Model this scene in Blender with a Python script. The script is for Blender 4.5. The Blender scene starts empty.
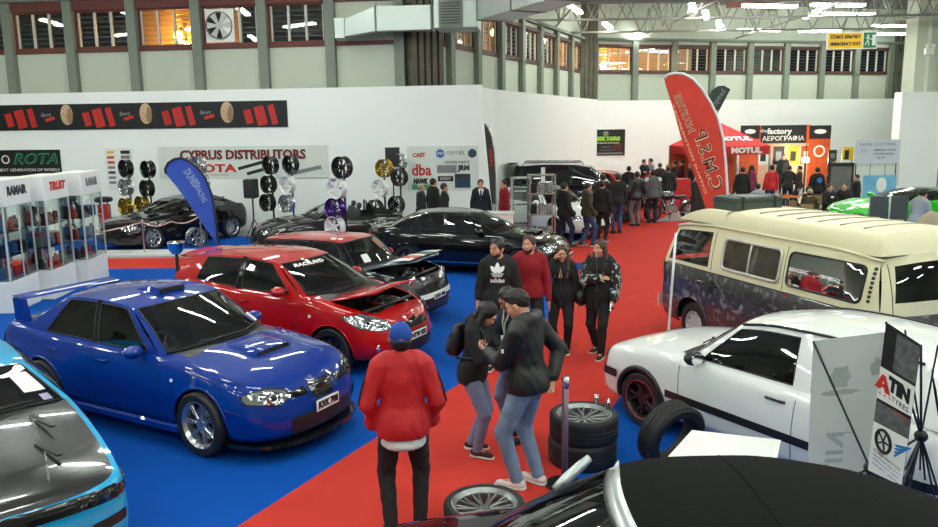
import bpy, bmesh, math, random
import numpy as np
from mathutils import Vector, Matrix
from mathutils.bvhtree import BVHTree
random.seed(7)
C = bpy.context.scene.collection
PI = math.pi
R = math.radians
def clear_unused(): pass
# ------------------------------------------------------------------ camera model (30 mm lens on the photographer's balcony)
CAM_H, CAM_TH, CAM_RO, CAM_F = 3.24, R(9.89), R(.75), 782.0
def ray(u, v):
    a = (u - 469) / CAM_F; b = -(v - 263.5) / CAM_F
    c, s = math.cos(CAM_RO), math.sin(CAM_RO)
    a, b = a * c + b * s, -a * s + b * c
    return (a, math.cos(CAM_TH) + b * math.sin(CAM_TH), -math.sin(CAM_TH) + b * math.cos(CAM_TH))
def at_z(u, v, z=0.0):
    r = ray(u, v); t = (z - CAM_H) / r[2]
    return Vector((r[0] * t, r[1] * t, z))
def at_y(u, v, y):
    r = ray(u, v); t = y / r[1]
    return Vector((r[0] * t, y, CAM_H + r[2] * t))
# ------------------------------------------------------------------ materials
_M = {}
def mat(name, col, rough=.5, metal=0., coat=0., noise=0., scale=8., bump=0., emit=0., spec=.5, noise_col=None, sheen=0.):
    if name in _M: return _M[name]
    m = bpy.data.materials.new(name); m.use_nodes = True
    nt = m.node_tree; b = nt.nodes['Principled BSDF']
    b.inputs['Base Color'].default_value = (*col, 1); b.inputs['Roughness'].default_value = rough
    b.inputs['Metallic'].default_value = metal; b.inputs['Coat Weight'].default_value = coat
    b.inputs['Coat Roughness'].default_value = .04; b.inputs['Specular IOR Level'].default_value = spec
    if sheen: b.inputs['Sheen Weight'].default_value = sheen
    if noise or bump:
        tc = nt.nodes.new('ShaderNodeTexCoord'); n = nt.nodes.new('ShaderNodeTexNoise')
        n.inputs['Scale'].default_value = scale; n.inputs['Detail'].default_value = 4
        nt.links.new(tc.outputs['Object'], n.inputs['Vector'])
        if noise:
            mx = nt.nodes.new('ShaderNodeMix'); mx.data_type = 'RGBA'
            c2 = noise_col or tuple(max(0, c * (1 - noise)) for c in col)
            mx.inputs['A'].default_value = (*col, 1); mx.inputs['B'].default_value = (*c2, 1)
            nt.links.new(n.outputs['Fac'], mx.inputs['Factor']); nt.links.new(mx.outputs['Result'], b.inputs['Base Color'])
        if bump:
            bp = nt.nodes.new('ShaderNodeBump'); bp.inputs['Strength'].default_value = bump; bp.inputs['Distance'].default_value = .02
            nt.links.new(n.outputs['Fac'], bp.inputs['Height']); nt.links.new(bp.outputs['Normal'], b.inputs['Normal'])
    if emit:
        b.inputs['Emission Color'].default_value = (*col, 1); b.inputs['Emission Strength'].default_value = emit
    _M[name] = m
    return m
def srgb(r, g, b):
    f = lambda c: (c / 255 / 12.92) if c / 255 <= .04045 else ((c / 255 + .055) / 1.055) ** 2.4
    return (f(r), f(g), f(b))
def glass_mat(name, tint, rough=.02, base=.06):
    if name in _M: return _M[name]
    m = bpy.data.materials.new(name); m.use_nodes = True; nt = m.node_tree
    nt.nodes.remove(nt.nodes['Principled BSDF']); out = nt.nodes['Material Output']
    tr = nt.nodes.new('ShaderNodeBsdfTransparent'); tr.inputs['Color'].default_value = (*tint, 1)
    gl = nt.nodes.new('ShaderNodeBsdfGlossy'); gl.inputs['Roughness'].default_value = rough; gl.inputs['Color'].default_value = (1, 1, 1, 1)
    fr = nt.nodes.new('ShaderNodeFresnel'); fr.inputs['IOR'].default_value = 1.5
    ad = nt.nodes.new('ShaderNodeMath'); ad.operation = 'ADD'; ad.inputs[1].default_value = base; ad.use_clamp = True
    mx = nt.nodes.new('ShaderNodeMixShader')
    nt.links.new(fr.outputs[0], ad.inputs[0]); nt.links.new(ad.outputs[0], mx.inputs[0])
    nt.links.new(tr.outputs[0], mx.inputs[1]); nt.links.new(gl.outputs[0], mx.inputs[2]); nt.links.new(mx.outputs[0], out.inputs[0])
    _M[name] = m
    return m
def emit_mat(name, col, s):
    if name in _M: return _M[name]
    m = bpy.data.materials.new(name); m.use_nodes = True; nt = m.node_tree
    nt.nodes.remove(nt.nodes['Principled BSDF']); e = nt.nodes.new('ShaderNodeEmission')
    e.inputs[0].default_value = (*col, 1); e.inputs[1].default_value = s
    nt.links.new(e.outputs[0], nt.nodes['Material Output'].inputs[0]); _M[name] = m
    return m
# ------------------------------------------------------------------ objects
def link(o, parent=None, label=None, cat=None, group=None, kind=None):
    C.objects.link(o)
    if parent is not None: o.parent = parent
    if label: o['label'] = label
    if cat: o['category'] = cat
    if group: o['group'] = group
    if kind: o['kind'] = kind
    return o
def empty(name, loc=(0, 0, 0), rz=0., label=None, cat=None, group=None):
    o = bpy.data.objects.new(name, None); o.location = loc; o.rotation_euler = (0, 0, rz); o.empty_display_size = .1
    return link(o, None, label, cat, group)
def copy_tree(o, parent=None):
    c = o.copy(); C.objects.link(c)
    if parent is not None:
        c.parent = parent
        if 'category' in c: del c['category']
    for ch in list(o.children): copy_tree(ch, c)
    return c
class MB:
    """Collects verts and faces, becomes ONE mesh object."""
    def __init__(s): s.v = []; s.f = []; s.mi = []; s.cur = 0
    def add(s, vs, fs, mi=None):
        k = len(s.v); s.v += [tuple(v) for v in vs]
        s.f += [tuple(i + k for i in f) for f in fs]; s.mi += [s.cur if mi is None else mi] * len(fs)
        return s
    def box(s, c, d, rz=0., rot=None, mi=None, bev=0.):
        hx, hy, hz = d[0] / 2, d[1] / 2, d[2] / 2
        if bev > 0:
            b = min(bev, hx * .9, hy * .9, hz * .9); vs = []; 
            ring = lambda z, i: [(x, y, z) for x, y in ((-hx + i, -hy), (hx - i, -hy), (hx, -hy + i), (hx, hy - i), (hx - i, hy), (-hx + i, hy), (-hx, hy - i), (-hx, -hy + i))]
            def rg(z, o):
                X, Y = hx - o, hy - o; i = max(b - o, b * .35)
                return [(-X + i, -Y, z), (X - i, -Y, z), (X, -Y + i, z), (X, Y - i, z), (X - i, Y, z), (-X + i, Y, z), (-X, Y - i, z), (-X, -Y + i, z)]
            rs = [rg(-hz, b), rg(-hz + b, 0), rg(hz - b, 0), rg(hz, b)]
            vs = [p for r_ in rs for p in r_]; fs = [tuple(range(7, -1, -1)), tuple(range(24, 32))]
            for k in range(3):
                for j in range(8): fs.append((k * 8 + j, k * 8 + (j + 1) % 8, k * 8 + 8 + (j + 1) % 8, k * 8 + 8 + j))
        else:
            vs = [(-hx, -hy, -hz), (hx, -hy, -hz), (hx, hy, -hz), (-hx, hy, -hz), (-hx, -hy, hz), (hx, -hy, hz), (hx, hy, hz), (-hx, hy, hz)]
            fs = [(3, 2, 1, 0), (4, 5, 6, 7), (0, 1, 5, 4), (1, 2, 6, 5), (2, 3, 7, 6), (3, 0, 4, 7)]
        m = (rot if rot is not None else Matrix.Rotation(rz, 3, 'Z')); c = Vector(c)
        return s.add([tuple(m @ Vector(v) + c) for v in vs], fs, mi)
    def tube(s, pts, r, n=8, mi=None, cap=True, closed=False):
        pts = [Vector(p) for p in pts]; N = len(pts); rr = r if isinstance(r, (list, tuple)) else [r] * N
        vs = []; fs = []; up = None
        for i, p in enumerate(pts):
            if closed: t = pts[(i + 1) % N] - pts[i - 1]
            else: t = (pts[min(i + 1, N - 1)] - pts[max(i - 1, 0)])
            if t.length < 1e-9: t = Vector((0, 0, 1))
            t.normalize()
            if up is None: up = t.orthogonal().normalized()
            up = (up - t * up.dot(t))
            if up.length < 1e-6: up = t.orthogonal()
            up.normalize(); w = t.cross(up)
            for j in range(n):
                a = 2 * PI * j / n; vs.append(tuple(p + (up * math.cos(a) + w * math.sin(a)) * rr[i]))
        for i in range(N if closed else N - 1):
            for j in range(n):
                a, b = i * n, ((i + 1) % N) * n
                fs.append((a + j, a + (j + 1) % n, b + (j + 1) % n, b + j))
        if cap and not closed: fs += [tuple(range(n - 1, -1, -1)), tuple(range((N - 1) * n, N * n))]
        return s.add(vs, fs, mi)
    def lathe(s, prof, n=24, axis='z', c=(0, 0, 0), mi=None, closed=False):
        vs = []; fs = []; c = Vector(c); N = len(prof)
        for r, h in prof:
            for j in range(n):
                a = 2 * PI * j / n; x, y = r * math.cos(a), r * math.sin(a)
                p = {'z': (x, y, h), 'y': (x, h, -y) if False else (y, h, x), 'x': (h, x, y)}[axis]
                vs.append(tuple(Vector(p) + c))
        for i in range(N if closed else N - 1):
            for j in range(n):
                a, b = i * n, ((i + 1) % N) * n
                fs.append((a + j, a + (j + 1) % n, b + (j + 1) % n, b + j))
        return s.add(vs, fs, mi)
    def grid(s, P, mi=None, closed=False):
        """P: rows x cols of points"""
        nr, nc = len(P), len(P[0]); fs = []
        for i in range(nr - 1):
            for j in range(nc if closed else nc - 1):
                fs.append((i * nc + j, i * nc + (j + 1) % nc, (i + 1) * nc + (j + 1) % nc, (i + 1) * nc + j))
        return s.add([p for r_ in P for p in r_], fs, mi)
    def poly(s, pts, h, mi=None, axis=None):
        """prism: pts 3D loop extruded by vector h"""
        n = len(pts); h = Vector(h); vs = [Vector(p) for p in pts]; vs += [p + h for p in vs]
        fs = [tuple(range(n - 1, -1, -1)), tuple(range(n, 2 * n))] + [(i, (i + 1) % n, n + (i + 1) % n, n + i) for i in range(n)]
        return s.add([tuple(v) for v in vs], fs, mi)
    def sphere(s, c, r, n=12, m=8, sc=(1, 1, 1), mi=None):
        P = []
        for i in range(m + 1):
            a = PI * i / m
            P.append([(c[0] + r * sc[0] * math.sin(a) * math.cos(2 * PI * j / n), c[1] + r * sc[1] * math.sin(a) * math.sin(2 * PI * j / n), c[2] - r * sc[2] * math.cos(a)) for j in range(n)])
        return s.grid(P, mi, closed=True)
    def build(s, name, m=None, parent=None, smooth=False, angle=None, label=None, cat=None, group=None, kind=None, loc=None, rot=None, fix=True):
        me = bpy.data.meshes.new(name); me.from_pydata(s.v, [], s.f)
        ms = m if isinstance(m, (list, tuple)) else [m]
        for q in ms: me.materials.append(q)
        if len(ms) > 1: me.polygons.foreach_set('material_index', s.mi)
        if fix:
            bm = bmesh.new(); bm.from_mesh(me); bmesh.ops.remove_doubles(bm, verts=bm.verts, dist=1e-5); bmesh.ops.dissolve_degenerate(bm, dist=1e-6, edges=bm.edges); bmesh.ops.recalc_face_normals(bm, faces=bm.faces); bm.to_mesh(me); bm.free()
        if smooth or angle:
            me.polygons.foreach_set('use_smooth', [True] * len(me.polygons))
            if angle: me.set_sharp_from_angle(angle=R(angle))
        o = bpy.data.objects.new(name, me)
        if loc is not None: o.location = loc
        if rot is not None: o.rotation_euler = rot
        return link(o, parent, label, cat, group, kind)
# ------------------------------------------------------------------ lettering
def text_mesh(txt, size=1., bold=0., extrude=.004, shear=0., space=1., width=None, align='CENTER'):
    cu = bpy.data.curves.new('t', 'FONT'); cu.body = txt; cu.size = size; cu.offset = bold; cu.extrude = extrude
    cu.shear = shear; cu.space_character = space; cu.align_x = align; cu.align_y = 'CENTER'; cu.resolution_u = 2
    o = bpy.data.objects.new('t', cu); C.objects.link(o)
    dg = bpy.context.evaluated_depsgraph_get(); me = bpy.data.meshes.new_from_object(o.evaluated_get(dg))
    bpy.data.objects.remove(o); bpy.data.curves.remove(cu)
    if width and len(me.vertices):
        xs = [v.co.x for v in me.vertices]; k = width / max(1e-6, max(xs) - min(xs))
        for v in me.vertices: v.co.x *= k
    return me
def text(txt, O, X, Y, size, m, parent=None, name='lettering', bold=0., extrude=.003, shear=0., space=1., width=None, lift=.004, align='CENTER'):
    """lettering centred at O, baseline direction X, up direction Y (in parent's coordinates)"""
    me = text_mesh(txt, size, bold, extrude, shear, space, width, align); me.materials.append(m)
    X = Vector(X).normalized(); Y = Vector(Y).normalized(); Z = X.cross(Y)
    M = Matrix((X, Y, Z)).transposed().to_4x4(); M.translation = Vector(O) + Z * lift
    me.transform(M)
    return link(bpy.data.objects.new(name, me), parent)
def panel(name, O, X, Y, w, h, m, t=.02, parent=None, mb=None, **k):
    """flat board centred at O spanning w along X and h along Y, thickness behind"""
    X = Vector(X).normalized(); Y = Vector(Y).normalized(); Z = X.cross(Y); O = Vector(O)
    q = mb or MB()
    q.poly([O - X * w / 2 - Y * h / 2, O + X * w / 2 - Y * h / 2, O + X * w / 2 + Y * h / 2, O - X * w / 2 + Y * h / 2], -Z * t)
    return q if mb else q.build(name, m, parent, **k)
# ------------------------------------------------------------------ smooth solid modelling for figures (distance field -> one continuous surface)
class SDF:
    def __init__(s, lo, hi, h):
        s.lo = np.array(lo, np.float32); s.h = h
        n = np.ceil((np.array(hi) - np.array(lo)) / h).astype(int) + 1; s.n = n
        s.ax = [(s.lo[i] + h * np.arange(n[i])).astype(np.float32) for i in range(3)]
        s.D = np.full(tuple(n), .25, np.float32)
    def _sub(s, lo, hi):
        a = np.clip(np.floor((np.array(lo) - s.lo) / s.h).astype(int), 0, s.n); b = np.clip(np.ceil((np.array(hi) - s.lo) / s.h).astype(int) + 1, 0, s.n)
        if np.any(b <= a): return None
        sl = tuple(slice(a[i], b[i]) for i in range(3))
        return sl, s.ax[0][sl[0]][:, None, None], s.ax[1][sl[1]][None, :, None], s.ax[2][sl[2]][None, None, :]
    def _mix(s, sl, d, k, op):
        A = s.D[sl]
        if op == 'add':
            if k > 0:
                hh = np.clip(.5 + .5 * (A - d) / k, 0, 1); s.D[sl] = A + (d - A) * hh - k * hh * (1 - hh)
            else: s.D[sl] = np.minimum(A, d)
        else:
            if k > 0:
                d = -d; hh = np.clip(.5 - .5 * (A - d) / k, 0, 1); s.D[sl] = A + (d - A) * hh + k * hh * (1 - hh)
            else: s.D[sl] = np.maximum(A, -d)
    def cap(s, a, b, r1, r2=None, k=.03, flat=None, fs=1., op='add'):
        r2 = r1 if r2 is None else r2; a = np.array(a, float); b = np.array(b, float)
        m = max(r1, r2) + k + .05
        q = s._sub(np.minimum(a, b) - m, np.maximum(a, b) + m)
        if q is None: return s
        sl, X, Y, Z = q; X = X - a[0]; Y = Y - a[1]; Z = Z - a[2]; v = b - a
        if flat is not None:
            f = np.array(flat, float); f /= np.linalg.norm(f) + 1e-9; g = (1 / fs - 1)
            t = (X * f[0] + Y * f[1] + Z * f[2]) * g; X = X + t * f[0]; Y = Y + t * f[1]; Z = Z + t * f[2]
            v = v + f * (v @ f) * g
        L = max(v @ v, 1e-9)
        t = np.clip((X * v[0] + Y * v[1] + Z * v[2]) / L, 0, 1)
        d = np.sqrt((X - t * v[0]) ** 2 + (Y - t * v[1]) ** 2 + (Z - t * v[2]) ** 2) - (r1 + (r2 - r1) * t)
        if flat is not None: d = d * min(1, (fs + 1) / 2)
        s._mix(sl, d.astype(np.float32), k, op); return s
    def ell(s, c, r, M=None, k=.03, op='add'):
        c = np.array(c, float); r = np.array(r, float); m = max(r) + k + .05
        q = s._sub(c - m, c + m)
        if q is None: return s
        sl, X, Y, Z = q; X = X - c[0]; Y = Y - c[1]; Z = Z - c[2]
        if M is not None:
            X, Y, Z = (X * M[0, i] + Y * M[1, i] + Z * M[2, i] for i in range(3))
        k0 = np.sqrt((X / r[0]) ** 2 + (Y / r[1]) ** 2 + (Z / r[2]) ** 2); k1 = np.sqrt((X / r[0] ** 2) ** 2 + (Y / r[1] ** 2) ** 2 + (Z / r[2] ** 2) ** 2) + 1e-6
        s._mix(sl, (k0 * (k0 - 1) / k1).astype(np.float32), k, op); return s
    def cut(s, p, n):
        n = np.array(n, float); n /= np.linalg.norm(n); p = np.array(p, float)
        d = (s.ax[0][:, None, None] - p[0]) * n[0] + (s.ax[1][None, :, None] - p[1]) * n[1] + (s.ax[2][None, None, :] - p[2]) * n[2]
        s.D = np.maximum(s.D, d.astype(np.float32)); return s
    def folds(s, amp, f=38., seed=0):
        X, Y, Z = s.ax[0][:, None, None], s.ax[1][None, :, None], s.ax[2][None, None, :]
        s.D = s.D + amp * (np.sin(f * Z + 9 * np.sin(11 * X + seed) + 5 * Y) * .6 + np.sin(f * .7 * (X + Z) + seed * 2 + 7 * np.sin(9 * Y)) * .4).astype(np.float32)
        return s
    def mesh(s):
        D = s.D; D[0] = D[-1] = .1; D[:, 0] = D[:, -1] = .1; D[:, :, 0] = D[:, :, -1] = .1
        I = D < 0
        c = np.zeros(tuple(np.array(D.shape) - 1), np.int8); nx, ny, nz = c.shape
        for i in (0, 1):
            for j in (0, 1):
                for k in (0, 1): c += I[i:i + nx, j:j + ny, k:k + nz]
        act = np.argwhere((c > 0) & (c < 8))
        if len(act) == 0: return np.zeros((0, 3)), []
        idx = np.full(c.shape, -1, np.int32); idx[tuple(act.T)] = np.arange(len(act))
        acc = np.zeros((len(act), 3)); cnt = np.zeros(len(act))
        cor = [(i, j, k) for i in (0, 1) for j in (0, 1) for k in (0, 1)]
        for a in cor:
            for ax in range(3):
                if a[ax]: continue
                b = list(a); b[ax] = 1
                da = D[tuple((act + a).T)]; db = D[tuple((act + b).T)]
                m = (da < 0) != (db < 0)
                t = np.where(m, da / np.where(m, da - db, 1), 0)
                p = np.array(a, float)[None] + t[:, None] * (np.array(b, float) - np.array(a, float))[None]
                acc[m] += p[m]; cnt[m] += 1
        V = s.lo + s.h * (act + acc / cnt[:, None])
        F = []
        for ax in range(3):
            u, v = (ax + 1) % 3, (ax + 2) % 3
            A = [slice(None)] * 3; B = [slice(None)] * 3; A[ax] = slice(0, -1); B[ax] = slice(1, None)
            e = np.argwhere(I[tuple(A)] != I[tuple(B)])
            e = e[(e[:, u] > 0) & (e[:, v] > 0) & (e[:, u] < D.shape[u] - 1) & (e[:, v] < D.shape[v] - 1)]
            du = np.zeros(3, int); du[u] = 1; dv = np.zeros(3, int); dv[v] = 1
            q = np.stack([idx[tuple((e - du - dv).T)], idx[tuple((e - dv).T)], idx[tuple(e.T)], idx[tuple((e - du).T)]], 1)
            fl = ~I[tuple(e.T)]; q[fl] = q[fl][:, ::-1]
            F.append(q)
        F = np.concatenate(F); F = F[(F >= 0).all(1)]
        return V, F
def np_obj(name, parts, m, parent, smooth=True, iters=1):
    """parts: list of (V,F) joined in one mesh object, lightly relaxed"""
    Vs = []; Fs = []; k = 0
    for V, F in parts:
        if len(V) == 0: continue
        if iters:
            e = np.concatenate([F[:, [0, 1]], F[:, [1, 2]], F[:, [2, 3]], F[:, [3, 0]]])
            for _ in range(iters):
                acc = np.zeros_like(V); n = np.zeros(len(V)); np.add.at(acc, e[:, 0], V[e[:, 1]]); np.add.at(n, e[:, 0], 1); np.add.at(acc, e[:, 1], V[e[:, 0]]); np.add.at(n, e[:, 1], 1)
                V = .5 * V + .5 * acc / np.maximum(n, 1)[:, None]
        Vs.append(V); Fs.append(F + k); k += len(V)
    V = np.concatenate(Vs).astype(np.float32); F = np.concatenate(Fs).astype(np.int32)
    me = bpy.data.meshes.new(name); me.vertices.add(len(V)); me.vertices.foreach_set('co', V.ravel())
    me.loops.add(F.size); me.loops.foreach_set('vertex_index', F.ravel()); me.polygons.add(len(F))
    me.polygons.foreach_set('loop_start', np.arange(0, F.size, 4, dtype=np.int32))
    me.polygons.foreach_set('use_smooth', np.ones(len(F), bool)); me.update(calc_edges=True); me.validate()
    me.materials.append(m)
    return link(bpy.data.objects.new(name, me), parent)
def rotx(a): c, s = math.cos(a), math.sin(a); return np.array([[1, 0, 0], [0, c, -s], [0, s, c]])
def roty(a): c, s = math.cos(a), math.sin(a); return np.array([[c, 0, s], [0, 1, 0], [-s, 0, c]])
def rotz(a): c, s = math.cos(a), math.sin(a); return np.array([[c, -s, 0], [s, c, 0], [0, 0, 1]])
def ik(a, b, l1, l2, hint):
    a = np.array(a, float); b = np.array(b, float); d = b - a; L = np.linalg.norm(d); Lm = (l1 + l2) * .999
    if L > Lm: b = a + d * Lm / L; d = b - a; L = Lm
    u = d / L; x = (L * L + l1 * l1 - l2 * l2) / (2 * L); hgt = math.sqrt(max(0, l1 * l1 - x * x))
    hv = np.array(hint, float); hv = hv - u * (hv @ u); hv /= np.linalg.norm(hv) + 1e-9
    return a + u * x + hv * hgt, b
SKIN = mat('skin_light', srgb(205, 150, 122), .55, noise=.12, scale=30)
SKIN2 = mat('skin_tan', srgb(178, 122, 92), .55, noise=.12, scale=30)
HAIRM = mat('hair_dark', srgb(24, 19, 17), .5, noise=.4, scale=60, bump=.3)
HAIRB = mat('hair_brown', srgb(74, 46, 34), .5, noise=.4, scale=60, bump=.3)
HAIRG = mat('hair_grey', srgb(140, 135, 128), .6, noise=.3, scale=60, bump=.3)
EYEW = mat('eye_white', (.8, .8, .78), .15); EYED = mat('eye_dark', (.02, .012, .008), .1); LIP = mat('lip_rose', srgb(160, 84, 78), .5)
SOLEW = mat('sole_white', srgb(225, 222, 215), .6, noise=.1); SOLEB = mat('sole_black', (.015, .015, .016), .7, noise=.2)
def person(loc, yaw, h=1.75, label='', group=None, top=None, top_kind='jacket', bottom=None, shoes=None, sole=None, hair='short', hair_m=None, skin=None, female=False,
           lean=0., head=(0., 0.), feet=((-.1, 0.), (.1, 0.)), toes=(8, -8), arms=('down', 'down'), res=0, hem=.47, bulk=.018, beard=False, sleeves='long', cap=None, shirt=None, twist=0., crouch=0., flare=0., coll=True, neck_open=True):
    s = h / 1.75; skin = skin or SKIN; hair_m = hair_m or HAIRM
    G = (.0105, .015, .02)[res] * s; GH = (.0058, .0085, .012)[res]; GF = (.0048, .006, .008)[res]; GC = (.0105, .015, .02)[res]
    root = empty('person', (loc[0], loc[1], loc[2] if len(loc) > 2 else 0), R(yaw - 90), label, 'person', group)
    A = lambda *p: np.array(p, float) * h
    hz = .525 * h - crouch
    pel = np.array([0, 0, hz]) + np.array([(feet[0][0] + feet[1][0]) / 2, (feet[0][1] + feet[1][1]) / 2, 0]) * .9
    RB = rotz(R(twist)) @ rotx(-R(lean))
    B = lambda x, y, z: pel + RB @ (np.array([x, y, z - .525]) * h)      # body-frame point in units of h
    sw = .084 if female else .098
    hipw = .052
    knees = []; ankles = []; hips = []; fdir = []
    for i, sg in ((0, -1), (1, 1)):
        hp = pel + np.array([sg * hipw * h, 0, -.02 * h]); an = np.array([feet[i][0], feet[i][1], .045 * h])
        if len(feet[i]) > 2: an[2] += feet[i][2]
        td = rotz(R(toes[i])) @ np.array([0, 1, 0]); kn, an = ik(hp, an, .243 * h, .245 * h, td + np.array([sg * .12, 0, 0]))
        hips.append(hp); knees.append(kn); ankles.append(an); fdir.append(td)
    sh = [B(-sw, -.005, .79), B(sw, -.005, .79)]
    presets = dict(down=((.15, .02, .475), (.6, -.8, 0), 0), pocket=((.12, .075, .515), (.55, -.85, 0), 1), phone=((.035, .2, .66), (.5, -.3, -.8), 0), front=((.06, .17, .56), (.7, -.5, -.5), 0), walk=((.145, .09, .50), (.5, -.8, 0), 0), back=((.17, -.08, .49), (.5, -.8, 0), 0),
                   hips=((.13, .03, .6), (1, -.3, 0), 0), cheek=((.055, .105, .86), (.5, .3, -1), 0), cross=((-.04, .12, .68), (.9, .1, -.6), 0), belly=((.03, .14, .6), (.8, -.4, -.4), 0), behind=((.09, -.085, .535), (.9, -.3, 0), 0), lens=((.05, .17, .83), (.6, .1, -1), 0))
    elbows = []; wrists = []; hidden = []
    for i, sg in ((0, -1), (1, 1)):
        a = arms[i]; tg, hint, hid = presets[a] if isinstance(a, str) else (tuple(a) + (0,))[:3]
        e, w = ik(sh[i], B(sg * tg[0], tg[1], tg[2]), .172 * h, .15 * h, RB @ np.array([sg * hint[0], hint[1], hint[2]]))
        elbows.append(e); wrists.append(w); hidden.append(hid)
    nb = B(0, -.012, .825); RH = RB @ rotz(R(head[0])) @ rotx(-R(head[1])); hc = nb + RB @ (np.array([0, .008, .0]) * h) + RH @ np.array([0, .012, .142]) * s
    pts = np.array(hips + knees + ankles + sh + elbows + wrists + [hc]); lo = pts.min(0) - .26; hi = pts.max(0) + .26; lo[2] = -.03
    # ---- body: torso, neck, limbs in one field
    def torso(S, t, legs=True, arms_=True, neck=True, k=.04):
        S.ell(B(0, 0, .555), (A(.09 if not female else .095, .068, .085) + t), RB, k); S.ell(B(0, 0, .64), A(.08 if not female else .068, .058, .09) + t, RB, k)
        S.ell(B(0, .004, .735), A(.092 if not female else .08, .064, .1) + t, RB, k)
        if female: S.ell(B(-.035, .05, .735), A(.034, .03, .034) + t * .6, RB, k); S.ell(B(.035, .05, .735), A(.034, .03, .034) + t * .6, RB, k)
        S.cap(sh[0] * .80 + sh[1] * .20 + RB @ A(0, 0, .012), sh[0] * .20 + sh[1] * .80 + RB @ A(0, 0, .012), (.038 if female else .042) * h + t * .8, None, k)
        S.cap(B(-.05, -.012, .832), B(.05, -.012, .832), .022 * h + t * .7, None, k)
    S = SDF(lo, hi, G); torso(S, 0.)
    S.cap(nb - RB @ A(0, 0, .03), hc + RH @ np.array([0, -.02, -.06]) * s, .032 * h, .03 * h, .025)
    for i in (0, 1):
        S.cap(sh[i], elbows[i], .031 * h, .026 * h, .025); S.cap(elbows[i], wrists[i], .026 * h, .0165 * h, .015)
        S.cap(hips[i], knees[i], .052 * h, .035 * h, .03); S.cap(knees[i], ankles[i], .034 * h, .022 * h, .02); S.cap(ankles[i] - A(0, 0, .012), ankles[i] + fdir[i] * .08 * h - A(0, 0, .026), .02 * h, .014 * h, .02)
    parts = [S.mesh()]
    # ---- head
    S = SDF(hc - .2 * s, hc + .2 * s, GH * s); T = lambda x, y, z: hc + RH @ (np.array([x, y, z]) * s * 1.02)
    Q = lambda *r: np.array(r) * s * 1.02
    S.ell(T(0, -.008, .03), Q(.075, .094, .088), RH, 0); S.ell(T(0, .022, -.035), Q(.06, .07, .085), RH, .03); S.ell(T(0, .06, -.1), Q(.026, .024, .022), RH, .03)
    S.cap(nb - RB @ A(0, 0, .01), T(0, -.015, -.05), .032 * h, .0315 * h, .02)
    for sg in (-1, 1):
        S.ell(T(sg * .042, .052, -.022), Q(.026, .026, .026), RH, .025); S.ell(T(sg * .0775, -.006, -.004), Q(.010, .021, .031), RH, .006)
        S.ell(T(sg * .031, .1, .012), Q(.021, .018, .013), RH, .012, 'sub'); S.cap(T(sg * .012, .086, .03), T(sg * .045, .076, .031), .012 * s, .010 * s, .012)
    S.cap(T(0, .085, .018), T(0, .104, -.024), .008 * s, .0125 * s, .012); S.cap(T(-.013, .093, -.028), T(.013, .093, -.028), .009 * s, None, .008)
    S.cap(T(-.02, .082, -.06), T(.02, .082, -.06), .009 * s, None, .012)
    parts.append(S.mesh())
    # ---- hands: palm, four unequal bent fingers, a thumb from the side of the palm
    hd = []
    for i, sg in ((0, -1), (1, 1)):
        w = wrists[i]; d = w - elbows[i]; d /= np.linalg.norm(d)
        if hidden[i]: hd.append((w, d, d)); continue
        inw = np.array([-sg, 0, 0.]) if arms[i] in ('down', 'walk', 'back') else np.array([-sg * .5, -.2, .9 if arms[i] in ('phone',) else -.4])
        if arms[i] == 'cheek': inw = np.array([-sg, -.5, 0.])
        inw = RB @ inw; inw = inw - d * (inw @ d); inw /= np.linalg.norm(inw); side = np.cross(d, inw) ; 
        fw = RB @ np.array([0, 1., 0.3])
        if side @ fw < 0: side = -side          # the thumb points forward / up
        curl = {'phone': .75, 'down': .35, 'cheek': .55}.get(arms[i] if isinstance(arms[i], str) else 'down', .45)
        S = SDF(w + d * .09 - .125, w + d * .09 + .125, GF); u = s * (.93 if female else 1)
        S.cap(w - d * .02, w + d * .02, .027 * u, .026 * u, .01, inw, .75)
        for q, (o, ln) in enumerate(((.031, .07), (.011, .079), (-.010, .074), (-.030, .058))):
            kn = w + d * .088 * u + side * o * u; S.cap(w + d * .025 * u + side * o * .7 * u, kn, .0125 * u, .0115 * u, .012)
            p = kn; ang = curl * (.55 + .12 * q)
            for j, (fl, fr) in enumerate(((.45, .0095), (.31, .0085), (.24, .0075))):
                dd = d * math.cos(ang * (j + 1)) + inw * math.sin(ang * (j + 1)); p2 = p + dd * ln * fl * u; S.cap(p, p2, fr * u, fr * .92 * u, .003); p = p2
        tb = w + d * .028 * u + side * .026 * u; t1 = tb + (d * .6 + side * .7 + inw * .3) * .042 * u; t2 = t1 + (d * .85 + side * .1 + inw * .45) * .034 * u
        S.cap(tb, t1, .0135 * u, .0105 * u, .01); S.cap(t1, t2, .0105 * u, .009 * u, .004)
        parts.append(S.mesh()); hd.append((w, d, inw))
    np_obj('body', parts, skin, root)
    # ---- face details
    if res < 2:
        for sg in (-1, 1):
            e = MB().sphere(T(sg * .031, .0735, .012), .0125 * s, 10, 8).build('eye', EYEW, root, smooth=True)
            MB().sphere(T(sg * .031, .0805, .011), .0068 * s, 8, 6).build('iris', EYED, e, smooth=True)
            MB().tube([T(sg * .013, .093, .034), T(sg * .03, .0925, .039), T(sg * .05, .077, .033)], [.003 * s, .0042 * s, .002 * s], 6).build('eyebrow', hair_m, root, smooth=True)
        MB().tube([T(-.023, .083, -.060), T(-.009, .0905, -.058), T(.009, .0905, -.058), T(.023, .083, -.060)], [.002, .0052, .0052, .002], 6).build('lips', LIP, root, smooth=True)
    hq = SDF(hc - np.array([.24, .24, .75 if hair in ('long', 'bun') else .22]) * s, hc + .22 * s, (.0075, .011, .014)[res] * s)
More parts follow.
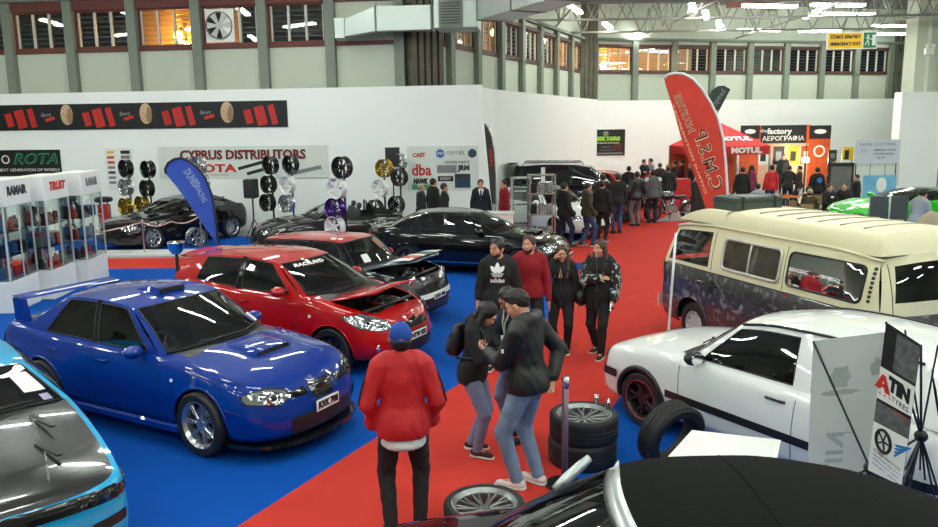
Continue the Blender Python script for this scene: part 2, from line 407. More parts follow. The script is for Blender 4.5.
    if beard:
        hb = SDF(hc - .2 * s, hc + .2 * s, (.006, .009, .014)[res])
        hb.ell(T(0, .022, -.036), Q(.0635, .0735, .089), RH, 0); hb.ell(T(0, .062, -.1), Q(.031, .029, .027), RH, .02); hb.cut(T(0, .06, -.042), RH @ np.array([0, .45, 1.])); hb.cut(T(0, .012, -.02), RH @ np.array([0, -1, -.1]))
        hb.cap(T(-.018, .1, -.06), T(.018, .1, -.06), .009 * s, None, 0, op='sub'); hb.ell(T(0, .1, -.02), Q(.038, .045, .026), RH, .006, 'sub')
        np_obj('beard', [hb.mesh()], hair_m, root)
    def facecut(q, k_=.006): q.ell(T(0, .1, -.022), Q(.072, .092, .108), RH, k_, 'sub')
    if hair in ('short', 'fade', 'long', 'bun', 'bald_fringe'):
        top_t = {'short': .014, 'fade': .017, 'long': .016, 'bun': .014, 'bald_fringe': .006}[hair]
        hq.ell(T(0, -.012, .03 + top_t * .4), Q(.075 + (.004 if hair == 'fade' else top_t * .75), .095 + top_t * .6, .088 + top_t), RH, 0)
        if hair == 'fade': hq.ell(T(0, .012, .085), Q(.058, .08, .052), RH, .02)
        facecut(hq)
        if hair in ('short', 'fade', 'bald_fringe'): hq.cut(T(0, -.02, -.055 if hair != 'fade' else -.0), RH @ np.array([0, .75, -1.])); 
        if hair == 'bald_fringe': hq.ell(T(0, .03, .1), Q(.07, .09, .07), RH, 0, 'sub')
        if hair == 'long':
            for sg in (-1, 1):
                hq.cap(T(sg * .062, -.02, .03), B(sg * .056, .02, .83), .040 * s, .036 * s, .02); hq.cap(B(sg * .056, .02, .83), B(sg * .055, .075 + bulk * .5, .70), .036 * s, .022 * s, .02)
            hq.cap(T(0, -.06, .03), B(0, -.075 - bulk * .5, .74), .06 * s, .04 * s, .03); facecut(hq)
            hq.cap(T(0, .03, -.06), T(0, .06, -.16), .045 * s, .05 * s, .01, op='sub')
        if hair == 'bun':
            hq.cap(T(-.05, -.05, .0), T(.05, -.05, .0), .045 * s, None, .02); hq.cap(T(0, -.085, .0), B(0.0, -.07, .8), .045 * s, .03 * s, .03)
        hq.folds(.0024, 120., 1); np_obj('hair', [hq.mesh()], hair_m, root)
    if cap is not None:
        hq.ell(T(0, -.01, -.01), Q(.081, .1, .1), RH, 0); facecut(hq); hq.cut(T(0, 0, .005), RH @ np.array([0, 0, 1.])); hq.cut(T(0, 0, -.055), RH @ np.array([0, .3, -1.])); np_obj('hair', [hq.mesh()], hair_m, root)
        hc2 = SDF(hc - .26 * s, hc + .26 * s, (.006, .009, .013)[res] * s); hc2.ell(T(0, -.01, .03), Q(.085, .104, .1), RH, 0); hc2.cut(T(0, 0, .008), RH @ np.array([0, 0, -1.]))
        hc2.ell(T(0, -.1, -.002), Q(.03, .05, .034), RH, .004, 'sub')
        c = np_obj('cap', [hc2.mesh()], cap, root)
        hp = SDF(hc - .3 * s, hc + .3 * s, .008 * s); hp.ell(T(0, .1, .012), Q(.075, .085, .011), RH, 0); np_obj('peak', [hp.mesh()], cap, c)
        MB().sphere(T(0, -.01, .133), .009 * s, 8, 6).build('button', cap, c, smooth=True)
        MB().tube([T(-.03, -.108, .012), T(0, -.114, .008), T(.03, -.108, .012)], .008 * s, 6).build('strap', cap, c, smooth=True)
    # ---- clothes
    if top is not None:
        t = bulk * s
        S = SDF(lo, hi, GC * s); torso(S, t, k=.035)
        cen = B(0, 0, hem)
        if hem < .53: S.ell(pel + RB @ A(0, -.006, -.005), A(.1 if not female else .106, .08, .085) + t, RB, .03); S.cap(B(-.035, 0, .56), B(-.035, 0, hem - .02), .062 * h + t, .064 * h + t + flare, .04, RB @ np.array([0, 1, 0]), .95); S.cap(B(.035, 0, .56), B(.035, 0, hem - .02), .062 * h + t, .064 * h + t + flare, .04, RB @ np.array([0, 1, 0]), .95)
        S.cut(cen, RB @ np.array([0, 0, -1.]))
        if top_kind == 'jacket': S.cap(B(0, -.008, .82), B(0, -.004, .852), .041 * h, .043 * h, .02); S.cut(B(0, 0, .856), RB @ np.array([0, .25, 1.]))
        if top_kind == 'hood': S.cap(B(-.035, -.035, .84), B(.035, -.035, .84), .037 * h, None, .03); S.cap(B(-.045, 0, .835), B(-.02, .035, .81), .022 * h, None, .02); S.cap(B(.045, 0, .835), B(.02, .035, .81), .022 * h, None, .02)
        S.cap(B(0, 0, .845), B(0, .02, .9), .037 * h, .05 * h, .006, op='sub')
        for i in (0, 1):
            r0 = .031 * h + t * .85; fin = wrists[i] * .94 + elbows[i] * .06
            S.cap(sh[i], elbows[i], r0, .026 * h + t * .85, .03)
            if sleeves == 'long': S.cap(elbows[i], fin, .026 * h + t * .85, .019 * h + t * .7, .015)
            elif sleeves == 'three': S.cap(elbows[i], elbows[i] * .5 + wrists[i] * .5, .026 * h + t * .85, .025 * h + t * .5, .015)
        if hidden[0] or hidden[1]:
            for i in (0, 1):
                if hidden[i]: S.cap(wrists[i], wrists[i] * .6 + cen * .4, .035 * h + t, .03 * h, .03)
        if res < 2: S.folds(.0035 if bulk > .02 else .0022, 30., loc[0] * 3)
        tp = np_obj({'jacket': 'jacket', 'hood': 'hooded_jacket', 'tee': 'shirt'}[top_kind], [S.mesh()], top, root)
        if top_kind == 'jacket' and res == 0:
            MB().tube([B(0, .07 + bulk * .55, z) for z in (hem + .01, .56, .64, .7, .76, .80)], .0035, 6).build('zip', mat('zip_metal', (.25, .25, .26), .35, .9), tp)
    if shirt is not None:
        S = SDF(lo, hi, .012 * s); S.cap(B(-.03, 0, .56), B(-.03, 0, .44), .064 * h + .014, .066 * h + .012, .05, RB @ np.array([0, 1, 0]), .95); S.cap(B(.03, 0, .56), B(.03, 0, .44), .064 * h + .014, .066 * h + .012, .05, RB @ np.array([0, 1, 0]), .95)
        S.ell(B(0, -.03, .445), A(.07, .06, .03), RB, .03)
        S.cut(B(0, 0, .445), RB @ np.array([0, .35, -1.])); S.cut(B(0, 0, hem + .04), RB @ np.array([0, 0, 1.])); np_obj('shirt', [S.mesh()], shirt, root)
    if bottom is not None:
        S = SDF(lo, hi, GC * s); S.ell(pel + RB @ A(0, 0, .005), A(.094 if not female else .099, .07, .075) + .006, RB, .04)
        for i in (0, 1):
            S.cap(hips[i], knees[i], .058 * h, .041 * h, .02); S.cap(knees[i], ankles[i] + A(0, 0, .0), .041 * h, .031 * h, .02)
        S.cut(np.array([0, 0, .032 * h]), (0, 0, -1)); S.cut(pel + RB @ A(0, 0, .045), RB @ np.array([0, 0, 1.]))
        if res < 2: S.folds(.0035, 42., loc[1] * 2)
        np_obj('trousers', [S.mesh()], bottom, root)
    shoes = shoes or SOLEB; sole = sole or SOLEB
    for i in (0, 1):
        a = ankles[i]; f = fdir[i]; z0 = (feet[i][2] if len(feet[i]) > 2 else 0.)
        S = SDF(a - np.array([.2, .2, .12]) - f * .0, a + f * .1 + np.array([.2, .2, .1]), (.0065, .009, .014)[res])
        b0 = np.array([a[0], a[1], z0]); S.cap(b0 - f * .035 * s + np.array([0, 0, .045]), b0 + f * .15 * s + np.array([0, 0, .03]), .046 * s, .038 * s, .02, (0, 0, 1), .8)
        S.cap(b0 + np.array([0, 0, .05]), a + np.array([0, 0, .03]), .043 * s, .042 * s, .03); S.cut(b0 + np.array([0, 0, .003]), (0, 0, -1)); S.cut(a + np.array([0, 0, .02]), (0, 0, 1))
        so = np_obj('shoe', [S.mesh()], shoes, root)
        S = SDF(b0 - .22, b0 + np.array([.22, .22, .1]) + f * .14, (.0065, .009, .014)[res])
        S.cap(b0 - f * .035 * s + np.array([0, 0, .016]), b0 + f * .155 * s + np.array([0, 0, .016]), .05 * s, .043 * s, .02); S.cut(b0 + np.array([0, 0, .024]), (0, 0, 1)); S.cut(b0 + np.array([0, 0, .001]), (0, 0, -1)); np_obj('sole', [S.mesh()], sole, so)
    root['_'] = 0; del root['_']
    return dict(root=root, B=B, T=T, hands=hd, wrists=wrists, RB=RB, RH=RH, h=h)
# ------------------------------------------------------------------ cars
def curve(pts):
    xs = np.array([p[0] for p in pts], float); ys = np.array([p[1] for p in pts], float)
    if len(xs) == 1: return lambda x: ys[0]
    d = np.diff(ys) / np.diff(xs); m = np.zeros(len(xs)); m[0] = d[0]; m[-1] = d[-1]
    for i in range(1, len(xs) - 1): m[i] = 0 if d[i - 1] * d[i] <= 0 else 2 * d[i - 1] * d[i] / (d[i - 1] + d[i])
    def f(x):
        x = min(max(x, xs[0]), xs[-1]); i = min(max(int(np.searchsorted(xs, x)) - 1, 0), len(d) - 1)
        h = xs[i + 1] - xs[i]; t = (x - xs[i]) / h
        return float((2 * t ** 3 - 3 * t * t + 1) * ys[i] + (t ** 3 - 2 * t * t + t) * h * m[i] + (-2 * t ** 3 + 3 * t * t) * ys[i + 1] + (t ** 3 - t * t) * h * m[i + 1])
    return f
def rpoly(pts, r=.03, n=4):
    out = []; N = len(pts); P = [Vector(p).to_2d() if len(p) == 2 else Vector(p) for p in pts]
    for i in range(N):
        p, a, b = P[i], P[i - 1], P[(i + 1) % N]; u = (a - p); v = (b - p); q = min(r, u.length * .45, v.length * .45)
        s = p + u.normalized() * q; e = p + v.normalized() * q
        for k in range(n + 1):
            t = k / n; out.append(tuple((1 - t) ** 2 * s + 2 * t * (1 - t) * p + t * t * e))
    return out
def rim_mesh(rr, w, n=5, style='plain', sw=.05, dish=.02, hub=.07):
    q = MB(); o = w / 2
    q.lathe([(rr * .87, -o), (rr * 1.0, -o), (rr * 1.02, -o + .008), (rr * .93, -o + .03), (rr * .9, 0), (rr * .93, o - .03), (rr * 1.02, o - .01), (rr * 1.02, o), (rr * .985, o + .002), (rr * .95, o - .012), (rr * .88, o - .035), (rr * .87, -o)], 40, 'y')
    y1 = o - .03; y0 = o - .03 - dish
    def spoke(a0, a1, w0, w1, r0=hub * .7, r1=rr * .93):
        c = lambda a, r, off, y: (r * math.cos(a) - off * math.sin(a), y, r * math.sin(a) + off * math.cos(a))
        P = []
        for t in (0, .35, .7, 1):
            r = r0 + (r1 - r0) * t; a = a0 + (a1 - a0) * t; ww = (w0 + (w1 - w0) * t) / 2; y = y0 + (y1 - y0) * t ** 1.5
            P.append([c(a, r, -ww, y - .03), c(a, r, -ww, y - .004), c(a, r, -ww * .6, y), c(a, r, ww * .6, y), c(a, r, ww, y - .004), c(a, r, ww, y - .03)])
        q.grid(P, closed=True)
    for k in range(n):
        a = 2 * PI * k / n
        if style == 'plain': spoke(a, a, sw, sw * .9)
        elif style == 'twin': spoke(a - .03, a - PI / n * .42, sw * .6, sw * .5); spoke(a + .03, a + PI / n * .42, sw * .6, sw * .5)
        elif style == 'mesh': spoke(a, a + PI / n, sw * .55, sw * .45); spoke(a, a - PI / n, sw * .55, sw * .45)
        elif style == 'pair': spoke(a - .09, a - .09, sw * .6, sw * .55, r1=rr * .93); spoke(a + .09, a + .09, sw * .6, sw * .55)
        elif style == 'fan': spoke(a, a + .28, sw * .8, sw)
    q.lathe([(0, y0 + .004), (hub * .55, y0 + .004), (hub * .6, y0 - .002), (hub, y0 - .004), (hub, y0 - .04)], 20, 'y')
    for k in range(5):
        a = 2 * PI * k / 5 + .3; q.lathe([(0, y0 + .012), (.009, y0 + .012), (.011, y0)], 6, 'y', (hub * .78 * math.cos(a), 0, hub * .78 * math.sin(a)))
    return q
def tyre_mesh(Rt, rr, w, n=40):
    o = w / 2; q = MB()
    q.lathe([(rr * .99, -o * .92), (rr * 1.1, -o), (Rt * .93, -o), (Rt * .985, -o * .86), (Rt, -o * .6), (Rt * 1.0, -o * .22), (Rt * .988, -o * .2), (Rt * .988, -o * .12), (Rt, -o * .1), (Rt, o * .1), (Rt * .988, o * .12), (Rt * .988, o * .2), (Rt, o * .22), (Rt, o * .6), (Rt * .985, o * .86), (Rt * .93, o), (rr * 1.1, o), (rr * .99, o * .92), (rr * .97, 0)], n, 'y', closed=True)
    return q
RUB = mat('tyre_rubber', (.012, .012, .013), .62, noise=.35, scale=40, bump=.15)
BLK = mat('black_plastic', (.014, .014, .015), .45, noise=.3, scale=25)
BLKG = mat('black_gloss', (.006, .006, .007), .12, coat=.6)
SEAL = mat('rubber_seal', (.008, .008, .008), .5)
CHR = mat('chrome', (.82, .83, .84), .08, 1.)
ALU = mat('silver_alloy', (.62, .63, .65), .24, .9, noise=.1, scale=20)
GUN = mat('dark_alloy', (.05, .05, .055), .3, .8)
INT = mat('cabin_cloth', (.035, .036, .038), .85, noise=.3, scale=60)
INTG = mat('cabin_plastic', (.085, .09, .09), .6, noise=.2)
DISC = mat('brake_steel', (.35, .34, .33), .35, .9)
WSG = glass_mat('windscreen_glass', (.62, .68, .65), base=.07); SDG = glass_mat('tinted_glass', (.13, .15, .15), base=.085)
DKG = glass_mat('dark_glass', (.035, .04, .04), base=.07)
LENS = glass_mat('lamp_lens', (.9, .92, .93), base=.1)
LREF = mat('lamp_reflector', (.75, .77, .78), .12, 1.); AMB = mat('amber_lens', srgb(225, 120, 20), .2, coat=.5); REDL = mat('red_lens', srgb(150, 10, 14), .2, coat=.6)
PLW = mat('plate_white', srgb(232, 232, 226), .4, noise=.05); PLY = mat('plate_yellow', srgb(235, 200, 40), .4, noise=.05); INK = mat('ink_black', (.01, .01, .011), .6); WHT = mat('decal_white', srgb(238, 240, 240), .5, noise=.03)
class Car: pass
def car(P, loc, ang, label, cat='car', name='car', group=None):
    """local frame: x rearwards from the front axle, y to the car's right, z up"""
    k = Car(); root = empty(name, (loc[0], loc[1], loc[2] if len(loc) > 2 else 0), R(ang), label, cat, group); k.root = root; k.P = P
    W, xf, xr = P['W'], P['xf'], P['xr']; B = curve(P['belt']); U = curve(P['sill']); plan = curve(P.get('plan', [(xf, .94), (xf + .9, 1), (xr - 1., 1), (xr, .93)]))
    rows = P.get('rows') or [(0, .88, .10, .08), (.05, .93, .04, .03), (.14, .965, .005, .005), (.28, .985, 0, 0), (.42, 1., .0, .0), (.55, 1.0, .015, .0), (.68, .985, .03, .012), (.8, .965, .05, .03), (.9, .945, .075, .05), (.96, .92, .1, .07), (1, .885, .14, .1)]
    cf, pf, cr, pr = P.get('cf', .42), P.get('pf', 2.6), P.get('cr', .3), P.get('pr', 3.)
    nf, ns, nr = P.get('n', (12, 84, 9)); paint = P['paint']; dn = P.get('dens', 1.)
    def ring(t, w, a, b):
        pts = []; x0, x1 = xf + a, xr - b
        sq = [math.sin(PI / 2 * i / nf) for i in range(nf)] + [1.]
        for q in sq: pts.append((x0 + cf * (1 - (1 - q ** pf) ** (1 / pf)), q))
        for i in range(1, ns): pts.append((x0 + cf + (x1 - cr - x0 - cf) * i / ns, 1.))
        sq = [math.sin(PI / 2 * i / nr) for i in range(nr)] + [1.]
        for q in reversed(sq): pts.append((x1 - cr * (1 - (1 - q ** pr) ** (1 / pr)), q))
        return [(x, q * w * W * plan(x), U(x) + t * (B(x) - U(x))) for x, q in pts]
    RG = [ring(*r) for r in rows]; nr_, nc = len(RG), len(RG[0])
    V = np.array(RG); arches = P['arches']
    cx = lambda i, j: V[i:i + 2, j:j + 2].reshape(-1, 3).mean(0)
    dead = np.zeros((nr_ - 1, nc - 1), bool)
    for (ax, az, ar) in arches:
        for i in range(nr_ - 1):
            for j in range(nc - 1):
                c = cx(i, j)
                if math.hypot(c[0] - ax, c[2] - az) < ar or (abs(c[0] - ax) < ar and c[2] < az): dead[i, j] = abs(c[1]) > W * .6
    # snap the rim of each opening to its circle
    for i in range(nr_):
        for j in range(nc):
            near = [dead[a, b] for a in (i - 1, i) for b in (j - 1, j) if 0 <= a < nr_ - 1 and 0 <= b < nc - 1]
            if any(near) and not all(near):
                for (ax, az, ar) in arches:
                    dx, dz = V[i, j, 0] - ax, V[i, j, 2] - az; L = math.hypot(dx, dz)
                    if L < ar * 1.35 and dz > -.02: V[i, j, 0] = ax + dx / L * ar; V[i, j, 2] = az + dz / L * ar
                    elif dz <= -.02 and abs(dx) < ar * 1.3: V[i, j, 0] = ax + math.copysign(ar, dx)
    doors = P.get('doors', []); shell = MB(); dm = {}
    def put(mb, a, b, c, d, sg):
        q = [V[x] * np.array([1, sg, 1]) for x in (a, b, c, d)]
        mb.add([tuple(p) for p in q], [(0, 1, 2, 3)] if sg > 0 else [(3, 2, 1, 0)])
    for sg in (1, -1):
        for i in range(nr_ - 1):
            for j in range(nc - 1):
                if dead[i, j]: continue
                c = cx(i, j); tgt = shell
                for di, (d0, d1) in enumerate(doors):
                    if d0 < c[0] < d1 and i >= 2: tgt = dm.setdefault((di, sg), MB())
                put(tgt, (i, j), (i, j + 1), (i + 1, j + 1), (i + 1, j), sg)
    top = V[-1]; crown = P.get('crown', .06); xcc, xck = P['cowl']; xdc, xdk = P['deck']; bf = P.get('bonnet_w', .86); bx0 = P.get('bonnet_x', xf + .2)
    def skin(x0, x1, crown, frt):
        js = [j for j in range(nc) if x0 - 1e-6 <= top[j][0] <= x1 + .03]
        return js
    ytop = lambda x: float(np.interp(x, top[nf:nc - nr, 0], top[nf:nc - nr, 1])) if nc - nr > nf else W
    k.ytop = ytop; fr = [-1, -.95, -.9, -bf, -.7, -.5, -.25, 0, .25, .5, .7, bf, .9, .95, 1]
    bon = MB(); cowl = MB(); fend = MB(); deck = MB()
    def topz(x, a): 
        e = min(1, max(0, (x - xf - .12) / .35)) if x < 1.5 else min(1, max(0, (xr - .1 - x) / .3))
        rib = P.get('ridge', 0) * math.exp(-((abs(a) - .55) / .12) ** 2)
        return B(x) + (crown if x < 1.5 else P.get('deck_crown', .03)) * (1 - abs(a) ** 2.4) * e ** .6 + rib * e
    k.topz = topz
    js = [j for j in range(nc) if top[j][0] <= xck + .03]
    # front columns of the ring all share nearly one x: one row per column
    rowsP = [[(top[j][0], a * top[j][1], topz(top[j][0], a)) for a in fr] for j in js]
    for i in range(len(rowsP) - 1):
        for m in range(len(fr) - 1):
            q = [rowsP[i][m], rowsP[i + 1][m], rowsP[i + 1][m + 1], rowsP[i][m + 1]]; xm = (q[0][0] + q[1][0]) / 2
            inside = -bf - .001 <= fr[m] and fr[m + 1] <= bf + .001
            t_ = fend
            if inside and xm > bx0: t_ = bon if xm < xcc - .02 else cowl
            t_.add(q, [(0, 1, 2, 3)])
    js = [j for j in range(nc) if top[j][0] >= xdk - .03]
    rowsP = [[(top[j][0], a * top[j][1], topz(top[j][0], a)) for a in fr] for j in js]
    deck.grid(rowsP)
    shell.add(fend.v, fend.f)
    if P.get('boot'): pass
    shell.add(deck.v, deck.f)
    # ---- greenhouse
    gh = P.get('roof'); sideglass = []; k.roofobj = None
    zr = yr = None; solid = MB(); wsf = MB()
    if gh:
        zr = curve(gh['z']); yr = curve(gh['y']); rc = gh.get('crown', .04); wt = gh['front']; rt = gh['rear']; bul = gh.get('bulge', .018)
        n_ = 12; aa = [-1 + 2 * i / n_ for i in range(n_ + 1)]
        def wsP(a, v):
            xb = xcc + (xck - xcc) * a * a; yb = ytop(xck) * a; zb = topz(xb, a * .98) + .005 if abs(a) < .999 else B(xck)
            xt = wt[0] + (wt[1] - wt[0]) * a * a; yt = yr(wt[1]) * a; zt = zr(xt) - rc * a * a
            b_ = .028 * math.sin(PI * v) * (1 - a * a * .5)
            return (xb + (xt - xb) * v - b_, yb + (yt - yb) * v, zb + (zt - zb) * v + b_ * .5)
        def rwP(a, v):
            xb = xdc + (xdk - xdc) * a * a; yb = ytop(xdk) * a; zb = topz(xb, a * .98) + .005 if abs(a) < .999 else B(xdk)
            xt = rt[0] + (rt[1] - rt[0]) * a * a; yt = yr(rt[1]) * a; zt = zr(xt) - rc * a * a
            b_ = gh.get('rbulge', .03) * math.sin(PI * v) * (1 - a * a * .5)
            return (xb + (xt - xb) * v + b_, yb + (yt - yb) * v, zb + (zt - zb) * v + b_ * .5)
        k.wsP, k.rwP = wsP, rwP; vv = [i / 8 for i in range(9)]; pw = gh.get('pillar', .925); v0, v1 = gh.get('wsv', (.02, .96))
        ws = MB(); aw = [pw * a for a in aa]
        ws.grid([[wsP(a, v0 + (v1 - v0) * v) for a in aw] for v in vv]); k.ws = ws
        for s_ in (-1, 1): wsf.grid([[wsP(s_ * a, v) for a in (pw, 1.)] for v in vv])
        wsf.grid([[wsP(a, v) for a in aa] for v in (v1, 1.)])
        if gh.get('open'): solid = MB()
        opn = gh.get('open'); rw = MB(); u0, u1 = gh.get('rwv', (.03, .93)); rp = gh.get('rpillar', .88); ar_ = [rp * a for a in aa]
        rw.grid([[rwP(a, u0 + (u1 - u0) * v) for a in ar_] for v in vv])
        for s_ in (-1, 1): solid.grid([[rwP(s_ * a, v) for a in (rp, (1 + rp) / 2, 1.)] for v in vv])
        solid.grid([[rwP(a, v) for a in aa] for v in (u1, 1.)]); solid.grid([[rwP(a, v) for a in aa] for v in (0, u0)])
        ni = 12
        RP = []
        for i in range(ni + 1):
            row = []
            for a in [-1, -.97, -.93, -.85] + [-.75 + .25 * q for q in range(7)] + [.85, .93, .97, 1]:
                x0 = wt[0] + (wt[1] - wt[0]) * a * a; x1 = rt[0] + (rt[1] - rt[0]) * a * a; x = x0 + (x1 - x0) * i / ni
                lip = .012 * (1 - ((abs(a) - .85) / .15) ** 2 if abs(a) > .85 else 1) - .012
                row.append((x, a * yr(x), zr(x) - rc * a * a))
            RP.append(row)
        roofmb = MB(); roofmb.grid(RP)
        kn = gh['knots']
        if opn: rw = MB(); roofmb = MB(); solid = MB(); kn = []
        def sdP(xb, xt, v, sg, ins=0.):
            yb = ytop(xb); zb = B(xb); yt = yr(xt); zt = zr(xt) - rc
            return (xb + (xt - xb) * v, sg * (yb + (yt - yb) * v + bul * math.sin(PI * v) - ins), zb + (zt - zb) * v)
        k.sdP = sdP; hv = gh.get('hv', (.05, .93))
        for sg in (1, -1):
            for q in range(len(kn) - 1):
                (b0, t0, kind), (b1, t1, _) = kn[q], kn[q + 1]; us = [i / 6 for i in range(7)]
                if kind == 'glass':
                    g = MB(); g.grid([[sdP(b0 + (b1 - b0) * u, t0 + (t1 - t0) * u, hv[0] + (hv[1] - hv[0]) * v, sg, .006) for u in us] for v in vv]); sideglass.append(g)
                    for (a_, c_) in ((0., hv[0]), (hv[1], 1.)): solid.grid([[sdP(b0 + (b1 - b0) * u, t0 + (t1 - t0) * u, v, sg) for u in us] for v in (a_, c_)])
                    e = [sdP(b0 + (b1 - b0) * u, t0 + (t1 - t0) * u, v, sg, .002) for u, v in [(i / 6, hv[0]) for i in range(7)] + [(1, hv[0] + (hv[1] - hv[0]) * i / 6) for i in range(1, 7)] + [(1 - i / 6, hv[1]) for i in range(1, 7)] + [(0, hv[1] - (hv[1] - hv[0]) * i / 6) for i in range(1, 6)]]
                    g.edge = e
                else: (solid if kind == 'body' else (k.__dict__.setdefault('blackp', []).append(MB()) or k.blackp[-1])).grid([[sdP(b0 + (b1 - b0) * u, t0 + (t1 - t0) * u, v, sg) for u in us] for v in vv])
    # ---- objects
    body = MB(); body.add(shell.v, shell.f); fp = P.get('frame_paint'); gp = P.get('gh_paint')
    if gh and not fp: solid.add(wsf.v, wsf.f)
    if gh and not gp: body.add(solid.v, solid.f)
    if gh and not P.get('roof_paint'): body.add(roofmb.v, roofmb.f)
    k.body = body.build('body', paint, root, angle=P.get('sharp', 42))
    if gh and P.get('roof_paint'): k.roofobj = roofmb.build('roof', P['roof_paint'], root, angle=40)
    allm = MB(); allm.add(body.v, body.f)
    if gh and fp:
        if gh.get('open'): wsf.grid([[wsP(a, v) for a in aa] for v in (.99, 1.01)])
        wf = wsf.build('windscreen_frame', fp, root, angle=40); bm = bmesh.new(); bm.from_mesh(wf.data); bmesh.ops.solidify(bm, geom=bm.faces[:], thickness=.03); bm.to_mesh(wf.data); bm.free(); allm.add(wsf.v, wsf.f)
    if gh and gp: solid.build('upper_body', gp, root, angle=42); allm.add(solid.v, solid.f)
    for (di, sg), mb in dm.items(): mb.build('door', P.get('door_paint', paint), root, angle=40); allm.add(mb.v, mb.f)
    bp = P.get('bonnet_paint', paint)
    op = P.get('open', 0)
    if bon.f:
        bo = bon.build('bonnet', bp, root, angle=40); k.bonnet = bo
        if op:
            zc = topz(xcc, 0.); piv = Vector((xcc - .02, 0, B(xcc) + .01)); M = Matrix.Translation(piv) @ Matrix.Rotation(R(op), 4, 'Y') @ Matrix.Translation(-piv)
            th = bpy.data.objects.new('x', bo.data); md = None; bpy.data.objects.remove(th)
            bm = bmesh.new(); bm.from_mesh(bo.data); bmesh.ops.solidify(bm, geom=bm.faces[:], thickness=.022); bm.to_mesh(bo.data); bm.free()
            bo.data.transform(M); k.bonM = M
        else: allm.add(bon.v, bon.f)
    if cowl.f: cowl.build('cowl_panel', BLK, root, angle=40); allm.add(cowl.v, cowl.f)
    if roofmb.f if gh else False: allm.add(roofmb.v, roofmb.f)
    for b_ in getattr(k, 'blackp', []): b_.build('window_pillar', BLKG, root, angle=40)
    if gh:
        ws.build('windscreen', P.get('ws_glass', WSG), root, smooth=True)
        if rw.f: rw.build('rear_window', P.get('rw_glass', SDG), root, smooth=True)
        for g in sideglass:
            o = g.build('side_window', P.get('side_glass', SDG), root, smooth=True)
            MB().tube(g.edge, .008, 6, closed=True).build('window_seal', P.get('seal', SEAL), o, smooth=True)
        e = [wsP(a, v0) for a in aw] + [wsP(pw, v0 + (v1 - v0) * v) for v in vv[1:]] + [wsP(-a, v1) for a in aw[1:]] + [wsP(-pw, v1 - (v1 - v0) * v) for v in vv[1:-1]]
        MB().tube(e, .009, 6, closed=True).build('windscreen_seal', P.get('seal', SEAL), root, smooth=True)
    k.bvh = BVHTree.FromPolygons(allm.v, allm.f)
    # ---- underside, wheel wells, cabin
    ub = MB(); zs = min(U(x) for x in (0., 1.2, 2.4)); ub.box(((xf + xr) / 2, 0, zs + .1), (xr - xf - .7, W * 1.2, .12))
    for (ax, az, ar) in arches:
        for sg in (-1, 1):
            P0 = []
            for y in (W * .55, W * .93):
                P0.append([(ax + (ar + .005) * math.cos(PI * i / 16), sg * y, az + (ar + .005) * math.sin(PI * i / 16)) for i in range(17)] )
            ub.grid(P0); ub.poly([(ax + (ar + .02) * math.cos(PI * i / 16), sg * W * .55, az + (ar + .02) * math.sin(PI * i / 16)) for i in range(17)], (0, sg * .01, 0))
    ub.build('underbody', mat('underbody_black', (.006, .006, .007), .8), root)
    for (ax, az, ar) in arches:
        for sg in (-1, 1):
            pts = []
            for i in range(-2, 27):
                a = PI * i / 24; x, z = ax + ar * math.cos(a), az + ar * math.sin(a)
                h_ = k.bvh.ray_cast(Vector((ax + (ar + .012) * math.cos(a), sg * 3, az + (ar + .012) * math.sin(a))), Vector((0, -sg, 0)))
                if h_[0] is not None: pts.append((x, h_[0].y - sg * .004, z))
            if len(pts) > 4: MB().tube(pts, P.get('lip', .012), 8).build('wheel_arch', P.get('lip_mat', paint), root, smooth=True)
    if gh and P.get('cabin', True):
        cb = MB(); fl = zs + .12; x0, x1 = xck - .15, xdk + .02
        cb.box(((x0 + x1) / 2, 0, fl), (x1 - x0, W * 1.5, .04))
        for sg in (-1, 1): cb.box(((x0 + x1) / 2, sg * W * .8, (fl + B(1.5)) / 2), (x1 - x0, .05, B(1.5) - fl - .03))
        cb.box((x1, 0, (fl + B(x1)) / 2), (.05, W * 1.5, B(x1) - fl - .02)); cb.build('cabin_lining', INT, root)
        db = MB(); xd_ = xck - .1
        db.grid([[(xcc + .06 + (xck - xcc) * a * a, a * W * .78, topz(xcc, a) - .0), (xck + .12, a * W * .78, B(xck) + .02), (xck + .22, a * W * .78, B(xck) - .06), (xck + .2, a * W * .78, B(xck) - .35)] for a in [-1 + i / 4 for i in range(9)]])
        db.build('dashboard', INTG, root, angle=40)
        if P.get('seats', True):
            rhd = P.get('rhd', 1); sx = xck + .95
            for yy, xx in ((-.36, sx), (.36, sx)) + (((-.34, sx + .85), (.34, sx + .85)) if P.get('rear_seats', True) else ()):
                st = MB(); st.box((xx - .18, yy, fl + .2), (.5, .48, .16), bev=.05)
                st.build('seat', P.get('seat_mat', INT), root, angle=50); 
                sb = MB(); sb.box((xx + .14, yy, fl + .5), (.14, .48, .62), rot=Matrix.Rotation(R(16), 3, 'Y'), bev=.05); sb.box((xx + .26, yy, fl + .86), (.1, .26, .16), rot=Matrix.Rotation(R(12), 3, 'Y'), bev=.04); sb.build('seat_back', P.get('seat_mat', INT), root, angle=50)
            c_ = Vector((xck + .42, .36 * rhd, B(xck) - .06)); Mw = Matrix.Rotation(R(-62), 3, 'Y')
            q = MB(); q.tube([c_ + Mw @ Vector((.185 * math.cos(2 * PI * i / 28), .185 * math.sin(2 * PI * i / 28), 0)) for i in range(28)], .016, 8, closed=True)
            for a in (0, 2.2, 4.1): q.tube([c_, c_ + Mw @ Vector((.18 * math.cos(a + PI / 2), .18 * math.sin(a + PI / 2), 0))], .014, 6)
            q.sphere(c_, .055, 10, 6); q.build('steering_wheel', INTG, root, angle=50)
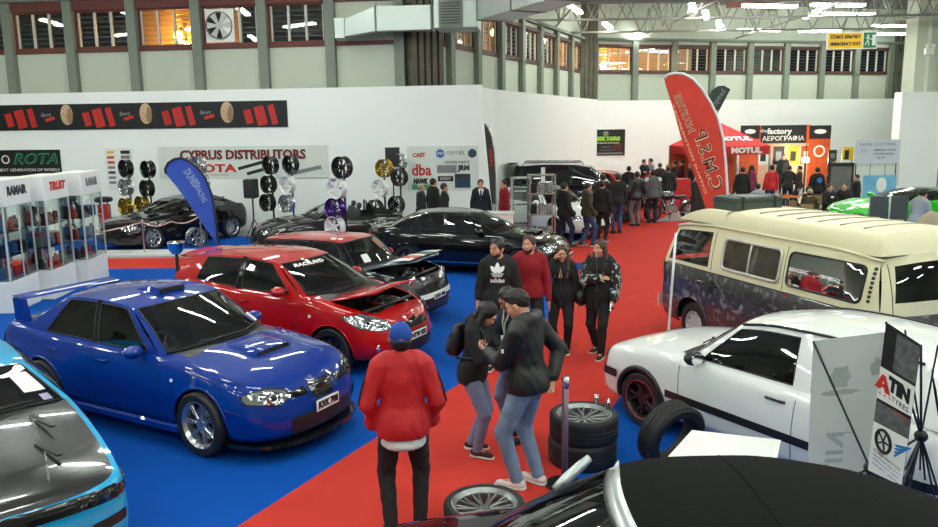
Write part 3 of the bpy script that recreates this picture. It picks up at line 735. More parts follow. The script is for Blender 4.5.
    # ---- wheels
    wr, wt_, rr = P['wheel']; st = P.get('rim', dict(n=5)); tm = tyre_mesh(wr, rr, wt_); rm = rim_mesh(rr, wt_ * .92, **st); t_src = r_src = None
    for (ax, az, ar) in arches:
        for sg in (1, -1):
            yy = sg * (P.get('track', W * .985) - wt_ / 2)
            rz = (0 if sg > 0 else PI) + (R(P.get('steer', 0)) if ax < .5 else 0)
            if t_src is None:
                t_src = tm.build('wheel', RUB, root, angle=40, loc=(ax, yy, wr), rot=(0, 0, rz)); r_src = rm.build('rim', P.get('rim_mat', ALU), t_src, angle=35)
                d_ = MB().lathe([(.05, -.03), (rr * .72, -.03), (rr * .72, -.01), (.05, -.01)], 28, 'y', closed=True).build('brake_disc', DISC, t_src, angle=35)
            else:
                t2 = t_src.copy(); C.objects.link(t2); t2.parent = root; t2.location = (ax, yy, wr); t2.rotation_euler = (0, .4 * ax, rz)
                for ch in t_src.children: c2 = ch.copy(); C.objects.link(c2); c2.parent = t2
    return k
def proj_pt(k, a, b, view, off=.004):
    if view in ('right', 'left'): s = 1 if view == 'right' else -1; o, d = Vector((a, s * 3, b)), Vector((0, -s, 0))
    elif view == 'front': o, d = Vector((-4, a, b)), Vector((1, 0, 0))
    elif view == 'rear': o, d = Vector((8, a, b)), Vector((-1, 0, 0))
    elif view == 'top': o, d = Vector((a, b, 4)), Vector((0, 0, -1))
    elif isinstance(view, tuple): # oblique front view: yaw angle, pts are (across, z)
        y = view[0]; d = Vector((math.cos(y), math.sin(y), 0)); u = Vector((-math.sin(y), math.cos(y), 0)); o = Vector((0, 0, b)) + u * a - d * 4
    h = k.bvh.ray_cast(o, d)
    if h[0] is None:
        h = k.bvh.find_nearest(o + d * 3)
        if h[0] is None: return o, d
    n = h[1]
    if n.dot(d) > 0: n = -n
    return h[0] + n * off, n
def decal(k, name, pts, view, m, off=.004, sub=.05, parent=None, label=None, thick=0.):
    bm = bmesh.new(); vs = [bm.verts.new((p[0], p[1], 0)) for p in pts]; es = [bm.edges.new((vs[i], vs[(i + 1) % len(vs)])) for i in range(len(vs))]
    bmesh.ops.triangle_fill(bm, edges=es, use_beauty=True)
    for _ in range(4):
        lg = [e for e in bm.edges if e.calc_length() > sub]
        if not lg: break
        bmesh.ops.subdivide_edges(bm, edges=lg, cuts=1); bmesh.ops.triangulate(bm, faces=[f for f in bm.faces if len(f.verts) > 3])
    for v in bm.verts: v.co = proj_pt(k, v.co.x, v.co.y, view, off)[0]
    if thick: bmesh.ops.recalc_face_normals(bm, faces=bm.faces); bmesh.ops.solidify(bm, geom=bm.faces[:], thickness=thick)
    me = bpy.data.meshes.new(name); bm.to_mesh(me); bm.free(); me.polygons.foreach_set('use_smooth', [True] * len(me.polygons)); me.materials.append(m)
    o = link(bpy.data.objects.new(name, me), parent or k.root)
    if label: o['label'] = label
    return o
def seam(k, pts, view, r=.004, m=SEAL, name='panel_gap', n=10, parent=None, off=.0, mb=None):
    P = []
    for i in range(len(pts) - 1):
        for j in range(n): P.append([pts[i][q] + (pts[i + 1][q] - pts[i][q]) * j / n for q in (0, 1)])
    P.append(pts[-1]); q = mb if mb is not None else MB(); q.tube([proj_pt(k, a, b, view, off)[0] for a, b in P], r, 6)
    return q if mb is not None else q.build(name, m, parent or k.root, smooth=True)
def headlight(k, pts, view, lamps=(), parent=None, name='headlight', base=LREF, r=.03):
    o = decal(k, name, rpoly(pts, r), view, base, .006); decal(k, 'lens', rpoly(pts, r), view, LENS, .016, parent=o)
    E = rpoly(pts, r); MB().tube([proj_pt(k, a, b, view, .012)[0] for a, b in E], .006, 6, closed=True).build('surround', BLKG, o, smooth=True)
    for (a, b, rad) in lamps:
        p, n = proj_pt(k, a, b, view, .010); q = MB(); u = n.orthogonal().normalized(); w = n.cross(u)
        for rr_, m_ in ((rad, 0),): q.tube([p + (u * math.cos(t) + w * math.sin(t)) * rr_ for t in [2 * PI * i / 20 for i in range(20)]], .006, 6, closed=True)
        q.sphere(p, rad * .55, 10, 6); q.build('lamp', GUN, o, smooth=True)
    return o
def mirror(k, x, z, sg, m, size=(.12, .2, .13)):
    y = k.ytop(x) * .99; q = MB(); q.sphere((0, 0, 0), 1, 14, 10)
    vs = []
    for v in q.v: 
        p = Vector(v); p.x = max(p.x, -1) if p.x < .35 else .35 + (p.x - .35) * .15
        vs.append((x + p.x * size[0] * .75, sg * (y + .13 + p.y * size[1] * .55), z + p.z * size[2] * .55))
    q.v = vs; q.tube([(x + .0, sg * (y - .02), z - .05), (x, sg * (y + .08), z - .035)], .025, 6); o = q.build('wing_mirror', m, k.root, smooth=True)
    g = MB(); g.sphere((x + .052 * size[0] / .12, sg * (y + .13), z), 1, 12, 6, (.004, size[1] * .47, size[2] * .45)); g.build('mirror_glass', CHR, o, smooth=True)
    return o
def handle(k, x, z, sg, m, w=.17):
    p, n = proj_pt(k, x, z, 'right' if sg > 0 else 'left', .0); q = MB(); q.tube([p + Vector((-w / 2, 0, 0)) - n * .005, p + Vector((-w / 2 + .03, 0, 0)) + n * .03, p + Vector((w / 2 - .03, 0, 0)) + n * .03, p + Vector((w / 2, 0, 0)) - n * .005], .013, 8)
    return q.build('door_handle', m, k.root, smooth=True)
def wiper(k, y0, y1, vv=.06):
    q = MB(); P = [Vector(k.wsP(y0 + (y1 - y0) * t, vv + .02 * t)) + Vector((-.02, 0, .015)) for t in (0, .25, .5, .75, 1)]; q.tube(P, .008, 6); q.tube([P[0] + Vector((-.03, 0, -.03)), P[2] + Vector((-.012, 0, .01))], .01, 6)
    return q.build('wiper', BLK, k.root, smooth=True)
def plate(k, x, y, z, w, h, txt, m=PLW, tilt=0., face=-1):
    o = MB().box((x, y, z), (.012, w, h), rot=Matrix.Rotation(R(tilt), 3, 'Y'), bev=.004).build('number_plate', m, k.root)
    if txt: text(txt, (x + face * .008, y, z), (0, face, 0) if face > 0 else (0, -1, 0), (0, 0, 1), h * .78, INK, o, 'lettering', bold=.004, width=w * .86, lift=.002)
    return o
# ------------------------------------------------------------------ the hall
sc = bpy.context.scene
sc.view_settings.view_transform = 'Standard'; sc.view_settings.look = 'None'; sc.view_settings.gamma = 1.0; sc.view_settings.use_curve_mapping = False
EXPOSURE = 0.5
sc.view_settings.exposure = EXPOSURE
wd = bpy.data.worlds.new('night'); sc.world = wd; wd.use_nodes = True
wd.node_tree.nodes['Background'].inputs[0].default_value = (.02, .026, .045, 1); wd.node_tree.nodes['Background'].inputs[1].default_value = .25
sc.cycles.transparent_max_bounces = 40
cam = bpy.data.cameras.new('camera'); cam.lens = CAM_F * 36 / 938; cam.sensor_width = 36; cam.clip_end = 200
co = bpy.data.objects.new('camera', cam); C.objects.link(co); sc.camera = co
co.matrix_world = Matrix.Translation((0, 0, CAM_H)) @ (Matrix.Rotation(PI / 2 - CAM_TH, 4, 'X') @ Matrix.Rotation(-CAM_RO, 4, 'Z'))
WHITEP = mat('partition_white', srgb(240, 244, 240), .55, noise=.035, scale=1.2)
CREAM = mat('wall_cream', srgb(192, 200, 182), .7, noise=.08, scale=1.5)
CEILM = mat('roof_sheet', srgb(138, 140, 134), .7, noise=.15, scale=2)
POSTM = mat('post_grey', srgb(122, 132, 118), .6, noise=.15, scale=5)
DARKC = mat('stained_concrete', srgb(112, 110, 92), .8, noise=.6, scale=3)
BROWN2 = mat('brown_beam_dull', srgb(86, 58, 50), .6, noise=.25, scale=4)
BROWN = mat('brown_beam', srgb(104, 52, 42), .6, noise=.25, scale=4)
MULL = mat('mullion_white', srgb(196, 200, 190), .5, noise=.1)
STEEL = mat('truss_steel', srgb(150, 150, 142), .55, .3, noise=.3, scale=6)
GALV = mat('galvanised_duct', srgb(190, 202, 194), .42, .45, noise=.12, scale=3)
CONC = mat('floor_concrete', srgb(150, 156, 152), .35, noise=.2, scale=1.2)
NIGHT = glass_mat('night_glass', (.55, .57, .55), rough=.02, base=.10)
def S(name, mb, m, parent=None, **k): return mb.build(name, m, parent, kind=None if parent else 'structure', **k)
S('floor', MB().box((4, 20, -.058), (62, 60, .1)), CONC)
def carpet(name, pts, m, z, label):
    return MB().poly([(x, y, -.006 - z * 0) for x, y in pts], (0, 0, .0055)).build(name, m, label=label, cat='carpet')
def carpet_mat(name, c):
    return mat(name, c, .92, noise=.14, scale=3, spec=.15, bump=.06)
REDC, BLUC = carpet_mat('carpet_red', srgb(198, 58, 48)), carpet_mat('carpet_blue', srgb(0, 78, 168))
LE = [(-3.5, 2.6), (-1.94, 6.05), (-1.08, 7.75), (-.08, 9.75), (1.49, 13.4), (2.75, 18.5)]
RE = [(-1.1, 2.6), (.54, 6.24), (1.24, 7.74), (1.83, 9.11), (3.43, 12.32), (6.9, 19.5), (9.9, 26.3), (6.3, 26.4), (13.5, 43), (8.3, 41.5), (3.5, 22.6), (2.2, 20.05), (-15, 20.05), (-15, 18.5)]
carpet('red_carpet', LE[::-1] + [] + RE[:0] + [] if False else LE + [(-15, 18.5), (-15, 20.05), (2.2, 20.05), (3.5, 22.6), (6.6, 37.5), (12.5, 38.5), (6.3, 26.4), (9.9, 26.3), (6.9, 19.5), (3.43, 12.32), (1.83, 9.11), (1.24, 7.74), (.54, 6.24), (-1.1, 2.6)], REDC, .005, 'red aisle carpet running between the rows of show cars')
carpet('blue_carpet', [(-15, 2.6)] + LE + [(-15, 18.5)], BLUC, .005, 'bright blue carpet under the blue saloon and the red cars')
carpet('blue_carpet', [(-1.1, 2.6), (.54, 6.24), (1.24, 7.74), (1.83, 9.11), (3.43, 12.32), (5.5, 16.6), (13, 16.6), (13, 2.6)], BLUC, .005, 'blue carpet under the white hatchback and the tyre display')
carpet('blue_carpet', [(-14, 21.2), (2.7, 21.2), (3.3, 22.8), (4.4, 27.5), (3.0, 27.5), (2.0, 24.6), (.3, 23.2), (-14, 24.9)], BLUC, .005, 'blue carpet under the black coupe beside the white wall')
MB().poly([(-15, 20.3, .002), (-2, 20.3, .002), (-2, 21.2, .002), (-15, 21.2, .002)], (0, 0, .05)).build('floor_edging', mat('edging_white', srgb(215, 218, 215), .5, noise=.1), label='low white floor edging board in front of the black coupe', cat='edging')
BAY, ZS, ZT = 2.196, 5.87, 7.14; ROOF = 9.3
_wn = [0]; _tn = [0]
def trim(mb, m, **k): _tn[0] += 1; return S('trim_%d' % _tn[0], mb, m, **k)
def run(side, p0, ang, i0, i1, special={}, thick=.25):
    d = Vector((math.cos(ang), math.sin(ang), 0)); n = Vector((math.sin(ang), -math.cos(ang), 0)); p0 = Vector((*p0, 0)); Z = Vector((0, 0, 1))
    P = lambda i, o=0., z=0.: p0 + d * BAY * i + n * o + Z * z
    q = MB()
    def slab(a, b, z0, z1, o0, o1, mb): mb.poly([P(a, o0, z0), P(b, o0, z0), P(b, o1, z0), P(a, o1, z0)], (0, 0, z1 - z0))
    slab(i0, i1, 0, ZS - .06, -thick, 0, q); slab(i0, i1, ZT + .02, ROOF, -thick, 0, q); S('wall_' + side, q, CREAM)
    b = MB(); slab(i0, i1, ZS - .06, ZS + .06, -thick, .07, b); slab(i0, i1, ZT - .02, ZT + (.3 if side == 'left' else .12), -thick, .12, b); trim(b, BROWN if side == 'left' else BROWN2)
    g = MB(); slab(i0, i1, ZT + .3, ZT + .42, -.1, .22, g); trim(g, POSTM)
    for i in range(math.ceil(i0), math.floor(i1) + 1):
        m_ = MB(); slab(i - .07, i + .07, 0, ZT + .28, -.02, .2, m_); trim(m_, POSTM)
    for i in range(math.floor(i0), math.floor(i1) + 1):
        a, e = max(i + .07, i0), min(i + .93, i1)
        if e - a < .2 or special.get(i) == 'solid':
            if e > a: qq = MB(); slab(a, e, ZS, ZT, -.2, -.02, qq); trim(qq, CREAM)
            continue
        _wn[0] += 1; f = MB(); z0, z1 = ZS + .06, ZT - .02
        slab(a, e, z0, z0 + .06, -.14, .02, f); slab(a, e, z1 - .05, z1, -.14, .02, f); slab(a, a + .035, z0, z1, -.14, .02, f); slab(e - .035, e, z0, z1, -.14, .02, f)
        w = S('window_%d' % _wn[0], f, BROWN if side == 'left' else BROWN2)
        m_ = MB(); N = 3
        for j in range(0, N + 1):
            x = a + .04 + (e - a - .08) * j / N; slab(x - .016, x + .016, z0 + .05, z1 - .04, -.1, -.03, m_)
        m_.build('mullion', MULL, w)
        l_ = MB()
        for j in range(1, 7): z = z0 + .06 + (z1 - z0 - .1) * j / 7; slab(a + .04, e - .04, z - .007, z + .007, -.11, -.05, l_)
        l_.build('louvre_bars', mat('louvre_grey', srgb(96, 100, 92), .4, .5), w)
        gq = MB(); gq.add([P(a + .03, -.08, z0 + .03), P(e - .03, -.08, z0 + .03), P(e - .03, -.08, z1 - .03), P(a + .03, -.08, z1 - .03)], [(0, 1, 2, 3)]); gq.build('pane', NIGHT, w, fix=False)
    return P
PL = run('left', (-15.09, 26.88), -.14, -4, 6.05, {5: 'solid'})
PM = run('middle', (.32, 28.42), 1.14, -1.35, 6.0)
PF = run('far', (8.55, 40.97), .24, -1, 9.5, {7: 'solid', 8: 'solid', 9: 'solid'})
# stained concrete pilasters in the corners
q = MB()
for i in range(5): q.box((-1.72 + i * .2, 25.0 + i * .14, 4.6), (.16, .5, 9.2), rz=.6)
q.box((-1.35, 25.45, 4.6), (1.0, .3, 9.2), rz=.6); S('trim_pilaster', q, DARKC)
q = MB()
for i in range(4): q.box((5.75 + i * .22, 40.25 + i * .03, 4.6), (.2, .4, 9.2), rz=.2)
S('trim_corner_column', q, DARKC)
q = MB()
for i in range(8): q.poly([PF(7.1 + i * .2, .02, 0), PF(7.22 + i * .2, .02, 0), PF(7.22 + i * .2, .16, 0), PF(7.1 + i * .2, .16, 0)], (0, 0, 8))
S('trim_ribbed_panel', q, DARKC)
# ceiling, far side walls
S('ceiling', MB().box((4, 20, ROOF + .1), (62, 62, .2)), CEILM)
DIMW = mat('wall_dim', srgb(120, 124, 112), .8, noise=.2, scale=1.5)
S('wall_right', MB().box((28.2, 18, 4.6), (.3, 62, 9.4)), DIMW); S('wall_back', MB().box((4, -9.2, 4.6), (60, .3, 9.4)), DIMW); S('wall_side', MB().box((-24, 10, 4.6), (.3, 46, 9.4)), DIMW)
# white exhibition partitions (about 4.45 m tall)
def part_wall(side, a, b, h, t=.06):
    a = Vector((*a, 0)); b = Vector((*b, 0)); n = (b - a).normalized().cross(Vector((0, 0, 1))) * t
    return S('wall_' + side, MB().poly([a, b, b - n, a - n], (0, 0, h)), WHITEP)
PA, PB = Vector((-17.5, 26.65)), Vector((.475, 24.45))
part_wall('partition_left', PA, PB, 4.515); part_wall('partition_return', (.475, 24.45), (.9, 26.2), 4.44); part_wall('partition_middle', (.6, 26.0), (6.35, 38.6), 4.47)
part_wall('partition_far', (6.25, 38.5), (24, 41.9), 4.42); 
S('wall_partition_right', MB().box((21.6, 33.3, 2.22), (7.2, .6, 4.44)), WHITEP)
q = MB(); q.box((19.75, 32.97, 1.5), (.03, .04, 3.0)); q.box((22.4, 32.97, 3.0), (5.3, .04, .03)); S('door_1', q, POSTM)
S('door_2', MB().box((22.4, 32.99, 1.49), (5.2, .03, 2.95)), mat('door_pale', srgb(214, 222, 218), .5, noise=.04))
q = MB(); q.box((21.9, 36.5, 4.6), (3.6, 1.0, 9.2)); q.box((20.75, 35.9, 4.6), (.35, .3, 9.2)); q.box((21.7, 35.9, 4.6), (.9, .3, 9.2)); S('wall_column', q, CREAM)
q = MB(); q.box((20.45, 35.6, 6.28), (.4, .18, .3), bev=.03); o = q.build('emergency_light', PLW, label='small white twin-head emergency lamp on the cream column', cat='lamp')
for s_ in (-1, 1): MB().sphere((20.45 + s_ * .12, 35.5, 6.5), .1, 12, 8, (1, .7, 1)).build('lamp_head', PLW, o, smooth=True)
# roof trusses
for ti, y in enumerate((24.5, 29, 33.5, 38)):
    q = MB(); zb, zt = 7.55, 8.95; x0, x1 = -2 + ti * 1.6, 27
    q.tube([(x0, y, zb), (x1, y, zb)], .05, 6); q.tube([(x0, y, zt), (x1, y, zt)], .05, 6)
    n = int((x1 - x0) / 1.3)
    for i in range(n):
        a = x0 + (x1 - x0) * i / n; b = x0 + (x1 - x0) * (i + .5) / n; c = x0 + (x1 - x0) * (i + 1) / n
        q.tube([(a, y, zb), (b, y, zt)], .03, 5); q.tube([(b, y, zt), (c, y, zb)], .03, 5)
    trim(q, STEEL)
q = MB()
for x in (4, 9, 14, 19):
    q.tube([(x, 20, 7.6), (x, 42, 7.6)], .04, 6); 
    for y in range(21, 41, 2): q.tube([(x, y, 7.6), (x, y + 1, 8.9)], .025, 5); q.tube([(x, y + 1, 8.9), (x, y + 2, 7.6)], .025, 5)
trim(q, STEEL)
for x in (-20, -8, 4, 16): trim(MB().box((x, 20, ROOF - .12), (.3, 60, .3)), STEEL)
trim(MB().box((17.5, 27, 7.9), (.16, 18, .2), rz=.9), BROWN)
# ventilation duct and air handling box
def duct(name, pts, w, h, label, m=GALV):
    o = None; q = MB(); n = len(pts)
    for i in range(n - 1):
        a, b = Vector(pts[i]), Vector(pts[i + 1]); t = (b - a).normalized(); s_ = t.cross(Vector((0, 0, 1))).normalized() * w / 2
        q.poly([a - s_, a + s_, a + s_ + Vector((0, 0, h)), a - s_ + Vector((0, 0, h))], b - a)
    o = q.build(name, m, label=label, cat='duct')
    for i in range(n - 1):
        a, b = Vector(pts[i]), Vector(pts[i + 1]); t = (b - a).normalized(); s_ = t.cross(Vector((0, 0, 1))).normalized() * (w / 2 + .02)
        k = max(1, int((b - a).length / 1.6))
        for j in range(k + 1):
            L = MB(); c = a + (b - a) * j / k - Vector((0, 0, .02)); L.poly([c - s_, c + s_, c + s_ + Vector((0, 0, h + .04)), c - s_ + Vector((0, 0, h + .04))], t * .05).build('flange', POSTM, o)
            MB().tube([c + Vector((0, 0, h)), Vector((c.x, c.y, ROOF))], .012, 5).build('hanger', STEEL, o)
    return o
duct('air_duct', [(-2.68, 24.38, 6.1), (-1.02, 24.2, 6.1)], .5, .7, 'pale metal air duct along the wall beside the stained pilaster')
MB().box((-3.82, 24.75, 6.24), (.3, .5, .58)).build('duct_box', GALV, label='small pale metal duct end box under the brown beam', cat='duct')
MB().grid([[(-3.66, 24.52, 6.0), (-3.66, 24.52, 6.5), (-3.66, 25.0, 6.5), (-3.66, 25.0, 6.0)], [(-2.72, 24.16, 6.1), (-2.72, 24.16, 6.8), (-2.72, 24.62, 6.8), (-2.72, 24.62, 6.1)]], closed=True).build('duct_taper', GALV, label='tapered metal duct piece between the end box and the air duct', cat='duct')
ab = MB().box((-.22, 23.1, 6.5), (1.2, 1.3, 1.05), rz=-.1).build('air_handler', GALV, label='pale metal air handling box with a dark grille under the roof', cat='air unit')
MB().box((-.42, 22.43, 6.34), (.66, .06, .7), rz=-.1).build('grille_frame', POSTM, ab)
g_ = MB()
for i in range(8): g_.box((-.42, 22.39, 6.08 + .075 * i), (.54, .03, .025), rz=-.1)
g_.box((-.42, 22.405, 6.34), (.54, .01, .56), rz=-.1); g_.build('grille', mat('grille_dark', (.03, .035, .03), .5), ab)
duct('air_duct', [(.75, 22.4, 6.12), (2.4, 19.1, 6.14), (4.2, 15.2, 6.16)], 1.0, .9, 'large pale metal air duct running overhead from the grille box')
# wall fan in the fourth window bay
fc = PL(3.35, .12, 6.52); fo = MB().box(fc + Vector((0, .08, 0)), (.95, .06, 1.02), rz=-.14).build('wall_fan', PLW, label='round wall fan in a pale square panel between the windows', cat='fan')
q = MB(); q.lathe([(.40, -.05), (.43, -.03), (.43, .03), (.40, .05)], 28, 'y', fc, closed=True); q.build('fan_ring', POSTM, fo, smooth=True)
q = MB()
for i in range(6):
    a = i * PI / 3; u = Vector((math.cos(a), 0, math.sin(a))); v = Vector((-math.sin(a), 0, math.cos(a)))
    q.poly([fc + u * .06 - v * .03, fc + u * .38 - v * .10, fc + u * .38 + v * .1, fc + u * .06 + v * .04], (0, -.02, 0))
q.build('fan_blades', MULL, fo); MB().lathe([(0, -.06), (.08, -.05), (.08, .02)], 16, 'y', fc).build('fan_hub', MULL, fo)
MB().lathe([(0, .04), (.41, .04)], 28, 'y', fc).build('fan_recess', mat('fan_dark', (.01, .015, .01), .7), fo)
# ------------------------------------------------------------------ lamps: fluorescent battens
TUBE = emit_mat('fluorescent_tube', (.95, 1., .93), 44.)
_lamp = None
def lamp(x, y, z, rz, L=1.5):
    global _lamp
    if _lamp is None:
        r = empty('fluorescent_lamp', (0, 0, 0), 0, 'long white fluorescent batten under the roof trusses', 'lamp', 'fluorescent battens under the roof')
        MB().box((0, 0, .06), (1.56, .2, .05), bev=.01).build('housing', PLW, r)
        MB().tube([(-.75, -.05, -.01), (.75, -.05, -.01)], .046, 8).tube([(-.75, .05, -.01), (.75, .05, -.01)], .046, 8).build('tube', TUBE, r)
        MB().tube([(-.5, 0, .08), (-.5, 0, .9)], .008, 5).tube([(.5, 0, .08), (.5, 0, .9)], .008, 5).build('hanger', STEEL, r)
        _lamp = r; o = r
    else: o = copy_tree(_lamp)
    o.location = (x, y, z); o.rotation_euler = (0, 0, rz); o.scale = (L / 1.5, 1.2, 1)
    return o
for u, v, rz in ((759, 30, 0), (752, 41, 0), (820, 31, 0), (808, 42, 0), (838, 5, 0), (893, 26, 0), (885, 34, 0), (874, 42, 0), (690, 40, 0), (525, 17, 1.1), (575, 9, 1.1), (608, 26, 1.1), (640, 35, 1.1), (693, 8, 1.1), (706, 15, 1.1), (719, 24, 1.1), (812, 14, 1.25), (500, 14, 1.1), (850, 14, 0), (770, 6, 0)):
    p = at_z(u, v, 7.75); lamp(p.x, p.y, 7.75, rz + .15, 2.2)
for i, x in enumerate((-19, -14.5, -10, -5.5, -1, 3.5, 8, 12.5, 17, 22)):
    for j, y in enumerate((-6, -1.5, 3, 7.5, 12, 16.5, 21)):
        if x > -2.2 and x < 6 and 9 < y < 23: continue
        lamp(x, y + (i % 2) * .8, 7.75, .35 if j % 2 else 1.2, 1.9)
for x, y in ((9, 25), (14, 25), (19, 26), (24, 27), (24, 22), (-2.6, 14), (-2.6, 19), (5.6, 12), (6.4, 21)): lamp(x, y, 7.75, .2, 1.9)
# orange street lamps outside the windows, and backdrop walls added to catch their orange glow
SOD = emit_mat('sodium_lamp', (1., .42, .06), 260.)
ow = mat('backdrop_wall', srgb(190, 170, 140), .9, noise=.2, scale=2)
MB().box((9, 46.3, 5), (8.6, .3, 12), rz=.24).build('backdrop_wall', ow, kind='structure'); MB().box((-10.2, 29.6, 5), (4.2, .3, 12), rz=-.14).build('backdrop_wall', ow, kind='structure'); MB().box((-1.5, 36.5, 5), (.3, 15, 12), rz=-.43).build('backdrop_wall', ow, kind='structure')
for p, lab, e in (((7.35, 43.2, 6.4), 'orange street lamp glowing behind the far corner window', 1100), ((-10.2, 28.7, 6.55), 'orange street lamp glowing behind the left window by the fan', 120), ((1.2, 34.5, 7.2), 'orange street lamp outside the middle row of windows', 130)):
    o = empty('street_lamp', p, 0, lab, 'street lamp'); MB().sphere((0, 0, 0), .15, 12, 8).build('bulb', SOD, o, smooth=True); MB().tube([(0, 0, .16), (0, .35, .3), (0, .7, .2), (0, .7, -p[2])], .05, 8).build('post', STEEL, o, smooth=True)
    l = bpy.data.lights.new('sodium_light', 'POINT'); l.color = (1, .42, .08); l.energy = e; l.shadow_soft_size = .15; lo = bpy.data.objects.new('sodium_light', l); C.objects.link(lo); lo.location = (p[0], p[1] - .3 if p[1] > 30 else p[1], p[2] - .25)
def paint(name, c, metal=.0, rough=.4, **k): return mat(name, c, rough, 0., coat=1., spec=.12, noise=.06, scale=60, **k)
BLUEP = paint('paint_blue', srgb(0, 48, 140), .2); REDP = paint('paint_red', srgb(176, 6, 8), .05); BLKP = paint('paint_black', (.004, .004, .005), .1, .2); WHTP = paint('paint_white', srgb(232, 236, 232), 0., .3)
NAVY = paint('paint_navy', srgb(14, 18, 28), .3); SLV = paint('paint_steel_blue', srgb(86, 100, 112), .5)
CARB = mat('carbon_bonnet', (.012, .013, .012), .22, .0, coat=1., noise=.5, scale=90); CYAN = paint('paint_cyan', srgb(20, 160, 214), .2)
CREAMP = mat('paint_cream', srgb(226, 220, 182), .5, coat=.15, spec=.3, noise=.05, scale=20); GREENP = paint('paint_green', srgb(30, 178, 26), .2); ORNP = paint('paint_orange', srgb(240, 120, 20), .1)
FABR = mat('soft_top_fabric', (.0055, .006, .0055), .95, noise=.35, scale=50, bump=.12, spec=.15)
SILV = mat('silver_frame', srgb(196, 204, 204), .28, .55, coat=.4, noise=.05)
def ring_hdr(): pass
def badge(k, y, z, r, m=GUN, view='front'):
    p, n = proj_pt(k, y, z, view, .008); o = MB().sphere(p, r, 14, 8, (.25, 1.5, 1)); return o.build('emblem', m, k.root, smooth=True)
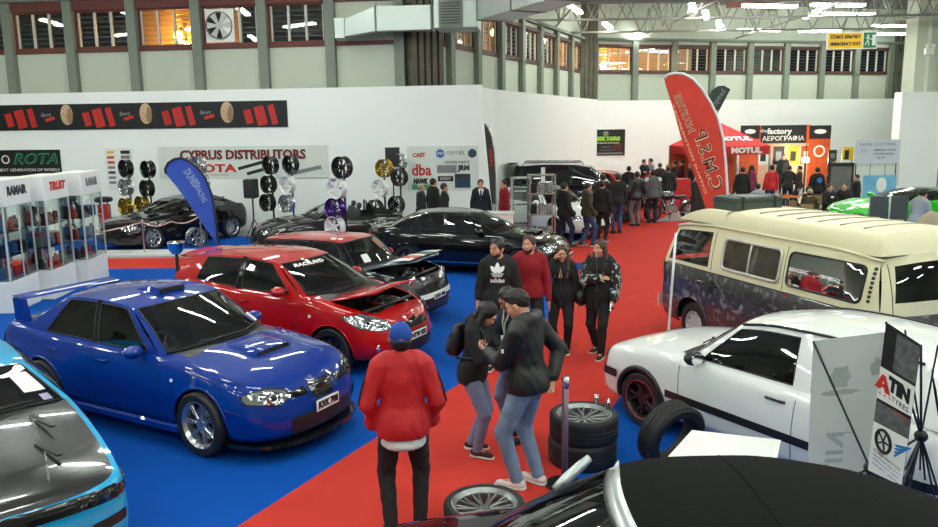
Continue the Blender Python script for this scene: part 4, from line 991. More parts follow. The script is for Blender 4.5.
# ---------------- blue saloon
def blue_saloon(loc, ang):
    P = dict(W=.87, xf=-.93, xr=3.5, paint=BLUEP, belt=[(-.93, .67), (-.7, .74), (-.2, .845), (.5, .93), (1.5, .945), (2.6, .985), (3.1, 1.02), (3.5, 1.0)],
             sill=[(-.93, .19), (-.5, .19), (.4, .2), (2.1, .21), (3.0, .25), (3.5, .34)], plan=[(-.93, .95), (-.5, .98), (0, 1.0), (.8, .975), (1.8, .975), (2.5, 1.), (3.5, .93)],
             crown=.075, ridge=.012, cowl=(.30, .62), deck=(3.02, 2.86), bonnet_x=-.62, bonnet_w=.86, cf=.5, pf=2.3,
             roof=dict(z=[(1.05, 1.37), (1.4, 1.445), (1.8, 1.46), (2.3, 1.43), (2.5, 1.39)], y=[(1.1, .59), (1.6, .61), (2.4, .57)], crown=.05, front=(1.10, 1.2), rear=(2.44, 2.32),
                       knots=[(.62, 1.2, 'body'), (.78, 1.28, 'glass'), (1.60, 1.66, 'black'), (1.68, 1.73, 'glass'), (2.5, 2.2, 'body'), (2.86, 2.32, None)]),
             arches=[(0, .33, .378), (2.525, .33, .38)], wheel=(.334, .225, .245), track=.885, rim=dict(n=7, style='pair', sw=.026, dish=.01), doors=[(.62, 1.62), (1.64, 2.36)], steer=-4, lip=.014, side_glass=glass_mat('saloon_glass', (.07, .08, .08), base=.045))
    k = car(P, loc, ang, 'glossy blue rally-style saloon with a tall boot wing and bonnet scoop'); r = k.root
    for sg in (1, -1):
        y = sg
        headlight(k, [(y * .80, .615), (y * .79, .70), (y * .60, .735), (y * .45, .70), (y * .40, .615), (y * .58, .575)], (R(sg * -16) if False else 0.,) if False else 'front', [(y * .58, .645, .06), (y * .68, .66, .035)])
        mirror(k, .88, .98, sg, BLUEP); handle(k, 1.47, .80, sg, BLUEP); handle(k, 2.3, .83, sg, BLUEP)
        decal(k, 'side_repeater', [(.38 + .025 * math.cos(a * .5), .74 + .018 * math.sin(a * .5)) for a in range(12)], 'right' if sg > 0 else 'left', mat('repeater_pale', srgb(230, 230, 220), .3), .006)
        decal(k, 'fog_cover', rpoly([(y * .78, .29), (y * .76, .42), (y * .56, .43), (y * .56, .30)], .04), 'front', BLUEP, .016)
        seam(k, [(.63, .3), (.6, .9)], 'right' if sg > 0 else 'left'); seam(k, [(1.63, .28), (1.64, .92)], 'right' if sg > 0 else 'left'); seam(k, [(-.55, .52), (-.35, .55)], 'right' if sg > 0 else 'left')
        q = MB(); q.box((1.25, sg * .855, .235), (1.9, .05, .09), bev=.02); q.build('side_skirt', BLUEP, r, angle=40)
        seam(k, [(-.62, .735 * sg), (.3, .735 * sg * .98)], 'top', .004)
    decal(k, 'grille', rpoly([(-.14, .52), (-.19, .69), (.19, .69), (.14, .52)], .05), 'front', BLKG, .008)
    for sg in (1, -1): decal(k, 'side_grille', rpoly([(sg * .21, .60), (sg * .23, .68), (sg * .43, .66), (sg * .38, .60)], .025), 'front', BLKG, .008)
    badge(k, 0, .62, .045)
    decal(k, 'lower_intake', rpoly([(-.48, .25), (-.46, .42), (.46, .42), (.48, .25)], .05), 'front', BLK, .006)
    p, n = proj_pt(k, 0, .455, 'front', .03); plate(k, p.x, 0, .46, .36, .12, 'KXK 708')
    # front lip
    q = MB(); L = []
    for i in range(25):
        a = -1 + i / 12; yy = .84 * a; hh = k.bvh.ray_cast(Vector((-4, yy, .24)), Vector((1, 0, 0))); x = hh[0].x if hh[0] is not None else -.3
        L.append([(x - .07, yy, .15), (x - .06, yy, .185), (x + .12, yy, .19), (x + .12, yy, .15)])
    q.grid(L, closed=True); q.build('front_lip', BLKG, r, angle=40)
    q = MB()
    for j, (x, z, w_) in enumerate(((-.32, .075, .23), (-.2, .085, .235), (.05, .05, .24), (.28, .012, .22))):
        pass
    rows = []
    for x, dz, w_ in ((-.24, .045, .235), (-.17, .058, .25), (-.02, .046, .25), (.15, .02, .24), (.26, -.004, .21)):
        zz = k.topz(x, 0); rows.append([(x, -w_ - .04, zz - .02), (x, -w_, zz + dz * .8), (x, -w_ * .6, zz + dz), (x, 0, zz + dz * 1.03), (x, w_ * .6, zz + dz), (x, w_, zz + dz * .8), (x, w_ + .04, zz - .02)])
    q.grid(rows); sc_ = q.build('bonnet_scoop', BLUEP, r, angle=50)
    z0 = k.topz(-.24, 0); MB().poly([(-.245, -.235, z0 - .005), (-.245, .235, z0 - .005), (-.245, .22, z0 + .042), (-.245, -.22, z0 + .042)], (.06, 0, 0)).build('scoop_intake', BLK, sc_)
    # roof vent
    zz = 1.455; rows = [[(x, -w_, zz - .03), (x, -w_ * .85, zz + dz), (x, w_ * .85, zz + dz), (x, w_, zz - .03)] for x, dz, w_ in ((1.26, .03, .19), (1.4, .045, .2), (1.65, .0, .19))]
    q = MB().grid(rows); v_ = q.build('roof_vent', BLUEP, r, angle=50); MB().poly([(1.258, -.16, zz - .02), (1.258, .16, zz - .02), (1.258, .155, zz + .024), (1.258, -.155, zz + .024)], (.03, 0, 0)).build('vent_opening', BLK, v_)
    # boot wing
    for sg in (1, -1):
        q = MB(); q.poly([(3.0, sg * .60, 1.0), (3.24, sg * .60, 1.0), (3.24, sg * .61, 1.30), (3.06, sg * .61, 1.30)], (0, sg * .06, 0)); q.build('wing_stand', BLUEP, r, angle=30)
    q = MB(); ws_ = [(3.04, 1.29), (3.07, 1.305), (3.15, 1.315), (3.25, 1.325), (3.25, 1.315), (3.15, 1.298), (3.07, 1.283)]
    q.grid([[(x, y, z) for x, z in ws_] for y in (-.66, -.4, 0, .4, .66)], closed=True); q.build('wing_blade', BLUEP, r, angle=40)
    wiper(k, .55, -.12); wiper(k, -.05, -.68)
    for sg in (1,-1): decal(k, 'tail_lamp', rpoly([(sg * .5, .72), (sg * .52, .9), (sg * .78, .9), (sg * .8, .74)], .04), 'rear', REDL, .006)
    P_ = lambda a, v: Vector(k.wsP(a, v)) + Vector((-.012, 0, .01))
    for n_, a0, a1, v0, v1, m_ in (('permit_sticker', -.74, -.88, .12, .32, PLW), ('permit_badge', -.62, -.73, .14, .28, mat('sticker_blue', srgb(40, 70, 150), .5))):
        MB().grid([[P_(a0 + (a1 - a0) * i / 2, v0 + (v1 - v0) * j / 3) for i in range(3)] for j in range(4)]).build(n_, m_, r)
    return k
# ---------------- engine bay shared by the two cars with raised bonnets
def engine_bay(k, x0, x1, w, z, seed):
    rnd = random.Random(seed); r = k.root
    MB().box(((x0 + x1) / 2, 0, z - .34), (x1 - x0, w * 2, .05)).box((x1, 0, z - .15), (.04, w * 2, .4)).build('engine_bay', mat('bay_black', (.008, .008, .009), .7), r)
    MB().box(((x0 + x1) / 2 + .05, -.02, z - .16), (.42, .52, .2), bev=.05).build('engine_cover', BLK, r, angle=50)
    MB().box(((x0 + x1) / 2 + .05, -.02, z - .05), (.3, .14, .03), bev=.01).build('cover_badge', ALU, r, angle=50)
    MB().box((x1 - .2, -w * .72, z - .15), (.24, .2, .2), bev=.02).build('battery', mat('battery_grey', (.12, .12, .13), .6), r)
    MB().lathe([(0, .06), (.07, .06), (.09, .04), (.09, -.08)], 18, 'z', (x1 - .12, w * .7, z - .08)).build('suspension_top', ALU, r, angle=40)
    MB().box((x0 + .22, w * .6, z - .14), (.2, .22, .16), bev=.03).build('air_filter', GUN, r, angle=50)
    for j in range(5):
        a = Vector((x0 + .12 + rnd.random() * .5, -w * .8 + 1.6 * w * rnd.random(), z - .1)); b = Vector((x0 + .12 + rnd.random() * .5, -w * .8 + 1.6 * w * rnd.random(), z - .1)); m = (a + b) / 2 + Vector((0, 0, .08))
        MB().tube([a + (m - a) * t * 2 if t < .5 else m + (b - m) * (t - .5) * 2 for t in [i / 8 for i in range(9)]], .018 + .012 * rnd.random(), 8).build('hose', [BLK, ALU, GUN, mat('hose_red', srgb(120, 20, 20), .5), BLK][j], r, smooth=True)
    MB().tube([(x0 + .16, -w * .9, z - .03), (x0 + .13, 0, z - .02), (x0 + .16, w * .9, z - .03)], .03, 8).build('slam_panel', BLK, r, smooth=True)
def red_hatch(loc, ang):
    P = dict(W=.87, xf=-.86, xr=3.17, paint=REDP, belt=[(-.86, .66), (-.6, .77), (0, .90), (.45, .985), (1.5, 1.0), (2.6, 1.07), (3.17, 1.06)], sill=[(-.86, .2), (-.4, .2), (.4, .21), (2.2, .21), (2.9, .27), (3.17, .32)],
             plan=[(-.86, .93), (-.3, .98), (.1, 1.), (1.6, .985), (2.5, 1.), (3.17, .94)], crown=.06, cowl=(.16, .5), deck=(3.08, 2.98), bonnet_x=-.52, bonnet_w=.84, cf=.55, pf=2.2, open=24, cr=.32,
             roof=dict(z=[(.95, 1.39), (1.3, 1.465), (1.7, 1.49), (2.4, 1.465), (2.95, 1.40)], y=[(.95, .555), (1.6, .57), (2.9, .52)], crown=.045, front=(.99, 1.1), rear=(2.95, 2.84),
                       knots=[(.5, 1.1, 'body'), (.70, 1.2, 'glass'), (1.62, 1.62, 'black'), (1.72, 1.72, 'glass'), (2.5, 2.42, 'body'), (2.98, 2.84, None)]),
             arches=[(0, .31, .36), (2.585, .31, .36)], wheel=(.312, .215, .222), rim=dict(n=8, style='plain', sw=.035), rim_mat=GUN, doors=[(.55, 1.68)], lip=.012)
    k = car(P, loc, ang, 'glossy red hot hatchback with a raised bonnet between blue saloon and striped mini'); r = k.root
    engine_bay(k, -.55, .2, .66, .86, 3)
    for sg in (1, -1):
        y = sg; sd = 'right' if sg > 0 else 'left'
        headlight(k, [(y * .80, .66), (y * .82, .80), (y * .66, .83), (y * .46, .70), (y * .44, .63), (y * .6, .60)], 'front', [(y * .70, .72, .055), (y * .57, .66, .045)])
        mirror(k, .82, 1.06, sg, REDP); handle(k, 1.5, .86, sg, REDP); seam(k, [(.56, .3), (.52, .95)], sd); seam(k, [(1.69, .3), (1.69, .98)], sd)
        decal(k, 'side_repeater', [(.32 + .022 * math.cos(a * .5), .76 + .02 * math.sin(a * .5)) for a in range(12)], sd, mat('repeater_pale', srgb(230, 230, 220), .3), .006)
        p, n = proj_pt(k, y * .66, .38, 'front', .005); MB().sphere(p, .05, 12, 8, (.3, 1, 1)).build('fog_lamp', LREF, r, smooth=True)
        decal(k, 'tail_lamp', rpoly([(sg * .62, .8), (sg * .62, 1.05), (sg * .78, 1.05), (sg * .8, .8)], .04), 'rear', REDL, .006)
    decal(k, 'grille', rpoly([(-.4, .56), (-.36, .66), (.36, .66), (.4, .56)], .03), 'front', BLKG, .006)
    decal(k, 'lower_intake', rpoly([(-.5, .24), (-.46, .40), (.46, .40), (.5, .24)], .05), 'front', BLK, .006); badge(k, 0, .66, .05)
    decal(k, 'splitter', rpoly([(-.66, .205), (-.64, .245), (.64, .245), (.66, .205)], .01), 'front', ALU, .012)
    decal(k, 'bumper_grille', rpoly([(y_, z_) for y_, z_ in ((-.3, .52), (-.34, .47), (.34, .47), (.3, .52))], .02), 'front', BLK, .006)
    p, n = proj_pt(k, 0, .46, 'front', .025); plate(k, p.x, 0, .46, .42, .11, 'HTW 555')
    q = MB(); q.grid([[(x, a * .53, z + .02 - .05 * a * a) for x, z in ((2.80, 1.395), (2.92, 1.405), (3.06, 1.40), (3.06, 1.385), (2.95, 1.375))] for a in [-1 + i / 5 for i in range(11)]], closed=True); q.build('roof_spoiler', REDP, r, angle=40)
    wiper(k, .5, -.15); wiper(k, -.1, -.66)
    me = text_mesh('RACELAND', .13, .006, .002, .3, 1., .62); me.materials.append(PLW)
    for v in me.vertices:
        a, w_ = v.co.x / .56, v.co.y; v.co = Vector(k.wsP(-a * .8 if False else -a * .85 + .28, .83 + w_ * .9)) + Vector((-.012 - v.co.z, 0, .012))
    link(bpy.data.objects.new('screen_lettering', me), r)
    return k
def striped_mini(loc, ang):
    P = dict(W=.845, xf=-.68, xr=2.95, paint=NAVY, bonnet_paint=SLV, roof_paint=REDP, belt=[(-.68, .70), (-.4, .83), (.3, .92), (1., .94), (2.6, .98), (2.95, .95)], sill=[(-.68, .2), (.4, .19), (2.2, .19), (2.95, .3)],
             plan=[(-.68, .9), (-.2, .98), (.1, 1.), (1.4, .97), (2.4, 1.), (2.95, .9)], crown=.05, cowl=(.38, .56), deck=(2.9, 2.78), bonnet_x=-.5, bonnet_w=.9, cf=.42, cr=.35, open=19,
             roof=dict(z=[(.75, 1.36), (1.2, 1.41), (2., 1.405), (2.62, 1.35)], y=[(.8, .56), (1.6, .57), (2.6, .53)], crown=.04, front=(.80, .90), rear=(2.6, 2.5), knots=[(.56, .90, 'black'), (.68, .97, 'glass'), (1.42, 1.42, 'black'), (1.50, 1.5, 'glass'), (2.5, 2.38, 'black'), (2.78, 2.5, None)]),
             arches=[(0, .30, .345), (2.467, .30, .345)], wheel=(.30, .2, .215), rim=dict(n=5, style='twin'), rim_mat=GUN, doors=[(.5, 1.5)], lip=.025, lip_mat=BLK)
    k = car(P, loc, ang, 'small dark hatchback with red roof and raised striped bonnet behind the red hatchback'); r = k.root
    engine_bay(k, -.5, .32, .6, .84, 5)
    for sg in (1, -1):
        y = sg; sd = 'right' if sg > 0 else 'left'
        p = Vector((-.44, y * .53, .74)); q = MB(); q.lathe([(.115, .0), (.12, .03), (.1, .045), (.06, .055), (0, .058)], 20, 'x', (0, 0, 0)); q.v = [(p.x - a_[0], p.y + a_[1], p.z + a_[2]) for a_ in q.v]; q.build('headlight', LREF, r, smooth=True)
        mirror(k, .78, 1.0, sg, REDP); seam(k, [(.5, .25), (.52, .9)], sd); handle(k, 1.35, .8, sg, CHR)
        p, n = proj_pt(k, y * .5, .33, 'front', .004); MB().sphere(p, .05, 12, 8, (.3, 1, 1)).build('fog_lamp', LREF, r, smooth=True)
        decal(k, 'tail_lamp', rpoly([(sg * .6, .75), (sg * .6, .92), (sg * .7, .92), (sg * .72, .75)], .03), 'rear', REDL, .006)
    decal(k, 'grille', rpoly([(-.36, .54), (-.42, .68), (.42, .68), (.36, .54)], .06), 'front', BLKG, .008)
    decal(k, 'bumper_band', rpoly([(-.72, .46), (-.7, .54), (.7, .54), (.72, .46)], .03), 'front', PLW, .014)
    decal(k, 'lower_intake', rpoly([(-.5, .22), (-.46, .38), (.46, .38), (.5, .22)], .05), 'front', BLK, .006)
    decal(k, 'splitter', rpoly([(-.68, .2), (-.66, .235), (.66, .235), (.68, .2)], .01), 'front', BLKG, .02)
    p, n = proj_pt(k, 0, .5, 'front', .025); plate(k, p.x, 0, .47, .42, .1, 'KVD 401')
    M = k.bonM; cols = [('bonnet_stripe', -.62, -.36, PLW), ('bonnet_stripe', -.36, -.02, mat('stripe_green', srgb(24, 70, 46), .4, coat=.6)), ('bonnet_stripe', -.02, .12, PLW), ('bonnet_stripe', .12, .42, mat('stripe_red', srgb(190, 20, 24), .4, coat=.6)), ('bonnet_stripe', .42, .62, PLW)]
    for nm, a0, a1, m_ in cols:
        q = MB(); rows = []
        for i in range(8):
            x = -.46 + .30 * i / 7; rows.append([tuple(M @ Vector((x, (a0 + (a1 - a0) * j / 4) * .98, k.topz(x, (a0 + (a1 - a0) * j / 4) / .74 * .86) + .028))) for j in range(5)])
        q.grid(rows).build(nm, m_, k.bonnet)
    P_ = lambda a, v: Vector(k.wsP(a, v)) + Vector((-.012, 0, .01))
    for n_, a0, a1, v0, v1, m_ in (('screen_sticker', -.25, -.5, .45, .85, mat('sticker_red', srgb(190, 40, 30), .5, noise=.8, scale=14, noise_col=srgb(60, 120, 60))), ('screen_sticker', .45, .66, .10, .4, PLW)):
        MB().grid([[P_(a0 + (a1 - a0) * i / 2, v0 + (v1 - v0) * j / 3) for i in range(3)] for j in range(4)]).build(n_, m_, r)
    # pale script on the roof edge
    text('RS 10', (1.0, .50, 1.40), (-1, .0, 0), (0, -1, .3), .1, PLW, r, 'roof_lettering', bold=.004)
    return k
def simple_lights(k, sg, hl, tl, fog=None, sd=None, hm=LREF, base_r=.03):
    y = sg; headlight(k, [(y * a, b) for a, b in hl], 'front', [(y * sum(a for a, b in hl) / len(hl), sum(b for a, b in hl) / len(hl), .05)], base=hm, r=base_r)
    decal(k, 'tail_lamp', rpoly([(y * a, b) for a, b in tl], .03), 'rear', REDL, .006)
def white_hatch(loc, ang):
    P = dict(W=.85, xf=-.80, xr=3.22, paint=WHTP, belt=[(-.8, .70), (-.5, .79), (.4, .90), (1.5, .92), (3.22, .93)], sill=[(-.8, .22), (.4, .21), (2.2, .21), (3.22, .3)], plan=[(-.8, .95), (0, .985), (.8, 1.), (2.3, 1.), (3.22, .95)], rows=[(0, .9, .08, .06), (.05, .95, .03, .03), (.14, .975, .005, .005), (.28, .99, 0, 0), (.42, 1., .0, .0), (.55, 1.0, .02, .0), (.68, .995, .04, .012), (.8, .985, .05, .03), (.9, .965, .06, .05), (.96, .94, .08, .07), (1, .90, .12, .1)],
             crown=.05, ridge=.008, cowl=(.44, .62), deck=(3.14, 3.06), bonnet_x=-.62, bonnet_w=.88, cf=.3, pf=2.6, cr=.25, roof=dict(z=[(1.0, 1.345), (1.5, 1.43), (2., 1.445), (2.9, 1.39)], y=[(1.05, .565), (1.6, .58), (2.9, .54)], crown=.035, front=(.99, 1.08), rear=(2.9, 2.84),
             knots=[(.62, 1.08, 'body'), (.74, 1.15, 'glass'), (1.80, 1.74, 'body'), (1.98, 1.90, 'glass'), (2.62, 2.44, 'body'), (3.06, 2.84, None)], hv=(.06, .88), bulge=.012),
             arches=[(0, .30, .35), (2.475, .30, .35)], wheel=(.30, .2, .21), rim=dict(n=5, style='twin', sw=.05), rim_mat=GUN, doors=[(.55, 1.86)], lip=.03, lip_mat=BLK, track=.835, side_glass=DKG)
    k = car(P, loc, ang, 'white three-door hatchback with black side strips parked in front of the camper van'); r = k.root
    for sg in (1, -1):
        sd = 'right' if sg > 0 else 'left'; simple_lights(k, sg, [(.74, .58), (.74, .70), (.42, .70), (.42, .58)], [(.55, .7), (.55, .88), (.72, .88), (.74, .7)])
        mirror(k, .78, .97, sg, BLK); handle(k, 1.68, .80, sg, BLK, .2)
        for a, b in ((.38, 2.1), (2.86, 3.1)): decal(k, 'side_strip', [(a, .455), (b, .455), (b, .535), (a, .535)], sd, BLK, .014, .1)
        seam(k, [(.56, .25), (.54, .88)], sd); seam(k, [(1.86, .25), (1.88, .90)], sd)
        q = MB(); q.tube([Vector(k.sdP(x, x, 1., sg)) + Vector((0, sg * .004, .006)) for x in ()] or [Vector((x, sg * (curve(P['roof']['y'])(x) + .006), curve(P['roof']['z'])(x) - .035 + .004)) for x in [1.1 + .1 * i for i in range(18)]], .014, 6); q.build('roof_gutter', BLK, r, smooth=True)
        R_ = [c for c in r.children if c.name.startswith('wheel') and 'arch' not in c.name]
    for y0, y1 in ((-.79, .79),): decal(k, 'bumper_strip', [(-.76, .46), (.76, .46), (.76, .55), (-.76, .55)], 'front', BLK, .016)
    for sg in (1, -1): decal(k, 'bumper_strip', [(-.62, .46), (-.36, .46), (-.36, .55), (-.62, .55)], 'right' if sg > 0 else 'left', BLK, .016)
    decal(k, 'grille', rpoly([(-.4, .59), (-.4, .68), (.4, .68), (.4, .59)], .02), 'front', BLK, .006); badge(k, 0, .635, .04); decal(k, 'lower_intake', rpoly([(-.5, .27), (-.5, .4), (.5, .4), (.5, .27)], .03), 'front', BLK, .006)
    decal(k, 'front_spoiler', [(-.72, .215), (.72, .215), (.72, .25), (-.72, .25)], 'front', BLK, .02)
    wiper(k, .5, -.1); wiper(k, -.05, -.62)
    for c in list(r.children):
        if c.name.split('.')[0] == 'wheel': MB().lathe([(.207, .098), (.214, .1), (.216, .094), (.208, .09)], 40, 'y', closed=True).build('rim_stripe', mat('rim_red', srgb(200, 40, 50), .4), c, smooth=True)
    q = MB(); q.tube([(.1, -.55, .82), (.1, -.56, .86)], .02, 6)
    q = MB(); p = Vector((1.35, -.45, 1.42)); q.tube([(2.75, 0, 1.385), (2.95, 0, 1.62)], .006, 5); q.build('aerial', BLK, r)
    return k
def camper_van(loc, ang):
    mural = mat('mural_paint', srgb(46, 46, 48), .35, coat=.7)
    nt = mural.node_tree; b = nt.nodes['Principled BSDF']; tc = nt.nodes.new('ShaderNodeTexCoord'); n1 = nt.nodes.new('ShaderNodeTexNoise'); n1.inputs['Scale'].default_value = 4.2; n1.inputs['Detail'].default_value = 9; n1.inputs['Distortion'].default_value = 2.2
    cr = nt.nodes.new('ShaderNodeValToRGB'); e = cr.color_ramp.elements; e[0].position = .3; e[0].color = (.006, .006, .007, 1); e[1].position = .75; e[1].color = (.30, .31, .31, 1)
    for p_, c_ in ((.44, (.045, .046, .047)), (.52, (.022, .021, .021)), (.6, (.12, .12, .12))): x = e.new(p_); x.color = (*c_, 1)
    n2 = nt.nodes.new('ShaderNodeTexNoise'); n2.inputs['Scale'].default_value = 1.1; cr2 = nt.nodes.new('ShaderNodeValToRGB'); cr2.color_ramp.elements[0].position = .62; cr2.color_ramp.elements[1].position = .78
    mx = nt.nodes.new('ShaderNodeMix'); mx.data_type = 'RGBA'; mx.inputs['B'].default_value = (*srgb(110, 34, 38), 1)
    L = nt.links.new; L(tc.outputs['Object'], n1.inputs[0]); L(tc.outputs['Object'], n2.inputs[0]); L(n1.outputs[0], cr.inputs[0]); L(n2.outputs[0], cr2.inputs[0]); L(cr2.outputs[0], mx.inputs['Factor']); L(cr.outputs[0], mx.inputs['A']); L(mx.outputs['Result'], b.inputs['Base Color'])
    P = dict(W=.86, xf=-1.05, xr=3.45, paint=mural, gh_paint=CREAMP, roof_paint=CREAMP, frame_paint=CREAMP, belt=[(-1.05, 1.12), (-.9, 1.15), (0, 1.16), (3.45, 1.17)], sill=[(-1.05, .3), (0, .28), (2.4, .28), (3.45, .36)], plan=[(-1.05, .9), (-.6, .98), (0, 1), (2.9, 1), (3.45, .93)],
             rows=[(0, .9, .08, .06), (.05, .94, .02, .03), (.12, .965, .0, .005), (.22, .98, -.01, 0), (.35, .99, -.01, .0), (.5, 1.0, .0, .0), (.62, 1., .015, .0), (.74, .995, .03, .0), (.85, .985, .05, .01), (.93, .97, .065, .03), (1, .945, .085, .05)],
             crown=.02, cowl=(-.93, -.80), deck=(3.40, 3.3), bonnet_x=-3, cf=.3, cr=.28, sharp=50, roof=dict(z=[(-.72, 1.79), (-.3, 1.86), (.5, 1.9), (2.5, 1.9), (3.22, 1.84)], y=[(-.72, .66), (0, .70), (2.8, .70), (3.22, .66)], crown=.085, front=(-.72, -.60), rear=(3.25, 3.14), bulge=.02, wsv=(.10, .88), pillar=.88, rwv=(.22, .85), rpillar=.8,
             knots=[(-.80, -.60, 'body'), (-.70, -.52, 'glass'), (.30, .30, 'body'), (3.3, 3.14, None)], hv=(.12, .86)), rw_glass=DKG, side_glass=glass_mat('clear_glass', (.72, .75, .74), base=.06),
             arches=[(0, .34, .40), (2.4, .34, .40)], wheel=(.325, .19, .20), rim=dict(n=8, style='plain', sw=.09, dish=.0, hub=.09), rim_mat=mat('rim_pale', srgb(205, 205, 200), .4, .3), doors=[(-.62, .36)], lip=.014, lip_mat=mural, track=.80, dens=1, seats=True, rear_seats=False)
    k = car(P, loc, ang, 'cream over dark mural camper van with a raised roof parked behind the white hatchback', 'camper van', 'camper_van'); r = k.root
    for sg in (1, -1):
        sd = 'right' if sg > 0 else 'left'
        for a, b, split in ((.62, 1.74, True), (1.88, 3.02, False)):
            w = decal(k, 'side_window', rpoly([(a, 1.27), (a, 1.68), (b, 1.68), (b, 1.27)], .08, 5), sd, DKG if not split else mat('curtained_glass', srgb(40, 40, 36), .06, coat=1., noise=.8, scale=5, noise_col=srgb(92, 86, 66)), .012, .12)
            E = rpoly([(a, 1.27), (a, 1.68), (b, 1.68), (b, 1.27)], .08, 5); MB().tube([proj_pt(k, x, z, sd, .012)[0] for x, z in E], .022 if split else .014, 8, closed=True).build('window_frame', mat('frame_pale', srgb(206, 206, 196), .35, .4) if split else SEAL, w, smooth=True)
            if split: MB().tube([proj_pt(k, (a + b) / 2 - .02, z, sd, .014)[0] for z in (1.28, 1.4, 1.55, 1.67)], .016, 6).build('window_bar', mat('frame_pale', (0, 0, 0)), w, smooth=True)
        for j in range(8): decal(k, 'air_louvre', [(3.10, 1.30 + .05 * j), (3.145, 1.30 + .05 * j), (3.145, 1.335 + .05 * j), (3.10, 1.335 + .05 * j)], sd, BLK, .006)
        seam(k, [(.34, .4), (.34, 1.1)], sd); seam(k, [(.38, 1.2), (.38, 1.74)], sd, .005); seam(k, [(1.81, 1.2), (1.81, 1.74)], sd, .005); seam(k, [(-.7, 1.165), (3.2, 1.175)], sd, .008)
        handle(k, .22, 1.02, sg, CHR, .14); handle(k, .52, 1.0, sg, BLK, .14); decal(k, 'door_lock_plate', [(.46 + .06 * math.cos(a * .42), .98 + .10 * math.sin(a * .42)) for a in range(15)], sd, BLK, .006)
        headlight(k, [(sg * (.55 + .12 * math.cos(a * PI / 6)), .72 + .12 * math.sin(a * PI / 6)) for a in range(12)], 'front', (), r=.01)
        decal(k, 'tail_lamp', rpoly([(sg * .62, .6), (sg * .62, .9), (sg * .73, .9), (sg * .73, .6)], .02), 'rear', REDL, .01); decal(k, 'marker_lamp', [(1.86, 1.125), (1.93, 1.125), (1.93, 1.16), (1.86, 1.16)], sd, REDL, .008)
        q = MB(); q.tube([(x, sg * (curve(P['roof']['y'])(x) + .022), curve(P['roof']['z'])(x) - .085 + .005) for x in [-.6 + .19 * i for i in range(21)]], .018, 6); q.build('roof_gutter', CREAMP, r, smooth=True)
    for x, w_, nm in ((-1.12, .82, 'front_bumper'), (3.52, .82, 'rear_bumper')):
        s_ = -1 if x < 0 else 1; q = MB(); q.grid([[(x - s_ * .35 * max(0, abs(a) - .85) / .15 * .7, a * w_, z) for z in (.40, .44, .52, .56)] for a in [-1, -.95, -.9, -.85, -.4, 0, .4, .85, .9, .95, 1]]); bm_ = q.build(nm, WHTP, r, angle=40)
    # raised roof with shallow ridges, and the luggage well at the front
    rows = []; n_ = 40
    for i in range(n_ + 1):
        x = .26 + (3.22 - .26) * i / n_; e = min(1, (i / n_) / .10) if i < n_ * .5 else min(1, (1 - i / n_) / .05); e = math.sin(e * PI / 2); rib = .008 * (1 if (int((x - .4) / .16) % 2 == 0 and .6 < x < 3.0) else 0)
        rows.append([(x, a * .67, 1.82 + h_ * e + (rib if abs(a) < .8 else 0)) for a, h_ in ((-1.03, -.02), (-1.02, .06), (-.99, .15), (-.93, .195), (-.85, .215), (-.5, .235), (0, .245), (.5, .235), (.85, .215), (.93, .195), (.99, .15), (1.02, .06), (1.03, -.02))])
    MB().grid(rows).build('raised_roof', CREAMP, r, angle=35)
    for x in (.95, 1.3, 1.65, 2.0, 2.35, 2.7): MB().tube([(x, a * .67, 1.826 + .245 - .04 * a * a) for a in (-.72, -.5, -.25, 0, .25, .5, .72)], .012, 6).build('groove_shade_line', mat('rib_shadow', srgb(168, 162, 130), .6, noise=.2), r, smooth=True)  # darker cream tubes stand in for the shade of the roof grooves
    q = MB()
    rows = []
    for i in range(13):
        x = -.66 + 1.14 * i / 12; e = math.sin(min(1, i / 8) * PI / 2); rows.append([(x, a * (.60 + .06 * e), 1.82 + .05 * e + h_ * (.25 + .85 * e)) for a, h_ in ((-1.05, -.03), (-1.02, .08), (-.95, .14), (-.85, .15), (-.78, .06), (0, .09), (.78, .06), (.85, .15), (.95, .14), (1.02, .08), (1.05, -.03))])
    q.grid(rows); q.build('luggage_well', CREAMP, r, angle=40)
    decal(k, 'number_plate', rpoly([(-.25, .62), (-.25, .74), (.25, .74), (.25, .62)], .01), 'rear', PLW, .01)
    seam(k, [(-.62, 1.72), (-.66, 1.0), (-.6, .5)], 'rear', .005); seam(k, [(.62, 1.72), (.66, 1.0), (.6, .5)], 'rear', .005)
    M = Matrix.Translation((loc[0], loc[1], 0)) @ Matrix.Rotation(R(ang), 4, 'Z')
    c_ = M @ Vector((-.06, .12, 2.09)); ch = MB().box((0, 0, 0), (.5, .86, .2), bev=.02).build('storage_box', mat('box_green_grey', srgb(62, 76, 70), .5, noise=.15), label='dark green-grey storage box strapped on the front of the camper roof', cat='box', loc=c_, rot=(0, 0, R(ang)))
    MB().box((0, 0, .035), (.515, .875, .012)).build('lid_seam', BLK, ch)
    for s_ in (-1, 1): MB().box((0, s_ * .28, .0), (.512, .05, .212), bev=.004).build('strap', mat('strap_dark', (.02, .024, .022), .8), ch)
    return k
